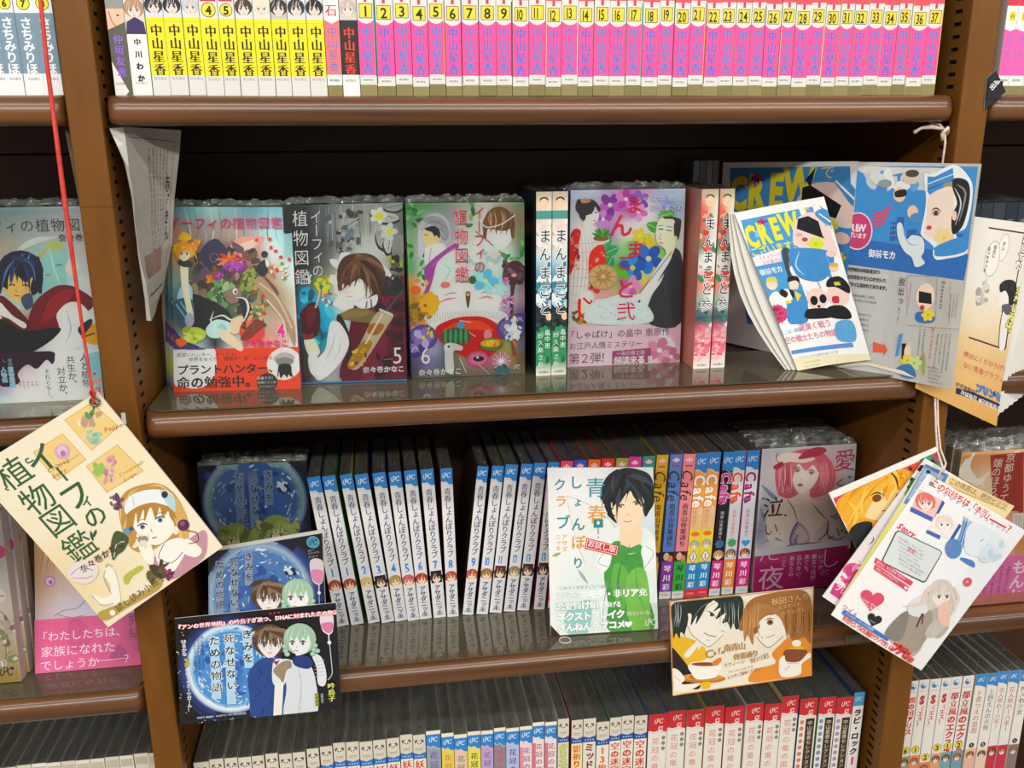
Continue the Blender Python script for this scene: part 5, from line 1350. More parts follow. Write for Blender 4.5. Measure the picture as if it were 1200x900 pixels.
p.line('60,260 140,210 240,190', 26, 'c8c8c4', taper=True); p.P('170,240 230,200 280,240 280,330 280,420 230,430 190,350', '98c0bc'); p.P('190,220 240,205 270,235 220,250', 'b8b880'); p.ell(305, 320, 28, 38, 'e8d0c8'); p.line('210,240 230,330 260,400', 8, 'b8d8d0', taper=True)
p.line('190,355 215,350', 3, '38403c'); p.line('235,312 262,308', 4, '38403c'); p.leaf(160, 290, 200, 230, 8, 'c8a870')
p.P('120,580 140,480 200,420 260,395 330,410 400,480 260,570 190,590', '6c1c26'); p.P('160,560 210,460 280,415 310,430 240,520', '8c2c34'); p.line('200,440 180,520 160,570', 6, '4c1018', taper=True); p.P('0,440 60,480 130,560 130,600 60,580 0,520', '581820')
p.P('0,470 30,500 60,530 110,560 100,580 40,540 0,520', 'e8ecec')
p.P('240,520 290,470 350,480 400,560 380,620 310,670 240,680 220,640 250,580', 'f0f4f8'); p.line('280,500 300,580 280,640', 7, 'a8b4c0', taper=True); p.line('330,490 340,560', 6, 'b8c4cc', taper=True)
p.P('0,540 100,590 250,575 230,620 140,680 60,700 0,690', '15141a'); p.P('0,600 120,600 200,620 100,700 0,720', '1a161e')
p.P('340,600 400,560 425,620 410,650 370,640', 'e8a458'); p.P('330,580 380,540 390,560 350,610', '24242c'); p.line('345,620 400,600', 6, '1c1c24')
p.P('0,380 10,330 60,340 110,370 150,350 150,400 130,440 100,465 70,460 40,440', 'e8b070'); p.P('30,420 60,420 100,465 70,462', 'f4cc90')
p.ell(80, 345, 96, 80, '14172c'); p.P('40,350 60,340 95,375 120,380 140,360 150,410 125,445 85,460 60,445 35,420', 'eebb80'); p.hair(85, 350, 92, '161a34', '88a0c8', 3, 8, .45, .9)
p.strands((86, 272), [(-8, 395), (6, 425), (22, 380), (44, 404), (64, 362), (96, 384), (112, 420), (128, 446), (150, 412), (166, 434), (182, 384), (180, 330)], 20, ['14172c', '1c2444', '0c0e1e', '24325c'])
p.P('160,270 180,330 178,400 140,440 130,400 150,340', '14172c'); p.line('60,290 30,330 10,400', 9, '5878a8', taper=True); p.line('100,280 140,320 150,380', 8, '48689c', taper=True); p.line('80,300 60,340 50,390', 6, '30406c', taper=True)
p.line('38,398 50,392 64,398', 5, '2c2018'); p.line('96,398 110,394 122,402', 5, '2c2018'); p.line('72,404 68,420 76,423', 3, 'a87848'); p.line('62,440 84,442', 4, '8c4c40'); p.P('90,450 130,430 140,480 110,500', '3c4c68')
for a in (('200,440'),): pass
p.text('イーフィの植物図鑑', -150, 148, 60, '34403e', pitch=1.05, sx=1.0); p.text('奈々巻かなこ', 264, 194, 34, '2c3436', pitch=1.0, bold=.03)
bp_ = Print(114, 48, 'e8eaec', [(-140, 668), (416, 655), (440, 878), (-104, 903)])
bp_.wash(['38203c 40284c 503858 e8ecf0 f0f0f0 e8d8dc', '30203c 583c60 d8c8d0 e8f0f2 f0f2f2 98c8d0', '404870 b0a8c0 f0e8ec f0f2f2 e8f0f0 88c8d0', '68a0b0 c8e0e4 f0f0f0 f0f2f2 f4e8e8 e8a8b0'])
bp_.P('0,665 210,660 235,690 225,720 200,700 160,740 120,720 80,760 90,800 40,820 0,800', '30182c'); bp_.P('355,690 420,670 430,760 400,790 370,750', '98ccd4')
bp_.text('植物と\nし', 45, 700, 18, '78c0d8', True); bp_.text('人と植物', 356, 690, 40, '2a2428', True, .98, bold=.01); bp_.text('共生か。', 300, 700, 38, '2a2428', True, .98, bold=.01); bp_.text('対立か、', 262, 752, 38, '2a2428', True, .98, bold=.01); bp_.text('それとも―。', 203, 752, 24, '2a2428', True, 1.02)
bp_.text('植物図鑑\n人物伝', 50, 740, 24, '6ab8d4', True, bold=.03, out=('e8f0f4', .06)); bp_.micro(160, 800, 40, 5, 12, 'c83c68', 3, vert=True)
bp_.text('待望の', 402, 802, 26, 'e84858', rot=-14, bold=.03, out=('f8f0f0', .08)); bp_.text('フェア', 415, 838, 30, 'e84858', rot=-14, bold=.04); bp_.star(400, 765, 9, 'd83040', 5, .45)
face_book([(-371, 69, 1386), (-258.6, 69, 1386), (-258.6, 56, 1209.8), (-371, 56, 1209.8)], p, 'face-out comic with dark haired boy in red scarf, left bay middle shelf', 'face-out comics in the left bay', 15, 4, '4a6068', '5a6468', bandpr=(.735, bp_), clabel='face-out comic with dark haired boy', sticker=(0, .62))

# ---- left bay pink band comic
qb = [(155, -362), (701, -395), (718, 419), (168, 467)]
p = Print(113, 176, 'd8ccd8', qb)
p.wash(['e8dce0 e0d4dc d8ccd8 d8ccd8', 'd8b890 d8c0b0 e0d4dc d8c8d8', 'c89868 d0b090 e0d0dc d8c8d8', 'c8a078 d8c0b8 d8d0e0 dcd0e0', 'd0b8b8 d8d0e0 e0d8e8 dcd4e4', 'd8d0e0 dcd8e8 e0d8e8 d8d0e0', 'd8d4e4 e0dcec e0d8e8 d8d0e0'])
for i in range(12): p.line([(170 + i * 11, -260), (190 + i * 14, -160), (170 + i * 15, -40 + (i * 37) % 40)], 7, ['c89058', 'b87c48', 'e0b888', 'a86c3c'][i % 4], taper=True)
p.ell(232, 32, 26, 28, 'c878b8'); p.ell(232, 32, 18, 20, 'e0c8e0'); p.ell(236, 36, 9, 10, '9858a0'); p.line('250,200 300,170 360,160 400,120', 3, '886878'); p.line('270,190 330,205 390,195', 3, '886878')
bp_ = Print(114, 56, 'e05c94', [(160, 228), (640, 180), (680, 425), (168, 470)])
bp_.wash(['e46098 e4609a e0609a c84c88', 'e46098 e0609a d85c94 b04078', 'e86ca0 e4649c d85c94 d85890'])
bp_.P('300,230 340,220 400,300 340,360 300,330', 'd45490'); bp_.P('480,400 520,330 560,400', 'b84888')
bp_.text('「わたしたちは、', 192, 302, 48, 'fbeef4', pitch=.98, rot=0); bp_.text('家族になれた', 214, 368, 52, 'fbeef4', pitch=1.0); bp_.text('でしょうか', 212, 432, 50, 'fbeef4', pitch=.98); bp_.line('432,410 550,398', 2.5, 'fbeef4', False); bp_.text('？', 566, 398, 46, 'fbeef4')
bp_.text('完結', 568, 220, 54, '7c2c5c', True, 1.1, bold=.01); bp_.micro(612, 220, 170, 2, 22, '8c4070', 5, vert=True)
face_book([(-356, 112, 1091), (-243, 112, 1091), (-243, 48, 931.2), (-355, 48, 931.2)], p, 'face-out comic with wide pink paper band leaning back in the left bay', 'face-out comics in the left bay', 14, 3, 'e8dccc', 'd8c8c8', bandpr=(.70, bp_), clabel='pink banded comic', sticker=None)

# ---- left bay cream comic
qc = [(-610, -268), (-1, -305), (102, 503), (-483, 554)]
p = Print(113, 176, 'd8d0bc', qc)
p.wash(['b8b0b4 a8a4a8 a8a0a8', 'b0acb0 a8a4a8 98949c', 'c8c4c0 b8b4b4 a8a0a4', 'd8d8d4 d8d4d0 c8c0b8', 'e0dcd8 e4e0dc d8ccc0', 'd8d0c0 e0d8cc d0c4ac', 'c8b890 d0c098 c8b488', 'b89850 c0a05c b8984c'])
p.ell(-2, -310 + 200, 30, 30, 'b83868'); 
for i in range(8): p.line([(-20 + (i * 29) % 90, 150 + i * 35), (30, 200 + i * 30), (60 - i * 6, 260 + i * 30)], 5, ['8c8070', 'f0ece4', '988868'][i % 3], taper=True)
p.scatter((-60, 200, 90, 420), ['f0ece8', 'c8b8a8', '98a070', 'a07068'], 30, 18, 9); p.P('-60,60 10,70 30,110 0,130 -60,120', 'e8dcd8'); p.line('-40,90 20,100', 5, 'a85050'); p.pc(34, 456, 48, '2c2820')
p.text('幸せの庭', -60, 60, 60, '6c4c5c', True)
face_book([(-477, 52, 1105), (-364, 52, 1105), (-364, 35, 931.2), (-477, 35, 931.2)], p, 'face-out cream comic cut off by the left picture edge', 'face-out comics in the left bay', 14, 3, 'd8ccc0', 'c8bcb8', clabel='face-out cream comic at the left edge', shift=(2, 0))

# ---- earth comics on the lower shelf


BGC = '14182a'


def earth(p, cx, cy, r, deep='2c4c9c', mid='4a78c0', pale='a8c8dc', glow='8cb0d8', seed=3):
    p.disc(cx, cy, r * 1.25, [(0, glow), (.80, glow), (.86, '2c4490'), (1, BGC)])
    p.disc(cx, cy, r, [(0, deep), (.55, mid), (.85, mid), (.97, pale), (1, glow)])
    p.scatter((cx - r * .55, cy - r * .6, cx + r * .55, cy + r * .6), [deep, mid, '3c5cac'], 40, r * .07, seed)
    for i in range(150):
        rnd = random.Random(i * 3 + seed); a = rnd.uniform(0, 6.28); q = r * (rnd.uniform(.66, .95) if i % 3 else rnd.uniform(.1, .8))
        x, y = cx + q * math.cos(a), cy + q * math.sin(a)
        p.ell(x, y, r * rnd.uniform(.02, .075), r * rnd.uniform(.008, .022), [pale, 'd0e0ec', glow, mid][i % 4], 8, a + 1.57 + rnd.uniform(-.5, .5))
        p.L -= .7


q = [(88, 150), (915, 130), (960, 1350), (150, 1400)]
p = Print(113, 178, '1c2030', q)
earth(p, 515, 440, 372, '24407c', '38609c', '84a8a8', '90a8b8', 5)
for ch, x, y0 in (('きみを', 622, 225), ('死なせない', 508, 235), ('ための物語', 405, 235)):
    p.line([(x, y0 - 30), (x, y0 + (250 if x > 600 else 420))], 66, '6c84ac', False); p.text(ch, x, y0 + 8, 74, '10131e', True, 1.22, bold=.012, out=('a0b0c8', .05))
p.scatter((690, 290, 770, 370), ['c8d4e0', '1c2848'], 14, 16, 6)
p.head(360, 740, 100, 'd8c8a0', '8c9850', 'b0bc74', '6c6048', seed=4, bob=.2); p.scatter((230, 650, 300, 830), ['7c8c48', '9ca860', '64743c'], 26, 26, 7); p.scatter((420, 650, 520, 830), ['7c8c48', '9ca860', '64743c'], 26, 26, 8)
p.head(668, 700, 112, 'e4d0a8', '8c9c54', 'b4c07c', '6c5c48', seed=6, bob=.2); p.scatter((540, 620, 600, 820), ['7c8c48', 'a4b068', '64743c'], 26, 28, 9); p.scatter((740, 620, 830, 800), ['7c8c48', 'a4b068', '64743c'], 26, 28, 10)
p.text('1', 536, 790, 80, '101010')
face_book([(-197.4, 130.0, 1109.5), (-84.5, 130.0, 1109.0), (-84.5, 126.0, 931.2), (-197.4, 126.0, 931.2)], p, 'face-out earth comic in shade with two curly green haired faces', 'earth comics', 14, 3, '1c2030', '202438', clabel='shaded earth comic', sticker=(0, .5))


def duo(p, x, y, s, sleeve=True):
    """boy with brown hair and girl with pale green curls"""
    X = lambda a: x + a * s; Y = lambda a: y + a * s
    if sleeve:
        p.poly([(X(-140), Y(190)), (X(-90), Y(110)), (X(-20), Y(80)), (X(40), Y(110)), (X(70), Y(200)), (X(110), Y(330)), (X(80), Y(440)), (X(-110), Y(450)), (X(-130), Y(330))], '274a94', True)
        p.poly([(X(60), Y(100)), (X(160), Y(110)), (X(250), Y(160)), (X(270), Y(440)), (X(80), Y(450)), (X(90), Y(260))], 'dfe6ec', True)
        p.poly([(X(10), Y(110)), (X(60), Y(90)), (X(90), Y(130)), (X(80), Y(240)), (X(10), Y(240))], 'e8ecf2', True); p.poly([(X(20), Y(235)), (X(72), Y(235)), (X(60), Y(450)), (X(10), Y(450))], 'f4f2ee', False)
        p.poly([(X(130), Y(80)), (X(210), Y(70)), (X(250), Y(110)), (X(220), Y(150)), (X(140), Y(130))], '1f3c80', True)
        for a, b in ((-80, 150), (-40, 200), (-90, 260), (-20, 320), (-70, 380)): p.line([(X(a), Y(b)), (X(a + 24), Y(b + 26)), (X(a - 8), Y(b + 60))], 5 * s, '162c64', taper=True)
        p.line([(X(160), Y(150)), (X(180), Y(260)), (X(160), Y(430))], 3 * s, 'a8b0bc'); [p.ell(X(176), Y(190 + k_ * 50), 5 * s, 5 * s, 'b8c0c8', 8) for k_ in range(5)]
        p.poly([(X(10), Y(160)), (X(60), Y(110)), (X(110), Y(100)), (X(120), Y(140)), (X(90), Y(160)), (X(70), Y(230)), (X(50), Y(210))], 'a08c74', True)
        p.poly([(X(0), Y(95)), (X(30), Y(105)), (X(50), Y(95)), (X(30), Y(130))], 'a8283c', False)
        p.poly([(X(240), Y(60)), (X(300), Y(80)), (X(330), Y(180)), (X(320), Y(250)), (X(280), Y(240)), (X(270), Y(140))], 'e8ebef', True)
        for k_ in range(5): p.line([(X(258), Y(110 + 22 * k_)), (X(318), Y(96 + 22 * k_))], 3 * s, 'b8bcc4')
    p.head(X(-10), Y(-10), 92 * s, 'f3ebe6', '5a4234', '9c8470', '46507c', seed=8, bangs=9, low=.3, drop=.35)
    p.strands((X(-10), Y(-104)), [(X(a), Y(b)) for a, b in ((-118, 20), (-122, -20), (-108, 50), (-86, 30), (-64, 12), (-46, 34), (-24, 4), (-2, 30), (20, 6), (44, 32), (66, 14), (92, 44), (104, 10), (110, -30), (-130, -60), (112, -70))], 22 * s, ['5a4234', '7c604c', '4a3428', '8c7260'])
    for i in range(0):
        a = 2.9 - i * .2; p.line([(X(-10 + 60 * math.cos(a)), Y(-50 - 40 * math.sin(a))), (X(-10 + 122 * math.cos(a + .1)), Y(-25 - 98 * math.sin(a)))], 13 * s, ['4a3428', '7c604c', '5a4234'][i % 3], taper=True)
    p.head(X(170), Y(-20), 88 * s, 'f0f1f2', 'a4c8ac', 'd0e4d4', '606870', seed=2, tilt=-1, bob=.0, bangs=5, low=.1, drop=.4)
    for dx, dy in ((84, 40), (78, 14), (94, 60), (256, 34), (262, 8), (248, 58), (276, 40)): p.ell(X(dx), Y(dy), 17 * s, 15 * s, '8cb89c', 12); p.ell(X(dx), Y(dy), 12 * s, 11 * s, 'b4d4be', 10)


q = [(160, 185), (1050, 35), (1085, 1290), (165, 1400)]
p = Print(106, 170, '14161e', q)
earth(p, 560, 520, 400, '2c4c98', '4876b4', '94b4cc', '8498b0', 8)
for ch, x, y0 in (('きみを', 465, 205), ('死なせない、', 355, 245), ('ための物語', 245, 265)):
    p.line([(x, y0 - 20), (x, y0 + (220 if x > 400 else 420))], 60, '8496b4', False); p.text(ch, x, y0 + 6, 70, '10121c', True, 1.2, bold=.012, out=('a8b4c8', .05))
p.scatter((740, 280, 820, 340), ['c8d4e0', '1c2848'], 14, 14, 6)
duo(p, 630, 520, 1.28)
p.ell(975, 97, 54, 44, '4a94b0'); p.pc(975, 97, 48, '14303c'); p.text('ボニー\nコミックス', 940, 160, 17, 'a8acb0', bold=.02); p.text('吟鳥子', 950, 205, 24, '88888c', bold=.03)
p.P('950,230 1050,230 1052,370 1020,410 1010,410 962,370', 'd8c8d0'); p.P('958,300 1046,300 1046,368 1018,398 966,366', 'd888b0'); p.line('1018,410 1016,470', 10, 'c8ccd0', False); p.ell(1018, 468, 13, 13, 'e8ecf0'); p.line('1018,480 1020,620', 5, 'b8bcc4')
sheet([(-166.1, -9.0, 1076.0), (-62.3, -9.0, 1087.4), (-66.6, -9.0, 913.0), (-180.9, -9.0, 911.8)], p, 'sample_booklet', 'dark earth booklet with boy and green haired girl, behind the landscape flyer', 'booklet', t=8.4, mat='gloss')

q = [(55, 140), (1135, 35), (1175, 740), (95, 850)]
p = Print(150, 116, '10121a', q)
p.P('140,260 350,160 620,140 650,300 620,800 300,820 130,640', '1c2c70')
earth(p, 430, 470, 285, '2c58b8', '4a94dc', 'd0ecf8', 'd8f0fc', 12)
p.line('150,430 190,600 330,720 480,740 620,690', 14, 'f0f8fc', taper=True)
for ch, x, y0, n in (('きみを', 535, 240, 3), ('死なせない、', 418, 268, 5.6), ('ための物語', 318, 282, 5)):
    p.line([(x, y0 - 26), (x + 16, y0 + 84 * n - 30)], 62, 'b8dcf4', False); p.text(ch, x, y0, 70, '101624', True, 1.2, bold=.015, out=('e8f6fd', .07), skew=0)
p.micro(235, 260, 300, 3, 20, '283450', 4, vert=True, lead=1.25)
duo(p, 700, 300, 1.12)
p.P('1030,110 1112,105 1115,210 1090,240 1082,240 1040,205', 'e8dce4'); p.P('1036,165 1110,158 1112,206 1084,228 1044,200', 'e07cac'); p.line('1086,240 1088,280', 9, 'd8dce0', False); p.ell(1090, 290, 13, 13, 'eef0f2'); p.line('1092,300 1104,420 1108,500 1080,540', 6, 'c8ccd4')
p.text('『アンの世界地図』の吟鳥子が放つ、DNAに刻まれた恋の物語。', 82, 193, 36, 'fdf0f2', pitch=.985, bold=.05, out=('d02840', .11), sx=1.0)
for k_ in range(3): p.ell(693 + k_ * 28, 100 - k_ * 3, 7, 7, 'd02840', 8)
p.text('はるかな', 118, 285, 31, 'f2f4f8', True, .96, bold=.03); p.text('宇宙', 137, 408, 32, 'e8e040', True, .96, bold=.04, out=('40400c', .07)); p.text('のボーイミーツガール！', 143, 470, 30, 'f2f4f8', True, .98, bold=.03)
p.text('吟鳥子', 1102, 580, 46, 'eef070', True, 1.02, bold=.04, out=('304010', .09)); p.text('中澤泉汰', 1003, 640, 24, '1c2010', True, 1.0, bold=.03, out=('c8d048', .12)); p.text('原案協力', 1040, 640, 18, 'e0e0e0', True, 1.0)
p.text('吟鳥子 漫画家・ミステリーマンガ大賞受賞', 215, 797, 17, 'd8dce4', bold=.03, pitch=.9)
for i in range(34):
    rnd = random.Random(i + 50); x = rnd.choice([rnd.uniform(60, 140), rnd.uniform(200, 620)]); y = rnd.uniform(200, 830) if x < 140 else rnd.uniform(790, 840); p.ell(x, y, rnd.uniform(2, 5), rnd.uniform(2, 5), 'e0e4f0', 6); p.L -= .5
sheet([(-201.7, -13.5, 1013.3), (-53.6, -13.5, 1016.3), (-54.5, -13.5, 900.1), (-207.9, -13.5, 899.0)], p, 'flyer', 'landscape earth flyer with boy in blue coat and green haired girl', 'flyer', t=.8, mat='gloss')

# ---- young man sample booklet
q = [(28, 35), (558, 33), (583, 872), (43, 878)]
p = Print(115, 182, 'eeeeea', q)
p.wash(['d8d8d8 e4e4e4 e0e0e0 c8c8c8 d0d4d4', 'e8e8e8 f0f0ee e8e8e8 c0c4c8 c8d4d8', 'f2f2f0 f4f4f0 f0f0ee d0d8e0 d8e8ec', 'f4f4f0 f6f6f2 e8f0f0 d8e8ec c8dce0', 'f2f4f0 f0f4f0 d8ece8 c8e4e0 c0dcd8', 'f4f6f2 e0f0ec a8d4cc a8d0b8 a8d0c8', 'f2f4f2 c0e0dc 88c4c0 78b088 98c8c0', 'f4f6f4 e8f4f0 58b0b0 489060 70b0b0'])
p.P('215,520 260,400 330,350 390,330 500,330 560,380 582,470 583,872 130,872 110,700 160,590', 'e6f0ec'); p.P('240,700 230,872 130,872 120,760', '9ccfcb')
p.P('340,440 370,400 470,420 500,460 520,640 560,872 340,872 330,720 310,560', '4a9c44'); p.P('360,520 420,540 440,640 400,760 350,640', '66b44e'); p.P('420,600 520,560 540,872 450,872', '7cc050'); p.line('400,500 380,620 400,740', 10, '3c8c3c', taper=True); p.line('470,520 480,660 520,780', 12, '60b048', taper=True)
p.P('390,340 400,440 440,470 490,440 500,330 440,300', 'f6d8b4'); p.P('360,430 400,420 440,436 490,420 500,450 440,466 370,460', '4c9c50')
p.P('270,500 330,400 350,430 340,520 300,560', 'f4f8f6'); p.P('500,440 560,400 575,520 530,560 505,500', 'f0f6f4'); p.line('330,440 280,505 330,530', 3, '88a0a0'); p.line('520,430 560,470 510,550', 3, '88a0a0'); p.line('330,600 310,720 300,860', 3, '88a8a8')
p.leaf(180, 540, 230, 615, 8, 'a8b8b0'); p.line('440,420 420,500', 2.5, '388838')
p.P('350,250 355,180 400,150 470,150 520,180 530,230 500,290 450,345 420,345 380,310', 'f8dcba')
p.P('325,235 300,190 310,110 350,60 420,35 490,45 540,70 560,130 545,230 520,280 505,240 512,190 480,170 500,230 460,180 440,150 415,210 425,160 385,215 395,165 360,225 345,190 350,250 375,310 340,280', '23262a')
for t_ in ('560,150 555,210 530,262', '330,90 300,150 296,200', '545,100 566,150 558,190', '360,230 330,262 372,300', '310,200 330,250 370,275'): p.line(t_, 12, '1c1f22', taper=True)
p.strands((430, 48), [(290, 188), (297, 236), (330, 264), (374, 308), (350, 252), (386, 224), (402, 196), (432, 152), (462, 182), (484, 206), (502, 234), (520, 286), (532, 260), (549, 226), (563, 188), (568, 146), (300, 128), (345, 190), (372, 180)], 26, ['23262a', '2e3338', '1a1d20', '3a4148'])
p.line('360,70 350,120 360,160', 7, '48505a', taper=True); p.line('470,60 500,100 510,150', 8, '3c444c', taper=True); p.line('420,50 430,110 400,160', 6, '3c444c', taper=True)
p.line('375,225 398,215 412,222', 5, '2c2420'); p.line('455,205 480,200 494,210', 5, '2c2420'); p.ell(474, 212, 9, 8, '7a5030'); p.ell(393, 226, 8, 6, '7a5030'); p.line('424,262 432,270', 3.5, 'c0906c'); p.line('408,300 432,304 450,298', 3.5, 'a86850')
for t_, x, y0, z, cc, pt in (('ク', 90, 115, 64, '2f8c9c', 1), ('ラ', 95, 195, 62, 'e8a030', 1), ('ブ', 105, 300, 74, '2f8c9c', 1), ('し', 170, 105, 70, '2f8c9c', 1), ('ょ', 180, 200, 50, '2f8c9c', 1), ('ん', 180, 310, 72, '2f8c9c', 1), ('ぼ', 182, 400, 74, 'e8a030', 1), ('り', 180, 505, 62, '2f8c9c', 1), ('青', 268, 130, 104, '2f8c9c', 1), ('春', 275, 262, 100, 'e8a030', 1)):
    p.text(t_, x, y0, z, cc, bold=.012)
p.P('258,288 305,288 305,330 258,330', '2f8c9c', False); p.ell(281, 306, 7, 10, 'f0f0ec'); p.line('281,330 281,362', 4, '2f8c9c', False); p.ell(281, 378, 3, 5, '2f8c9c')
p.text('アサダ', 112, 372, 30, 'e8a848', True, 1.02); p.text('ニッキ', 80, 372, 28, 'e8a848', True, 1.02); p.leaf(52, 468, 95, 452, 8, '98b878')
p.poly([(222, 380), (384, 424), (376, 478), (214, 434)], 'd83830', False); p.poly([(226, 387), (379, 428), (372, 471), (219, 430)], 'f2ecec', False); p.poly([(229, 391), (376, 430), (370, 467), (222, 428)], 'd83830', False); p.text('お試し版', 246, 411, 36, 'f6eeee', rot=15, bold=.02, pitch=1.0)
p.text('「このマンガがすごい! 2012オンナ編」第八位！', 72, 632, 20, '98a8a4', pitch=1.05)
p.text('すべての', 88, 668, 38, 'fdfefd', pitch=.8, bold=.02, out=('a8ccc8', .05)); p.text('非モテ・非リア充・', 208, 672, 45, 'fdfefd', pitch=.93, bold=.05); p.text('恋愛負け組', 92, 726, 45, 'fdfefd', pitch=.92, bold=.05, out=('98c4c0', .07)); p.text('に捧げる', 300, 728, 32, 'fdfefd', pitch=.85, bold=.03)
p.text('ネクストブレイク', 98, 782, 46, 'fdfefd', pitch=.9, bold=.05, out=('98c4c0', .07)); p.text('（だといいな…）', 420, 780, 24, 'fdfefd', pitch=.9); p.text('ざんねんラブコメ', 98, 838, 44, 'fdfefd', pitch=.95, bold=.05, out=('98c4c0', .07)); p.heart(432, 836, 20, 'fdfefd'); p.pc(545, 832, 42, 'f4f8f4', .09)
p.poly([(43, 820), (92, 878), (43, 878)], '2a2a28', False)
sheet([(164.0, 54.0, 1114.3), (275.6, 50.0, 1109.2), (281.3, 28.3, 931.5), (164.0, 32.0, 932.2)], p, 'sample_booklet', 'sample booklet with black haired young man in green shirt', 'booklet', t=1.6, mat='gloss')

# ---- cafe postcard
q = [(28, 162), (1152, 48), (1130, 728), (48, 885)]
p = Print(156, 108, 'f2e8d4', q)
p.P('40,400 110,430 240,470 250,560 190,640 120,640 40,560', 'eebc24'); p.P('150,640 260,540 300,510 330,600 200,660', 'f0c030'); p.P('40,540 90,560 270,800 190,830 40,720', '201c1a'); p.P('150,570 240,480 260,500 180,600', 'f6f0e4')
p.P('660,780 700,690 860,640 840,560 980,440 1080,420 1140,460 1140,730 900,755', 'e8912c'); p.P('900,500 1000,430 960,600 880,640', 'e8912c')
p.P('160,200 200,180 420,150 600,250 470,420 360,515 290,490 210,420 165,330', 'f6efe0'); p.line('165,330 210,420 300,490 355,512 460,420', 4, '3c3430')
p.P('45,190 150,160 165,220 180,300 150,420 160,440 120,400 110,450 80,410 60,450 48,330', '20302e')
p.P('130,160 380,135 330,190 290,260 240,340 250,270 200,350 205,260 150,250', '1d2c2a'); p.P('380,135 600,122 602,330 560,380 540,330 515,380 500,320 450,330 480,250 400,300 440,210 380,240 420,180', '20302e')
for i in range(26):
    rnd = random.Random(i + 9); x = rnd.uniform(60, 130) if i % 2 else rnd.uniform(440, 590); p.line([(x, 165), (x + rnd.uniform(-8, 14), 260), (x + rnd.uniform(-20, 10), 360)], 4, ['c8d0cc', '6c7c7a', '0c1614'][i % 3], taper=True); p.L -= .5
p.L = math.ceil(p.L); p.line('420,160 330,210 270,300', 5, 'a8b4b0', taper=True); p.line('380,160 290,200 210,300', 4, '8c9c98', taper=True)
p.line('330,235 370,250 405,290', 9, '2c2624', taper=True); p.ell(368, 262, 15, 16, '3c3430'); p.line('455,300 490,315 505,345', 8, '2c2624', taper=True); p.line('440,385 470,400', 4, '3c3430'); p.line('305,405 350,425 405,435', 5, '3c3430'); p.line('325,458 350,466', 3, '3c3430')
p.P('600,390 610,260 660,160 760,110 1000,70 1100,90 1140,200 1135,480 1080,440 1000,470 960,400 950,440 930,330 880,250', 'a46a34'); p.P('700,400 730,330 800,270 870,280 930,360 925,430 820,515 760,490 720,440', 'f6efe0')
p.P('620,300 680,200 760,170 900,240 950,420 900,290 820,250 740,320 745,360 700,420 690,500 650,420 625,470', 'b27a40')
for i in range(30):
    rnd = random.Random(i + 19); x = rnd.uniform(620, 740) if i % 3 == 0 else rnd.uniform(930, 1130); p.line([(x, 200 + rnd.uniform(-60, 60)), (x + rnd.uniform(-10, 10), 330), (x + rnd.uniform(-20, 10), 440)], 7, ['d09c5c', '7c4c20', 'b88048'][i % 3], taper=True); p.L -= .5
p.L = math.ceil(p.L); p.line('720,440 770,495 820,516 922,430', 4, '5c4030'); p.ell(822, 322, 24, 22, '9c5c34'); p.ell(822, 320, 10, 12, '2c1c14'); p.line('780,310 820,290 860,300', 7, '3c2c24', taper=True); p.ell(710, 392, 16, 20, '9c5c34'); p.line('690,380 715,362 735,372', 6, '3c2c24', taper=True); p.line('790,440 830,432 855,415', 4, '6c4c3c'); p.line('755,430 765,446', 4, '6c4c3c')
p.ell(290, 755, 182, 34, 'c8762c'); p.ell(290, 745, 165, 26, 'e09a3c'); p.ell(292, 746, 110, 20, 'b06a2c'); p.P('190,650 435,640 420,710 380,750 250,762 205,720', 'faf4e8'); p.ell(312, 648, 124, 22, 'f6ecdc'); p.ell(312, 648, 108, 15, '8c4c24'); p.P('365,640 420,600 445,605 430,640 390,655', 'e8822c')
p.P('40,700 90,690 150,760 120,800 270,790 200,835 48,870', 'f8f0e2'); p.line('60,740 110,775', 3, 'a88868'); p.P('275,790 350,780 345,820 290,830', 'eebc24')
p.P('935,540 1095,540 1080,620 950,628', '8c4a28'); p.P('960,530 1000,505 1060,500 1085,535', 'e8b830', False); p.ell(1022, 485, 36, 26, 'faf4e8'); p.P('890,620 930,580 945,625 1040,625 1110,560 1130,590 1060,640 1040,720 900,735', 'f8efe2'); p.line('930,690 970,655', 4, 'b08868'); p.line('950,640 1040,640', 3, 'b08868')
for t_, x, y0, z, b in (('C', 350, 565, 92, .01), ('a', 392, 555, 52, .02), ('f', 428, 540, 70, .01), ('e', 455, 548, 50, .02)): p.text(t_, x, y0, z, 'b4823c', bold=b)
p.text('南青山', 492, 520, 66, 'b0803a', pitch=.9, rot=0, bold=.03, sx=.9); p.text('骨董通り', 562, 590, 58, 'b0803a', pitch=.9, rot=-3, bold=.03, sx=.9); p.text('琴川彩', 690, 620, 50, 'a87838', pitch=1.0, rot=-14); p.text('スウィーツ', 475, 655, 36, '8c5c38', rot=-3, pitch=.9); p.text('といっしょにやさ', 505, 702, 24, '8c5c38', rot=-5); p.text('どうぞご賞味ください', 500, 745, 30, '8c5c38', rot=-9, pitch=.85)
p.text('秋田さんち', 860, 160, 60, 'e8c880', rot=-5, bold=-.01, pitch=.95); p.text('ビスケット', 900, 205, 34, 'e8c880', rot=-5); p.text('カフェオレ', 920, 250, 38, 'e0b868', rot=-5)
for a, b in (((30, 162), (1152, 48)), ((1152, 48), (1130, 728)), ((1130, 728), (48, 885)), ((48, 885), (30, 162))): p.line([a, b], 14, 'e0924a', False)
p.L += 1; p.poly([(48, 800), (52, 845), (150, 860), (48, 885)], 'f0e0b8', False)
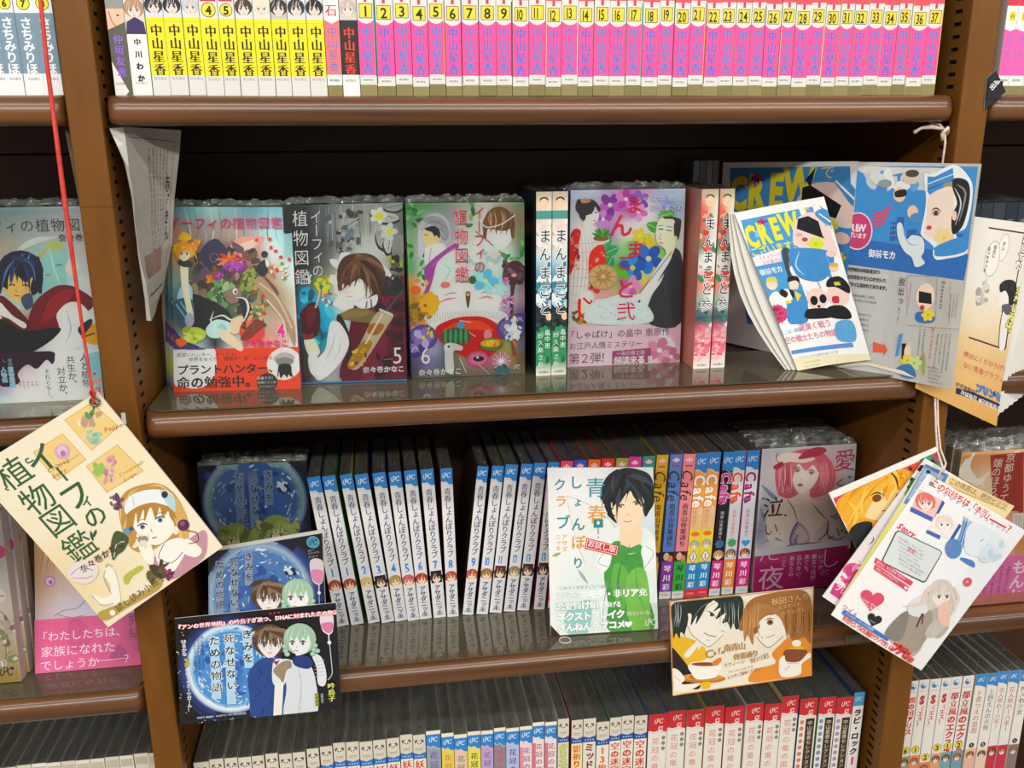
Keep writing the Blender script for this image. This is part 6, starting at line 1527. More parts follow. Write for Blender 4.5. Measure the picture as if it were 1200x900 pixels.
sheet([(281.2, -4.2, 982.4), (438.1, -4.2, 985.5), (444.4, -4.2, 880.1), (288.8, -4.2, 872.0)], p, 'postcard', 'tan cafe postcard with black haired and brown haired faces and a coffee cup', 'postcard', t=.5, mat='gloss',
      bend=lambda u, v: -9 * max(0, v - .75), cv=[.6, .75, .85, .93])

# ---- pink haired woman comic
q = [(105, 125), (602, 92), (570, 862), (50, 880)]
p = Print(118, 176, 'd4d4d8', q)
p.wash(['c8c8cc d0d0d4 d4d4d8 d8c8cc d8d8dc', 'd4ccd0 e0dcdc d8b8c0 e0c0c4 d4d8dc', 'd0d4dc e8d8d4 e0a8b0 d8a0a8 c8d0d8', 'b8bcc8 d8dce0 f0e0dc e8dcd8 c0c8d4', '8890b0 f0e4e0 f0e0d8 f0e4dc a8b0c4', 'c8ccd8 f0e4dc f0dcd4 f0dcd4 d4d8e0', 'd8dce4 e0e4e8 e8dce0 d8d8e4 c4ccd8', 'e0e4e8 e0e4e8 d8dce8 d0d4e0 e0e4e8'])
p.line('100,300 150,350 210,400', 22, '8c94b8', taper=True); p.line('95,420 130,500 200,560', 24, '9098bc', taper=True); p.line('100,610 160,580 210,600', 18, 'a0a8c4', taper=True); p.line('440,560 500,600 550,580', 18, '9098bc', taper=True); p.line('430,440 490,480 530,470', 14, 'a8b0c8', taper=True)
p.P('140,420 180,370 240,360 300,340 360,380 440,390 470,440 440,540 430,660 240,660 215,540 150,600 120,520', 'f2dfd6'); p.P('300,300 350,310 370,390 300,420 270,370', 'f0d8d0')
p.P('180,330 170,250 190,180 250,140 340,120 420,140 470,190 490,250 480,310 440,350 360,370 350,330 300,345 250,370 200,360', 'd8687c'); p.P('255,220 300,190 390,200 400,250 370,310 310,350 270,310', 'f6e8e0')
p.P('180,210 240,180 330,170 400,190 440,260 400,240 370,200 330,230 290,195 262,270 250,330 215,350 190,300', 'e07c8c')
for i in range(26):
    rnd = random.Random(i + 5); x = rnd.uniform(185, 255) if i % 2 else rnd.uniform(395, 470); p.line([(x, 180 + rnd.uniform(-20, 20)), (x + rnd.uniform(-14, 14), 260), (x + rnd.uniform(-10, 10), 345)], 6, ['f0a0a8', 'b83c58', 'e88894', 'f4c0c0'][i % 4], taper=True); p.L -= .5
p.L = math.ceil(p.L)
p.P('170,180 200,150 260,140 330,150 380,170 320,190 240,185 190,205', 'f4e4dc'); p.P('290,170 330,130 400,110 440,125 410,150 350,165', 'c03c58'); p.line('185,140 175,170 190,190', 5, '9c6c64'); p.P('160,210 200,185 215,200 180,225', 'b83450')
p.ell(285, 228, 13, 9, '948880'); p.line('265,220 285,212 305,222', 5, '3c2c30', taper=True); p.ell(360, 240, 13, 9, '948880'); p.line('340,232 362,224 382,238', 5, '3c2c30', taper=True); p.line('310,265 306,276', 3, 'c89888'); p.ell(302, 302, 14, 8, 'b06868')
p.line('225,365 265,420 292,500', 5, '3c3038', taper=True); p.line('360,388 410,450 455,490', 5, '3c3038', taper=True)
p.P('292,495 345,550 350,610 300,630 252,610 258,550', 'b8a8c4'); p.P('300,520 340,560 340,600 300,615 272,600 276,560', 'e8d0cc'); p.line('292,495 262,545 252,608 290,632', 8, '5c5488'); p.P('455,490 460,580 420,612 375,590 400,540', 'e4ccd0'); p.line('455,492 445,560 400,600', 8, '7068a0'); p.P('240,620 420,610 420,640 245,655', '6c64a0'); p.scatter((255, 560, 300, 620), ['8c84b0', 'c8bcd0'], 10, 8, 3)
p.poly([(66, 678), (562, 632), (572, 862), (50, 880)], 'bc1c78', False); p.wash(['bc1c78 c4207c b81c74 a81868', 'b81c74 bc1c78 b01870 9c1460'], box=(0, 176 * .735, 118, 176 * .265), k=2)
p.poly([(60, 640), (566, 600), (562, 632), (66, 678)], 'd8dce0', False)
p.text('愛', 540, 175, 120, 'c42c5c', bold=-.012); 
for s_ in ('530,270 500,300 560,310', '540,320 520,380', '500,350 560,400', '480,470 540,440', '520,480 560,560'): p.line(s_, 4, '16141c'); 
for x, y in ((110, 370), (225, 459), (205, 378), (566, 262), (530, 548), (556, 560)): p.ell(x, y, 6, 5, '16141c')
p.P('155,405 166,390 168,440 158,440', 'c41c4c', False)
p.text('した夜', 130, 590, 120, '16141c', True, .01) if False else None
p.text('泣', 160, 415, 112, '16141c', bold=-.012); p.text('い', 150, 530, 84, '16141c', bold=-.012); p.text('た', 140, 650, 130, 'd8d0e0', bold=-.015); p.text('夜', 150, 800, 140, 'e8c8dc', bold=-.012)
p.text('い', 480, 560, 90, '16141c', bold=-.012); p.text('し', 465, 700, 120, 'e8dce8', bold=-.018)
p.text('いつか', 418, 690, 29, 'f6e4ee', True); p.text('巣立つ日が', 380, 688, 29, 'f6e4ee', True); p.text('来ても、', 340, 690, 29, 'f6e4ee', True); p.text('忘れない、', 300, 692, 29, 'f6e4ee', True); p.text('あなたの', 260, 694, 29, 'f6e4ee', True); p.text('こと', 218, 696, 29, 'f6e4ee', True); p.pc(438, 782, 34, 'e8b0cc', .06)
face_book([(414.5, 92.0, 1106.0), (526.7, 92.0, 1106.0), (532.0, 88.0, 931.2), (412.9, 88.0, 931.2)], p, 'face-out comic with pink haired woman and magenta band', 'pink haired woman comics', 15, 6, 'd8d0d4', 'b8b4b8', clabel='pink haired woman comic', sticker=(1, .47))

# ---- right bay orange comic
q = [(131, 168), (573, 141), (455, 775), (34, 812)]
p = Print(128, 188, 'e0a468', q)
p.wash(['d8955c e0a068 e8b080 e8c8a0 f0dcc0', 'e09858 f0d8b8 f0c898 e8b078 f0d0a8', 'e8a878 f4e8d8 e8b488 e0a068 e8b888', 'e8b890 f0d8c0 e8a870 d89058 e8b080', 'f0c8a0 f0d4b8 f0c8b0 e8b898 f0d0b0', 'e8b0a0 f0c8b8 f0c8b8 f0c0b0 e8b8a8'])
p.line('180,170 150,230 190,290 240,250', 34, 'f0ece0', taper=True); p.line('150,190 130,260 220,300', 22, 'f4efe4', taper=True); p.P('120,330 200,320 210,380 140,400', 'e07030'); p.P('330,180 360,160 381,180 381,240', 'f0e8d8')
p.P('245,178 382,165 378,420 300,425 285,408 256,400', 'a83428', False); p.P('140,400 360,410 340,600 60,640', 'e8a890', False)
p.text('京都ゆうても', 328, 188, 40, 'f4e8dc', True, 1.02, bold=.0); p.text('端のほう。', 276, 210, 40, 'f4e8dc', True, .9)
p.P('335,420 381,415 375,520 335,530', 'e8e0d8', False); [p.line([(345 + 8 * i, 425), (343 + 8 * i, 520)], 2.4, 'a8a09c', False) for i in range(4)]
p.poly([(90, 610), (520, 580), (455, 775), (34, 812)], 'e87cb8', False); p.text('もんか', 362, 640, 66, 'fdf0f6', True, .95, bold=.02); p.micro(320, 640, 150, 4, 15, '4c2438', 6, vert=True, lead=1.9)
p.poly([(40, 770), (470, 735), (455, 775), (34, 812)], 'd08078', False)
face_book([(604.6, 18, 1117), (733, 18, 1117), (733, 21, 930.5), (604.6, 21, 930.5)], p, 'face-out orange comic with red title box and pink band in the right bay', 'face-out comics in the right bay', 15, 4, 'd8b898', 'd0a890', clabel='face-out orange comic')

# ---- brochure with cabin crew cartoon, opened out
SKY = '3f96d8'


def crewfront(p, ox=0, oy=0, z=1.0, full=True):
    A = lambda t_: [(ox + float(a.split(',')[0]) * z, oy + float(a.split(',')[1]) * z) for a in t_.split()]
    p.poly(A('165,265 380,205 520,250 500,300 560,470 600,560 380,700 290,712 210,460'), SKY, False)
    return A


q = [(135, 232), (485, 168), (668, 805), (370, 885)]
p = Print(105, 180, 'f6f6f6', q)
p.P('162,266 470,205 500,230 540,380 600,620 300,712 210,450', '4a9edb', False); p.scatter((180, 300, 240, 330), ['88c4e8'], 4, 14, 2)
p.P('360,480 420,450 560,440 640,600 480,680 300,712 440,600', 'f6f6f6'); p.P('290,712 605,620 640,700 310,790', 'f6f6f6', False)
for ch, x, y, r in (('C', 205, 335, -9), ('R', 256, 318, -10), ('E', 304, 300, -10), ('W', 358, 280, -10)): p.text(ch, x, y, 112, 'f2e832', bold=.05, sx=.62, sy=1.0)
p.text('ございます！', 218, 405, 38, 'f2e832', pitch=.97, bold=.02, rot=0); p.text('で', 425, 228, 32, 'f2e832'); p.star(250, 272, 20, 'c83c98', 8, .5); p.text('クルー', 236, 278, 16, '28203c', bold=.05)
p.poly([(205, 430), (322, 390), (330, 445), (212, 470)], 'f6eef4', False); p.text('スチュワーデス', 240, 432, 17, 'c85c9c'); p.text('お仕事日記', 256, 452, 18, 'c85c9c'); p.text('御前モカ', 248, 492, 26, 'f4f8fc', bold=.03)
p.P('330,400 345,385 362,400 358,460 368,510 355,510 340,460', '44484c')
p.P('375,360 385,270 430,235 480,240 500,260 520,330 540,400 470,420 410,390', 'f4d8d4'); p.P('392,262 430,250 500,290 495,345 440,325 388,305', '17171c', False); p.P('455,235 490,220 530,260 510,290 470,262', '4a98d4'); p.line('470,240 515,275', 5, 'f0f4f8'); p.ell(420, 350, 12, 9, 'c83c4c'); p.ell(398, 330, 14, 9, 'f0a8b0'); p.line('430,262 440,275', 3, '403c3c')
p.flower(462, 368, 32, 'dce83c', 'b8c828', 6); p.P('358,400 420,385 520,400 524,470 480,520 400,510 365,450', '4290d0'); p.line('400,400 385,460 420,500', 6, 'b8dcf4', taper=True); p.line('500,410 515,450', 5, 'b8dcf4', taper=True); p.ell(520, 405, 20, 14, 'f4d0c8')
p.ell(530, 462, 17, 18, 'f2d0b8'); p.ell(530, 450, 17, 9, 'd8b048')
p.ell(285, 540, 24, 26, 'f2dcc4'); p.P('262,535 268,515 300,512 308,540 290,530', 'e8cc58'); p.ell(375, 540, 20, 26, 'f4dcc4'); p.P('352,530 355,508 390,505 400,530 380,522', '1c1c20'); p.P('340,600 370,560 420,580 430,680 380,700 345,690', '4290d0'); p.P('270,600 300,570 335,600 340,640 290,640', 'f0f4f6'); p.P('376,565 405,580 388,610', 'e8d838', False)
p.ell(345, 585, 30, 26, 'f4f4f4'); p.P('315,580 325,560 350,575 340,595', '1c1c20'); p.P('355,560 375,570 372,600', '1c1c20'); p.ell(350, 612, 14, 6, 'e8d838')
p.ell(468, 590, 42, 42, 'f2d4c8'); p.ell(455, 600, 15, 19, '121216'); p.ell(490, 590, 14, 18, '121216'); p.ell(474, 622, 7, 5, '121216'); p.P('420,645 450,632 520,628 525,660 425,675', '17171b')
p.ell(548, 570, 42, 42, 'f4d4c8'); p.P('505,540 510,510 550,495 585,525 588,560 540,540', '1a1a20'); p.P('530,520 555,515 558,530 535,533', 'd8cc48', False); p.P('525,580 548,575 550,600 528,602', 'c83048'); p.P('510,622 560,610 592,632 590,660 515,660', '17171b')
p.star(305, 662, 40, 'e03c7c', 14, .86); p.text('無料！', 286, 648, 17, '2c1828', bold=.04); p.text('お試し読み', 280, 668, 12, '2c1828', bold=.03); p.text('小冊子', 290, 686, 14, '2c1828')
p.text('ここは、戦場だ！', 320, 738, 18, '88b8e0', pitch=.9); p.text('泥臭く戦う', 402, 712, 32, 'd85c84', pitch=.98); p.text('空の戦士たちの物語!!', 338, 768, 30, 'd85c84', pitch=.96)
p.poly([(350, 808), (600, 750), (605, 766), (352, 822)], '5c94d4', False); p.P('540,680 600,668 612,740 545,745', '5ca8dc'); p.micro(370, 838, 240, 5, 12, '5c8cc0', 6, lead=1.2)
p.poly([(348, 838), (662, 782), (668, 805), (370, 885)], 'efe8c4', False); p.micro(400, 852, 120, 2, 10, 'a8a888', 3)
cb = lambda u, v: 7 * math.sin(math.pi * u) * .6 - 10 * (1 - u) * (1 - v) * 0
root = sheet([(349.8, 55.0, 1369.6), (432.4, 36.0, 1385.4), (491.2, 21.9, 1222.9), (421.5, 38.5, 1210.2)], p, 'sample_booklet', 'tilted blue and white crew sample booklet standing on the shelf edge', 'booklet', t=.4, mat='gloss', bend=cb, cu=[.12, .25, .4, .55, .7, .85])
base = np.array(root.location)
# loose inner pages curling open behind its left edge
for k_, (off, bul, dz) in enumerate(((-2, 14, 0), (-5, 24, 1), (-8, 30, 2))):
    V = []; F = []
    for j in range(9):
        v = j / 8
        P0 = bil([(349.8, 55.0, 1369.6), (432.4, 36.0, 1385.4), (491.2, 21.9, 1222.9), (421.5, 38.5, 1210.2)], 0, v)
        P0 = P0 + np.array([off * .5 - bul * .75 * math.sin(math.pi * v * .9), 2 + k_ * 1.5, 0]); P1 = P0 + np.array([bul * .7 + 12, 5 + k_, 0])
        V += [tuple(P0 / 1000 - base), tuple(P1 / 1000 - base)]
    for j in range(8): F.append((2 * j, 2 * j + 1, 2 * j + 3, 2 * j + 2))
    o = link('loose_page', mesh('loose_page', V, F, True), root, M['paper'])

broch = empty('open_brochure', (.4695, .045, 1.2095), 'large blue crew brochure opened wide over the right upright', 'brochure')
bb = np.array((.4695, .045, 1.2095))
q = [(93, 37), (617, 27), (546, 779), (50, 801)]
p = Print(148, 208, 'f0f0f0', q)
p.P('122,60 590,45 600,330 620,560 500,640 200,700 130,300', '3f8fd0', False)
for ch, x, y in (('C', 160, 160), ('R', 240, 150), ('E', 320, 142), ('W', 405, 118)): p.text(ch, x, y, 178, 'e4da2c', bold=.05, sx=.62)
p.text('で', 512, 68, 54, 'e4da2c'); p.text('ございます！', 160, 236, 62, 'e4da2c', pitch=.95, bold=.02); p.star(238, 100, 30, 'b03484', 8, .5); p.text('クルー', 218, 106, 22, '28203c', bold=.05)
p.P('430,100 470,50 450,130', '1c1c40', False); p.P('420,150 470,110 560,115 610,190 600,260 560,270 470,240 400,190', 'eed4cc'); p.P('420,130 450,120 560,190 540,240 480,225 415,180', '15151a', False); p.P('530,90 570,85 618,150 600,190 560,140', '3f8fd0'); p.line('540,100 610,170', 8, 'e8f0f4')
p.flower(515, 268, 34, 'd0dc38', 'a8b828', 6); p.ell(560, 310, 28, 22, 'eec8c0'); p.flower(555, 380, 20, 'd8c838', 'a8a828', 5)
sheet([(388.5, 190.0, 1413), (469.5, 45.0, 1418), (469.5, 45.0, 1209.8), (388.5, 190.0, 1209.8)], p, 'front_leaf', None, None, t=.5, mat='gloss', parent=broch, base=bb)

q = [(42, 23), (442, 35), (358, 778), (-17, 675)]
p = Print(148, 208, 'f2f2f2', q)
p.P('40,36 430,44 392,414 20,345', '3a8ed2', False); p.P('20,260 405,330 392,414 10,345', '2c6cb8', False)
p.P('40,36 160,42 330,50 320,80 240,90 190,60 120,70 60,60', 'd8d8d0'); p.scatter((60, 60, 300, 100), ['e8e8e4', 'c8ccd0', '5ca4dc'], 14, 18, 4)
for x, y, h_, w_ in ((145, 215, 60, 18), (165, 200, 70, 22), (200, 240, 40, 30), (230, 255, 30, 30), (360, 260, 60, 24), (380, 280, 40, 20)): p.poly([(x, y), (x + w_, y), (x + w_ - 4, y + h_), (x - 4, y + h_)], '2c64ac', False)
for i in range(12): p.ell(148 + (i % 4) * 9, 225 + (i // 4) * 16, 2.4, 3.5, '78b4e4', 4)
p.ell(42, 240, 46, 60, 'e8dce0'); p.ell(42, 240, 42, 56, 'cc3c70'); p.text('CREW', 10, 225, 30, 'f4e8ec', bold=.05); p.text('ございます', 8, 250, 18, 'f4e8ec', bold=.03)
for i in range(4): p.line([(88, 190 + i * 12), (120 - i * 3, 180 + i * 14), (146 - i * 7, 166 + i * 15)], 8, 'd84870')
p.ell(110, 80, 34, 18, 'd8dcdc', rot=.5); p.ell(125, 92, 22, 13, '8c9c98'); p.ell(205, 75, 28, 20, 'd8c8b0', rot=.4); p.ell(212, 62, 22, 12, '4c443c'); p.ell(172, 128, 20, 24, 'f0c8a8'); p.P('158,118 190,112 192,132 160,136', '1a1a1e'); p.ell(215, 185, 18, 22, 'f0c8a8'); p.ell(228, 205, 22, 18, '4a8cc8')
# gloved hand, face, hat
p.P('252,66 280,66 350,36 405,84 414,140 396,236 360,262 402,322 300,338 284,296 246,262 244,240 254,190 258,140', 'eef2f4'); p.P('262,72 285,74 345,46 352,100 272,134 262,120', '3c8cd0', False); p.line('264,96 348,66', 3, 'e0e8ec', False); p.line('266,112 350,84', 3, '2464a0', False); p.P('316,96 345,90 340,112 318,112', '9c9478')
p.P('255,245 262,190 265,140 300,115 345,110 352,180 350,240 330,260 290,270 262,262 252,250', 'f2dccc'); p.P('345,110 352,80 395,90 405,140 385,230 350,260 345,200 362,160', '1c1a1c'); p.line('360,100 390,130 370,220', 7, '8c8c8c', taper=True); p.line('352,110 375,160 358,230', 5, 'd8d8d8', taper=True)
p.ell(292, 190, 13, 10, 'b0a090'); p.ell(292, 190, 6, 8, '3c3430'); p.line('276,182 292,174 310,186', 5, '2c2424', taper=True); p.ell(270, 236, 9, 7, 'cc3c50'); p.ell(354, 200, 8, 16, 'f0d0bc')
p.flower(320, 270, 34, 'f0d890', 'e8c870', 6); p.P('290,300 385,270 395,318 300,330', '3a8ed2'); p.line('286,308 300,340 392,322', 4, 'f2f4f4')
p.P('165,225 180,220 196,270 215,258 250,270 255,310 246,330 258,350 228,362 214,330 190,310 170,270', 'dce8ee'); p.line('180,235 205,285 240,290', 4, '98b8c8', taper=True); p.text('御前モカ', 86, 312, 27, 'f6f8fa', bold=.03, pitch=1.0)
p.text('特攻警備員の暗殺を持つ', 8, 358, 14, '2c2c2c', bold=.04, pitch=.92); p.text('為の営業をオモシロオカシク、', 6, 382, 14, '2c2c2c', bold=.04, pitch=.92); p.text('ライライに描かれております。', 6, 405, 14, '2c2c2c', bold=.04, pitch=.92); p.micro(10, 440, 150, 2, 9, '3c3c3c', 3, lead=1.7)
p.micro(20, 500, 100, 4, 9, '3c3c3c', 5, lead=1.8)
p.text('脱出っ!!', 184, 408, 26, '2c2c2c', True, 1.1); p.text('Evacuate', 324, 418, 17, '3c3c3c', rot=90, pitch=1.25); p.micro(214, 410, 90, 1, 8, 'd86c50', 5, vert=True); p.micro(372, 460, 90, 3, 7, '6c6c6c', 8, vert=True, lead=1.6)
p.ell(262, 460, 32, 44, 'f0d4c0'); p.P('240,440 282,450 284,486 240,478', '17171b', False); p.ell(252, 495, 8, 8, 'c83040'); p.P('235,510 285,515 290,545 235,540', '2c6cb8'); p.flower(272, 520, 22, 'e8d038', 'c8a828', 6)
for a in ('200,388 202,520', '300,395 298,540', '200,388 300,395', '345,415 345,560', '200,550 380,575'): p.line(a, 1.6, '9c9c9c', False)
p.P('92,598 92,632 128,637 126,650 140,628 126,604 126,612', 'e86048', False); p.micro(350, 590, 130, 4, 8, '4c4c4c', 12, vert=True, lead=1.8); p.text('読んでみませんか', 290, 570, 12, 'd83c30', True); p.micro(262, 570, 110, 2, 8, '4c4c4c', 17, vert=True, lead=1.8)
p.P('176,580 190,575 175,650 165,650', '4a94d4', False); p.P('186,610 200,610 200,660 186,660', '17171b', False); p.ell(206, 640, 12, 24, 'f0d4c0'); p.flower(205, 668, 22, 'e8d038', 'c8a828', 6); p.flower(228, 678, 26, 'c8dc90', 'a8c070', 6); p.P('170,690 215,680 235,725 190,720', '3c78a8'); p.P('260,640 266,680 262,720 256,700', '98a838')
p.micro(278, 695, 60, 5, 7, '5c5c5c', 21, lead=1.7); p.poly([(75, 674), (-17, 675), (-17, 640), (190, 700), (235, 728)], 'ece6cc', False)
# path in plan: the leaf bends forward round the upright
PATH = [(469.5, 45.0), (498, 18), (522, -7), (547.5, -31.5)]
seg = [0]
for a, b in zip(PATH, PATH[1:]): seg.append(seg[-1] + math.hypot(b[0] - a[0], b[1] - a[1]))


def onpath(u):
    s_ = u * seg[-1]
    for i in range(len(seg) - 1):
        if s_ <= seg[i + 1] + 1e-6:
            t_ = (s_ - seg[i]) / (seg[i + 1] - seg[i]); return PATH[i][0] + (PATH[i + 1][0] - PATH[i][0]) * t_, PATH[i][1] + (PATH[i + 1][1] - PATH[i][1]) * t_
    return PATH[-1]


def leafmap(u, v, l):
    x, y = onpath(u / 148); x2, y2 = onpath(min(u / 148 + .02, 1)); dx, dy = (x2 - x, y2 - y) if u < 138 else (PATH[-1][0] - PATH[-2][0], PATH[-1][1] - PATH[-2][1]); d = math.hypot(dx, dy)
    zb = 1210.2 - 6.5 * u / 148
    return np.array([x + dy / d * (l + .03), y - dx / d * (l + .03), 1417.5 + (zb - 1417.5) * v / 208]) / 1000 - bb


cuts = [148 * s_ / seg[-1] for s_ in seg[1:-1]]
o = link('back_leaf', p.mesh('back_leaf', leafmap, cuts), broch, M['gloss'])
V = []; F = []
us = [0] + cuts + [148]
for u in us:
    for v in (0, 208):
        for l in (0, -.45): V.append(tuple(leafmap(u, v, l)))
for i in range(len(us) - 1):
    a = 4 * i; F += [(a, a + 4, a + 6, a + 2), (a + 1, a + 3, a + 7, a + 5), (a, a + 1, a + 5, a + 4), (a + 2, a + 6, a + 7, a + 3)]
F += [(0, 2, 3, 1), (4 * len(us) - 4, 4 * len(us) - 3, 4 * len(us) - 1, 4 * len(us) - 2)]
link('paper_back', mesh('paper_back', V, F), broch, M['paper'])

# ---- tan manga page with fanned sheets
q = [(298, 200), (612, 231), (492, 895), (213, 765)]
p = Print(108, 205, 'ece6d8', q)
p.wash(['e8e4dc ece6dc e8e0d4', 'ece6dc ece8e0 e8e2d6', 'ece6dc ece8de e8e0d0', 'e8dcc4 ecdcc0 e8d4b0', 'e4c894 e8c890 e0bc80', 'e0b878 e4b878 dcac68', 'd8a458 dcac60 d8a050'])
for a, b in (((425, 243), (584, 262)), ((584, 262), (522, 645)), ((522, 645), (378, 600))): p.line([a, b], 5, '2c2838', False)
p.ell(492, 308, 22, 46, 'a0a0a0', rot=.25); p.ell(492, 308, 20, 44, 'f2eee8', rot=.25); p.ell(448, 345, 30, 60, 'a0a0a0', rot=.2); p.ell(448, 345, 28, 57, 'f2eee8', rot=.2)
p.text('オレ', 494, 296, 15, '2c2c2c', True, bold=.03); p.text('最高に', 458, 306, 14, '2c2c2c', True, bold=.03); p.text('なっちゃった', 434, 312, 14, '2c2c2c', True, bold=.03)
p.P('500,510 510,440 500,560 498,640 520,640 530,560 545,500 520,490', 'e8e4e0'); p.line('508,500 496,560 494,638', 3, '2c2c2c'); p.line('545,510 532,570 526,640', 3, '2c2c2c'); p.P('480,495 490,450 510,425 545,430 550,480 520,500 495,505', 'ece6e0'); p.P('490,455 486,430 510,415 545,418 560,440 552,490 530,500 525,470 510,450', '24242a'); p.scatter((496, 422, 548, 445), ['1c1c22', '34343c'], 10, 5, 4); p.P('498,500 530,495 548,520 520,530', '5c5c64'); p.scatter((400, 410, 440, 490), ['c4c0b8', 'a8a49c', 'd8d4cc'], 20, 9, 6)
p.text('探してた', 590, 285, 26, 'f4f2ec', True, 1.0, bold=.05, out=('28243c', .12), rot=9); p.text('幼なじみは、', 572, 455, 27, 'e8e468', True, 1.0, bold=.05, out=('3c3450', .1), rot=9)
p.text('舞台にくりひろげられる', 372, 655, 21, 'd8706c', bold=.01, rot=0, pitch=.98); p.text('ない青春グラフィティ！', 372, 690, 22, 'd8706c', pitch=.98)
p.text('好評連載中！', 345, 752, 16, '6c5c4c', bold=.02); p.text('プリンセ', 424, 768, 27, '4c8cd8', bold=.06, out=('284c90', .11)); p.poly([(340, 762), (400, 778), (512, 826), (508, 842), (396, 798), (338, 780)], '24244c', False); p.text('次は毎月16日頃発売です', 362, 778, 17, 'f4f0ec', bold=.03); p.text('6', 484, 786, 24, '2c2c30', bold=.03)
fl = lambda u, v: -15 * max(0, v - .8)
root = sheet([(546.0, -4.0, 1370.1), (628.0, -4.0, 1359.2), (620.8, -4.0, 1154.1), (524.9, -4.0, 1199.6)], p, 'manga_page', 'tan and white manga page hanging behind the blue brochure on the right', 'page', t=.35, bend=fl, cv=[.5, .8, .9])
base = np.array(root.location)
for k_ in range(7):
    V = []
    dx = 6 + k_ * 6.5; x0, z0 = 618 + k_ * 1.5, 1330
    for (x, z_) in ((x0, z0), (x0 + 26, z0), (610 + dx * 1.0 + 12, 1163 + k_ * 3), (604 + dx * .9, 1158 + k_ * 2)):
        for y_ in (1.2 + k_ * 2.2, 1.6 + k_ * 2.2): V.append(((x) / 1000 - base[0], y_ / 1000 - base[1], z_ / 1000 - base[2]))
    link('inner_page', mesh('inner_page', V, [(0, 2, 4, 6), (7, 5, 3, 1), (0, 1, 3, 2), (2, 3, 5, 4), (4, 5, 7, 6), (6, 7, 1, 0)]), root, M['paper'])

# ---- cream booklet hanging on the red string
q = [(-109, 294), (368, -2), (838, 585), (405, 888)]
p = Print(128, 180, 'f2e4c0', q)
p.wash(['f2e6c6 f4e8cc f4e8cc f2e4c0', 'f4e8cc f6ecd4 f4e8cc f2e2bc', 'f2e4c4 f6ecd6 f6ecd4 f4e6c4', 'ecd8ac f2e4c4 f6ecd4 f4e8c8', 'ecd8a8 f0e0b8 f4e8cc f4e8cc', 'f0e0b8 f4e8cc f2e4c0 f4e8cc'])
for P_, c1 in (('245,100 348,36 446,128 346,218', 0), ('128,222 238,150 326,250 215,330', 1), ('325,275 440,195 538,295 402,376', 2)):
    p.P(P_, 'c8a458', False); cx = sum(float(t_.split(',')[0]) for t_ in P_.split()) / 4; cy = sum(float(t_.split(',')[1]) for t_ in P_.split()) / 4
    p.poly([(cx + (float(t_.split(',')[0]) - cx) * .97, cy + (float(t_.split(',')[1]) - cy) * .97) for t_ in P_.split()], 'f0cf86', False)
    if c1 == 0: p.scatter((300, 80, 380, 120), ['f0e4c8', 'c0a080', 'e0c8b0'], 10, 13, 3); p.scatter((330, 140, 380, 185), ['88b8a8', 'a0c8b0', 'c090a8'], 10, 10, 4); p.scatter((325, 58, 360, 88), ['68984c', '4c8038'], 6, 8, 5)
    if c1 == 1: p.ell(238, 220, 30, 30, 'd8a8c0'); p.ell(236, 216, 18, 20, 'e8c4d4'); p.ell(240, 226, 10, 11, 'b87898'); p.line('210,270 250,262 300,230', 3, '98a868')
    if c1 == 2: p.scatter((355, 270, 395, 305), ['98c060', 'b0d078'], 8, 12, 6); p.scatter((395, 245, 440, 340), ['d8a0a8', 'e8c0b8', 'c08898'], 16, 10, 7)
p.text('Pepper', 400, 138, 26, 'a04830', rot=14, skew=.3, bold=-.01); p.text('Creeping\nBerry', 188, 290, 22, 'a04830', rot=2, skew=.3, bold=-.01); p.text('Crossroads\nGrape', 455, 308, 20, 'a04830', rot=2, skew=.3, bold=-.01)
G = '2f6038'
for ch, x, y, z in (('イ', 160, 245, 118), ('ー', 235, 305, 76), ('フ', 285, 385, 118), ('ィ', 325, 405, 56), ('の', 357, 465, 92), ('植', 52, 300, 122), ('物', 140, 398, 122), ('図', 215, 482, 118), ('鑑', 295, 580, 122)):
    p.text(ch, x, y, z, G, ch == 'ー', bold=.01)
p.line('130,250 108,262 100,250 112,244', 5, G); p.line('30,350 20,362 34,366', 5, G); p.leaf(350, 560, 340, 520, 6, G); p.leaf(352, 545, 362, 515, 6, G)
# girl with headband
p.P('448,430 470,375 530,348 600,345 660,390 700,470 705,560 660,640 640,560 560,600 500,590 462,520', 'c4944a'); p.P('640,385 690,440 712,520 690,600 668,520', 'd8ac60')
p.P('500,470 530,440 620,430 652,480 650,530 610,568 572,572 536,548 506,510', 'fcf4e6'); p.ell(662, 520, 11, 16, 'f8e8d4')
p.P('474,455 470,415 500,382 560,366 620,370 650,392 658,450 630,428 580,418 530,426 500,446', 'eef4f4'); p.P('600,369 650,392 658,450 632,428', 'b4d8dc'); p.line('500,390 505,430', 3, 'b8c8c8')
p.P('480,456 530,424 590,416 652,448 664,500 640,470 632,448 612,470 600,432 586,476 566,432 545,484 540,440 520,494 512,452 502,505 488,540 478,500', 'b8863a')
for t_ in ('478,470 468,520 476,560', '655,470 680,530 676,590', '486,385 458,430 456,480', '560,352 600,352 640,380', '520,360 490,380 474,410'): p.line(t_, 7, 'e4c284', taper=True)
for ex, ey in ((537, 505), (603, 480)):
    p.ell(ex, ey, 14, 11, 'f4f8f8'); p.ell(ex, ey, 10, 10, '7c90b0'); p.ell(ex, ey, 5, 6, '2c3450'); p.line([(ex - 19, ey - 3), (ex, ey - 13), (ex + 18, ey - 8)], 4, '3c2c24'); p.line([(ex - 18, ey - 24), (ex + 12, ey - 30)], 2.5, '8c6c3c')
p.line('568,512 574,526', 3, 'b08868'); p.line('574,548 592,544', 4, '905848')
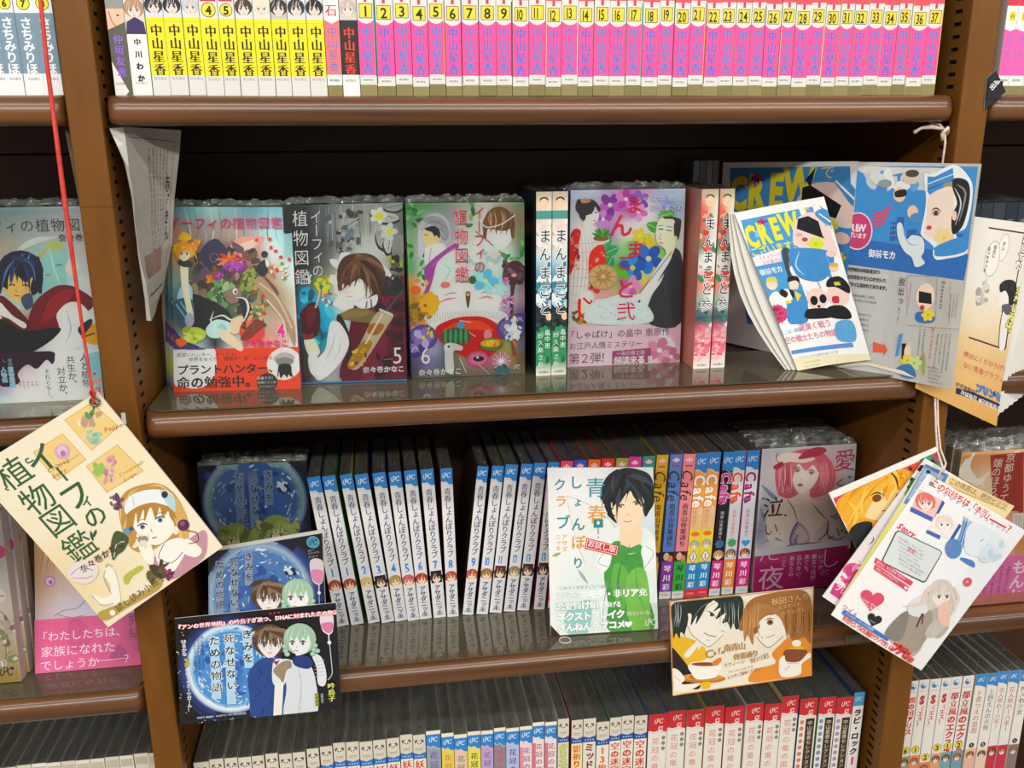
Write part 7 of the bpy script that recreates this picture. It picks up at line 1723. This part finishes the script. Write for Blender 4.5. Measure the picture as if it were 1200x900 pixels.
p.P('560,640 620,600 700,560 770,520 778,600 740,650 660,700 600,690', 'c890a0'); p.P('590,610 630,560 690,550 700,600 650,680 610,660', 'f8f4ec'); p.line('620,570 600,620 650,640 700,590', 3, '6c6058'); p.P('520,560 550,540 580,600 575,650 540,620', 'fbf3e4'); p.line('690,560 740,600 745,620', 3, 'a89080'); p.P('700,550 760,590 740,620 690,600', 'fbf3e4')
p.ell(618, 385, 12, 13, '3c2c34'); p.ell(690, 500, 22, 22, '5c2c54'); p.ell(686, 494, 10, 9, '8c5080'); p.line('700,520 740,530 745,560 710,570', 3, '3c2c34'); p.scatter((415, 385, 465, 435), ['60405c', '7c5878'], 14, 7, 4)
p.P('425,630 418,570 438,520 485,545 470,590 445,610', '4c5838'); p.line('430,620 440,570 470,560', 4, 'c8ccb0'); p.ell(480, 520, 16, 12, '6c98b8'); p.ell(495, 512, 9, 8, '3c5878'); p.scatter((505, 535, 555, 580), ['f4ecdc', '9c8c7c', 'e8dcc8'], 14, 9, 9)
p.P('250,680 280,640 350,640 370,680 330,720 270,712', 'e8dcd8'); p.line('262,690 300,660 350,670', 3, 'a890a0'); p.line('270,700 320,700 350,690', 3, 'a890a0')
p.text('奈々巻かなこ', 315, 662, 33, '4c2430', pitch=1.0, bold=.02)
p.P('392,690 400,660 430,670 450,740 452,790 410,790 418,730', 'f4f0e0'); p.line('398,670 392,700 420,760', 3, 'a8a088'); p.line('400,660 405,645 425,655', 3, 'a8a088'); p.P('345,760 380,775 420,770 440,800 370,800', 'f4f0e0'); p.line('345,765 380,800 430,795', 3, 'a8a088')
p.P('466,700 480,680 530,650 538,665 500,690 480,722', 'b8bc4c'); p.P('555,690 580,660 640,640 620,665 640,690 600,700 570,710', '5c5030'); p.scatter((560, 640, 620, 700), ['6c5c34', '484028'], 8, 13, 5)
p.P('368,832 440,800 560,740 590,700 612,706 600,740 480,810 395,860', 'b89c50', True); p.text('試し読み小冊子', 452, 808, 33, '2c2410', rot=0, pitch=1.0); p.ell(424, 830, 11, 11, 'f4f0e0'); p.scatter((620, 665, 655, 700), ['8c3c5c', '6c2c48'], 6, 8, 6)
hb = sheet([(-346.0, -30.0, 1176.1), (-236.9, -30.0, 1239.7), (-149.2, -30.0, 1089.3), (-256.0, -30.0, 1018.1)], p, 'hanging_booklet', 'large cream booklet with green title hanging on red string over the left upright', 'booklet', t=1.4, mat='matte',
           bend=lambda u, v: 3 * math.sin(2.6 * v) * 1.0, cu=[.5], cv=[.2, .4, .6, .8])
# metal eyelet
V = MB(); c0 = np.array((-.2400, -.0308, 1.2315))
ring = [(c0[0] + .0036 * math.cos(a), c0[1], c0[2] + .0036 * math.sin(a)) for a in [i * math.pi / 8 for i in range(17)]]
V.tube(ring, .0011, 6).obj('eyelet', M['metal'], hb, tuple(hb.location), True)

t = MB(); pts = [(-.2395, -.020, 1.66), (-.2402, -.026, 1.56), (-.2412, -.030, 1.50), (-.2418, -.031, 1.40), (-.2415, -.0315, 1.30), (-.2405, -.032, 1.238), (-.2400, -.0335, 1.2335), (-.2400, -.0305, 1.2290)]
t.tube(pts, [.0015, .0016, .0017, .0020, .0014, .0013, .0012, .0011], 8)
t.tube([(-.2400, -.0330, 1.2360), (-.2380, -.0345, 1.2400), (-.2400, -.0350, 1.2440), (-.2420, -.0335, 1.2400), (-.2400, -.0320, 1.2360)], .0012, 6)
tag(t.obj('string', M['red'], None, (0, 0, 0), True), 'red plastic string hanging down in front of the left upright', 'string')

# ---- right cluster of hanging leaflets
q = [(420, 118), (790, 335), (393, 862), (52, 652)]
p = Print(134, 178, 'f6f4f2', q)
p.wash(['f6f4f4 f6f4f4 f4f4f6', 'f6f4f4 f4f4f8 eef2f8', 'f8f6f6 f6f6f8 f2f4f8', 'f8f6f4 f6f6f6 f4f4f4', 'f8f6f2 f6f4f2 f4f2f0'])
p.text('この気持ちは「本当」', 440, 155, 29.5, 'e0342c', pitch=.94, rot=0, bold=.03); p.line('638,282 704,318', 7, 'e0342c', False); p.text('？', 722, 328, 36, 'e0342c', bold=.05)
[p.ell(450 + 22 * i, 182 + 13 * i, 6, 6, 'b0d0ec', 8) for i in range(12)]
p.poly([(385, 178), (462, 214), (424, 292), (345, 262)], 'f4c8c0', False); p.head(402, 226, 32, 'fbe4dc', 'e07868', 'f0a898', seed=3); p.poly([(462, 214), (470, 224), (436, 282), (426, 286)], '3858a8', False); p.poly([(350, 245), (424, 280), (420, 296), (345, 262)], '4868b8', False)
p.poly([(440, 264), (520, 300), (484, 362), (402, 326)], 'f6ece8', False); p.head(466, 302, 30, 'fdf2ec', 'f0dcd0', 'f8ece4', seed=5); p.poly([(520, 300), (528, 308), (492, 368), (482, 362)], '3858a8', False); p.poly([(402, 326), (450, 348), (446, 362), (396, 338)], '4868b8', False)
for i in range(16): p.line([(540 + i * 6, 270 + i * 4), (528 + i * 4, 330 + i * 3), (505 + i * 6, 385 + i * 2)], 7, ['5c90c8', '88b4dc', '3c70b0', 'b0cce8'][i % 4], taper=True)
p.P('560,300 640,320 700,380 680,420 600,430 540,400', 'e6eef6'); p.line('600,370 612,360', 3, '90a0b8'); p.line('620,430 634,424', 3, 'c09090'); p.ell(497, 396, 32, 38, '5c8cc8'); p.text('ほん？', 490, 382, 14, 'e04868', True); p.P('530,430 575,445 578,470 526,440', '4c84c4'); p.scatter((600, 380, 690, 440), ['dce8f2', 'c8dcec'], 12, 16, 8)
p.text('Story...', 308, 318, 30, 'e04868', rot=0, skew=.25, bold=.03)
p.P('290,340 300,334 448,402 454,412 392,520 382,524 240,456 236,446', '3c4444', False); p.P('293,343 302,338 446,405 450,413 390,515 382,519 243,454 240,446', 'dde4e4', False); p.micro(300, 360, 126, 7, 10, '5c6468', 5, lead=1.55); p.text('恋愛', 336, 402, 17, 'e04868', bold=.04)
p.poly([(216, 438), (346, 522), (336, 536), (208, 456)], 'e04868', False); p.poly([(212, 462), (330, 540), (322, 556), (206, 480)], 'e04868', False); p.text('男子は、私立男高で秘かに', 222, 454, 11, 'f8e8ec'); p.text('恋をしていたのだけど、', 218, 478, 10, 'f8e8ec'); p.heart(318, 544, 7, 'f8f0f2', .5)
p.ell(555, 526, 18, 18, 'e05c6c'); p.text('P', 553, 526, 18, 'f8ecec')
p.heart(196, 590, 42, 'e05070', .2); p.text('Love this lie?', 166, 588, 15, 'fbe8ec', skew=.2); p.text('Do lie?', 172, 606, 14, 'fbe8ec', skew=.2); p.heart(202, 662, 27, '28242c', .35); p.text('Love?', 190, 664, 9, 'd8d0d8')
p.P('300,700 330,620 380,570 440,580 480,620 470,680 490,700 450,740 400,710 380,780 330,800 240,710', 'bcb4a8'); p.P('330,640 400,600 420,690 370,780 310,780 290,730', 'a89c8c'); p.P('240,712 300,640 330,640 300,740', '8c847c'); p.P('330,600 380,570 420,600 380,650 330,640', 'e4e4e6'); p.P('400,700 440,660 480,680 440,730 400,730', 'c8c4bc')
p.head(452, 572, 44, 'f6e8e0', 'd8ccc4', 'f0e8e0', 'b04040' if False else '3a3030', seed=6, tilt=1, bob=.25)
for t_ in ('400,540 380,600 310,610', '490,560 510,620 470,680', '440,520 400,550 370,600', '500,540 520,590 500,640'): p.line(t_, 14, 'e4d4cc', taper=True)
p.line('380,640 360,690', 6, '6c2430'); p.line('384,640 380,680', 5, '6c2430'); p.P('440,620 480,600 490,690 450,680', 'f0c8b4')
p.text('ツイ6', 100, 622, 24, 'e86c6c', bold=.01); p.poly([(92, 634), (100, 630), (256, 728), (250, 740), (88, 644)], '4478c8', False); p.text('プリンセス・コミックス大好評', 104, 642, 10, 'f0f4fa', pitch=.95)
p.text('「好きというのは嘘のウソです」は', 90, 656, 22, 'e0342c', pitch=.72, bold=.02); p.text('プチセ', 282, 764, 40, 'e0342c', bold=.08, pitch=.7); p.text('掲載！', 330, 806, 24, 'e0342c', pitch=.75, bold=.04)
p.ell(427, 154, 8, 8, '8c8c90')
sheet([(524.1, -50.0, 1123.6), (641.3, -50.0, 1053.4), (545.1, -50.0, 901.3), (436.8, -50.0, 976.7)], p, 'leaflet', 'white leaflet with red headline, hearts and a pale haired girl, front of the cluster', 'leaflet', 'hanging leaflets on the right string', t=.6, mat='matte', bend=lambda u, v: 4 * (u - .5) ** 2 * 4, cu=[.25, .5, .75])
q = [(402, 76), (735, 235), (300, 800), (62, 615)]
p = Print(116, 178, 'eee6a0', q)
p.wash(['f0e8b8 f0e8b0 f0d8a8', 'e8e4a0 f0e890 f0e0a0', 'e4dc60 ece070 ece080', 'dcd850 e8e060 e8e070', 'f0ecd0 f0ecd8 f0ecd8'])
p.P('402,76 480,110 400,260 306,240', '5c84c0', False); p.P('396,92 462,120 392,232 320,222', '9cb8dc', False); [p.line([(330 + i * 20, 216 - i * 32), (385 + i * 20, 230 - i * 30)], 3, 'e0ecf8', False) for i in range(4)]; p.ell(406, 108, 8, 8, '303038')
p.P('480,122 715,225 700,250 470,158', 'e8cc94', False); p.text('この体質は、絶対ヒミツ', 490, 138, 25, '6c4c34', pitch=.97, rot=0); p.line('470,160 700,254', 3, 'a07c50')
sheet([(520.9, -45.0, 1133.5), (624.2, -45.0, 1081.6), (518.0, -45.0, 920.4), (441.5, -45.0, 984.5)], p, 'leaflet', 'yellow edged leaflet with blue corner panel behind the white leaflet', 'leaflet', 'hanging leaflets on the right string', t=1.0, mat='matte')
q = [(400, 55), (700, 230), (300, 770), (12, 575)]
p = Print(112, 176, 'f0ece8', q)
p.wash(['f0eee8 f0ece8 f0ece8', 'e8e4e0 ece8e8 ece8e8', 'e8e0e0 ece4e8 ece8e8', 'f0e8e8 f0e0e8 ece8e8', 'f0ecec f0d8e4 f0ece8'])
p.scatter((340, 90, 400, 180), ['24242c', '3c8c50', 'f4f0ec'], 16, 14, 3)
for i in range(26):
    rnd = random.Random(i + 70); v = rnd.uniform(.15, .85); x = 400 - 388 * v + rnd.uniform(5, 60); y = 55 + 520 * v + rnd.uniform(0, 40)
    p.line([(x, y), (x + rnd.uniform(-14, 16), y + 16), (x + rnd.uniform(-20, 10), y + 34)], 4, ['5c5460', 'c8809c', '8c8490'][i % 3], taper=True)
p.ell(130, 480, 40, 36, 'd8588c'); p.ell(150, 470, 26, 24, 'e888a8'); p.scatter((80, 440, 180, 560), ['c8447c', 'f4e8ee', 'e8709c'], 20, 14, 5); p.P('60,520 130,560 110,610 40,560', 'd83c84', False); p.text('プリンス', 70, 540, 24, 'f8ecf2', bold=.03)
sheet([(522.4, -41.0, 1137.7), (616.8, -41.0, 1081.9), (519.6, -41.0, 927.2), (428.3, -41.0, 995.4)], p, 'leaflet', 'white and pink manga leaflet, third in the hanging cluster', 'leaflet', 'hanging leaflets on the right string', t=.8, mat='matte')
q = [(35, 185), (440, 12), (600, 365), (150, 400)]
p = Print(124, 90, 'f4f2ee', q)
p.P('50,204 440,40 600,365 150,400', 'e4583c', False); p.P('50,204 70,196 110,260 80,270', 'd83c5c', False)
p.P('64,210 200,130 300,120 340,190 330,300 200,330 130,380 100,300', 'f0a428'); p.P('130,260 150,200 200,180 270,200 262,240 210,290 160,285', 'f6d9a0'); p.P('70,215 160,150 260,118 330,160 300,240 270,200 230,190 210,230 190,180 165,225 160,190 140,280 110,260 100,300', 'f4b030')
p.strands((245, 122), [(78, 260), (100, 310), (122, 270), (140, 300), (158, 236), (176, 196), (196, 232), (212, 186), (236, 196), (258, 176), (272, 236), (300, 262), (322, 240), (338, 190), (90, 220), (110, 340), (330, 300)], 22, ['f0a428', 'f8c850', 'e09018', 'f4b838'])
for t_ in ('90,220 120,260 115,320', '140,170 130,230 140,280', '220,130 240,180 220,240', '290,130 300,190 280,250'): p.line(t_, 9, 'f8cc58', taper=True)
p.line('210,120 240,150 250,190', 8, '5c3414', taper=True); p.line('240,116 262,150', 8, '5c3414', taper=True); p.ell(176, 217, 15, 13, '7c4418'); p.line('152,208 175,198 200,210', 5, '3c2010', taper=True); p.ell(252, 215, 12, 13, '7c4418'); p.line('196,262 222,258', 4, 'a05c38')
p.P('120,300 170,300 160,380 140,400 110,350', '202428'); p.P('340,60 440,20 480,80 400,110', '3c8c88'); p.scatter((380, 40, 450, 90), ['283430', '48a060', 'e04c70'], 12, 12, 6); p.star(300, 112, 16, '24242c', 6, .3)
p.poly([(35, 185), (440, 12), (446, 30), (50, 205)], 'f4f2ee', False)
sheet([(426.9, -36.0, 1105.7), (535.7, -36.0, 1147.0), (590.0, -36.0, 1046.4), (466.7, -36.0, 1036.3)], p, 'leaflet', 'orange leaflet with golden haired face at the back of the hanging cluster', 'leaflet', 'hanging leaflets on the right string', t=.6, mat='matte')

t = MB()
t.tube([(.5235, .018, 1.4545), (.5300, .012, 1.452), (.5345, .010, 1.447), (.5352, .008, 1.435), (.5362, .010, 1.415), (.5372, .010, 1.36), (.5388, .003, 1.31), (.5425, -.0018, 1.26), (.5480, -.0018, 1.205), (.5500, -.004, 1.186), (.5440, -.020, 1.16), (.5375, -.036, 1.143), (.5345, -.052, 1.131), (.5290, -.0525, 1.1190)], .0011, 6)
t.tube([(.5300, .006, 1.4440), (.5345, .006, 1.4490), (.5380, .010, 1.4440), (.5340, .012, 1.4385), (.5300, .006, 1.4440)], .0018, 6)
t.tube([(.5522, -.0045, 1.188), (.5470, -.018, 1.165), (.5405, -.036, 1.145), (.5400, -.048, 1.134), (.5350, -.053, 1.128)], .0010, 6)
t.tube([(.5325, .010, 1.4480), (.522, .012, 1.4500), (.513, .014, 1.4490), (.506, .014, 1.4450)], [.0014, .0022, .0014, .0020], 6)
tag(t.obj('string', M['pink'], None, (0, 0, 0), True), 'pale pink string knotted under the top shelf and holding the leaflets', 'string')

# ---- folded printed paper under the top shelf, left


def clip_sheet():
    rows = []
    fold = [(125, 32), (137, 100), (148, 200), (172, 350), (176, 480), (200, 620), (222, 700), (235, 790), (242, 850)]
    left = [(65, 38), (100, 115), (130, 185), (160, 330), (172, 420), (185, 560), (200, 660), (215, 760), (222, 848)]
    right = [(368, 45), (362, 130), (352, 220), (340, 330), (335, 420), (330, 520), (310, 620), (290, 720), (262, 778)]
    return fold, left, right


def px3(a, Y):
    # drawing grid of this sheet -> metres on the plane at depth Y
    x, y = 110 + a[0] / 3.6, 140 + a[1] / 3.6
    d = np.array([[0.98876168, -0.04610177, 0.14221453], [-0.1493909, -0.2682946, 0.95168291], [-0.00571888, -0.96223315, -0.27216661]]) @ np.array([x - 600, y - 450, 1055.0])
    k_ = (Y + .8) / d[1]; return np.array([0, -.8, 1.45]) + d * k_


fold, left, right = clip_sheet()
Lp = [px3(a, .004) for a in left]; Fp = [px3(a, .012) for a in fold]; Rp = [px3(a, .062) for a in right]
base = Fp[0]
cols = [[a, a + (b - a) * 1.0, b + (c - b) * .25 + np.array([0, .006, 0]), b + (c - b) * .5 + np.array([0, .009, 0]), b + (c - b) * .75 + np.array([0, .006, 0]), c] for a, b, c in zip(Lp, Fp, Rp)]
V = [tuple(a - base) for tr in cols for a in tr]; n_ = len(V); nc_ = 6
V += [(x, y + .0004, z) for x, y, z in V]; F = []
for j in range(len(left) - 1):
    for i in range(nc_ - 1):
        a = nc_ * j + i; F += [(a, a + 1, a + nc_ + 1, a + nc_), (n_ + a, n_ + a + nc_, n_ + a + nc_ + 1, n_ + a + 1)]
    F += [(nc_ * j, nc_ * j + nc_, n_ + nc_ * j + nc_, n_ + nc_ * j)]
cp = tag(link('folded_paper', mesh('folded_paper', V, F), None, M['paper'], tuple(base)), 'folded white printed sheet taped under the top shelf beside the left upright', 'paper')
P_ = Print(60, 110, 'a8a49c'); P_.rect0(3, 8, 50, .7, '6c6862'); P_.rect0(52, 8, .6, 90, '6c6862'); P_.micro(44, 16, 58, 6, 2.6, '55524c', 4, vert=True, lead=1.7); P_.text('赤ずきん', 46, 34, 9, '2c2a28', True, bold=.02); P_.wash(['8c7468 9c7c70 8c7468', '7c6458 94786c 8c7060'], box=(6, 66, 28, 14), k=2); P_.rect0(6, 90, 40, 1.4, '4c4a46')  # grey base colour carries the shade on this page of the white sheet


def cpm(u, v, l):
    v_ = min(v / 110, .9999) * 8; j = int(v_); t_ = v_ - j; u_ = min(u / 60, .9999) * 4; i = int(u_); f_ = u_ - i
    g = lambda jj: cols[jj][1 + i] * (1 - f_) + cols[jj][2 + i] * f_
    return g(j) * (1 - t_) + g(j + 1) * t_ + np.array([.0002, -.0006 - l / 1000, 0]) - base


link('page_print', P_.mesh('page_print', cpm, [15, 30, 45], [110 * i / 8 for i in range(1, 8)]), cp, M['matte'])
MB().box(-.2125, -.190, -.0012, .010, 1.4528, 1.4545).obj('adhesive_tape', M['film'], cp, tuple(base))

# slim printed sheet edge in the left bay
m_ = MB(); a = px3((-110, 45), .03)
tag(MB().quad((-.2500, .0200, 1.452), (-.2485, .030, 1.452), (-.2425, .030, 1.370), (-.2450, .018, 1.375)).quad((-.2500, .0205, 1.452), (-.2450, .0185, 1.375), (-.2425, .0305, 1.370), (-.2485, .0305, 1.452)).obj('paper_slip', M['paper'], None), 'narrow grey paper slip hanging in the left bay beside the upright', 'paper')

# black and white tag on the right upright
P_ = Print(24, 40, '17161a'); P_.text('出版', 15, 13, 8, 'f0f0f0', rot=-58, bold=.03); P_.rect0(12.6, 27, 2.4, 2.4, 'f0f0f0')
sheet([(562.5, -1.2, 1492.5), (571.0, -1.2, 1500.0), (584.0, -1.2, 1481), (564.6, -1.2, 1464.0)], Print(10, 10, '17161a'), 'price_tag', 'small black tag with white lettering on the right upright by shelf edge', 'tag', t=.5)
tg = MB()
o = [o for o in bpy.data.objects if o.name.startswith('price_tag')][0]
P2 = Print(14, 16, '17161a'); P2.text('出版', 4, 5, 6, 'f2f2f2', rot=-50, bold=.04)
bs = np.array(o.location)
link('tag_print', P2.mesh('tag_print', lambda u, v, l: np.array([.5655 + u / 1000, -.0018 - l / 1000, 1.4905 - v / 1000]) - bs), o, M['matte'])

# scrap of tape on the left upright; clear clip on the lower right nosing
tag(MB().box(-.2290, -.2255, -.0009, -.0001, 1.2015, 1.2115).obj('tape_scrap', M['paper'], None), 'tiny torn white tape scrap on the left upright', 'tape')
tag(MB().box(.4820, .5000, -.0035, .0002, .9130, .9225).box(.4850, .4970, -.0045, -.0035, .9150, .9205).obj('label_clip', M['acrylic'], None), 'small clear plastic clip on the lower right shelf front', 'clip')
tag(MB().tube([(.1915 + .0055 * math.cos(a), .030, .9312) if False else (.1780 + .0060 * math.cos(a), .0235 + .0060 * math.sin(a), .9309) for a in [i * math.pi / 8 for i in range(17)]], .0006, 5).obj('rubber_ring', M['pink'], None, (0, 0, 0), True), 'small translucent ring lying on the lower shelf sheet near the young man booklet', 'ring')
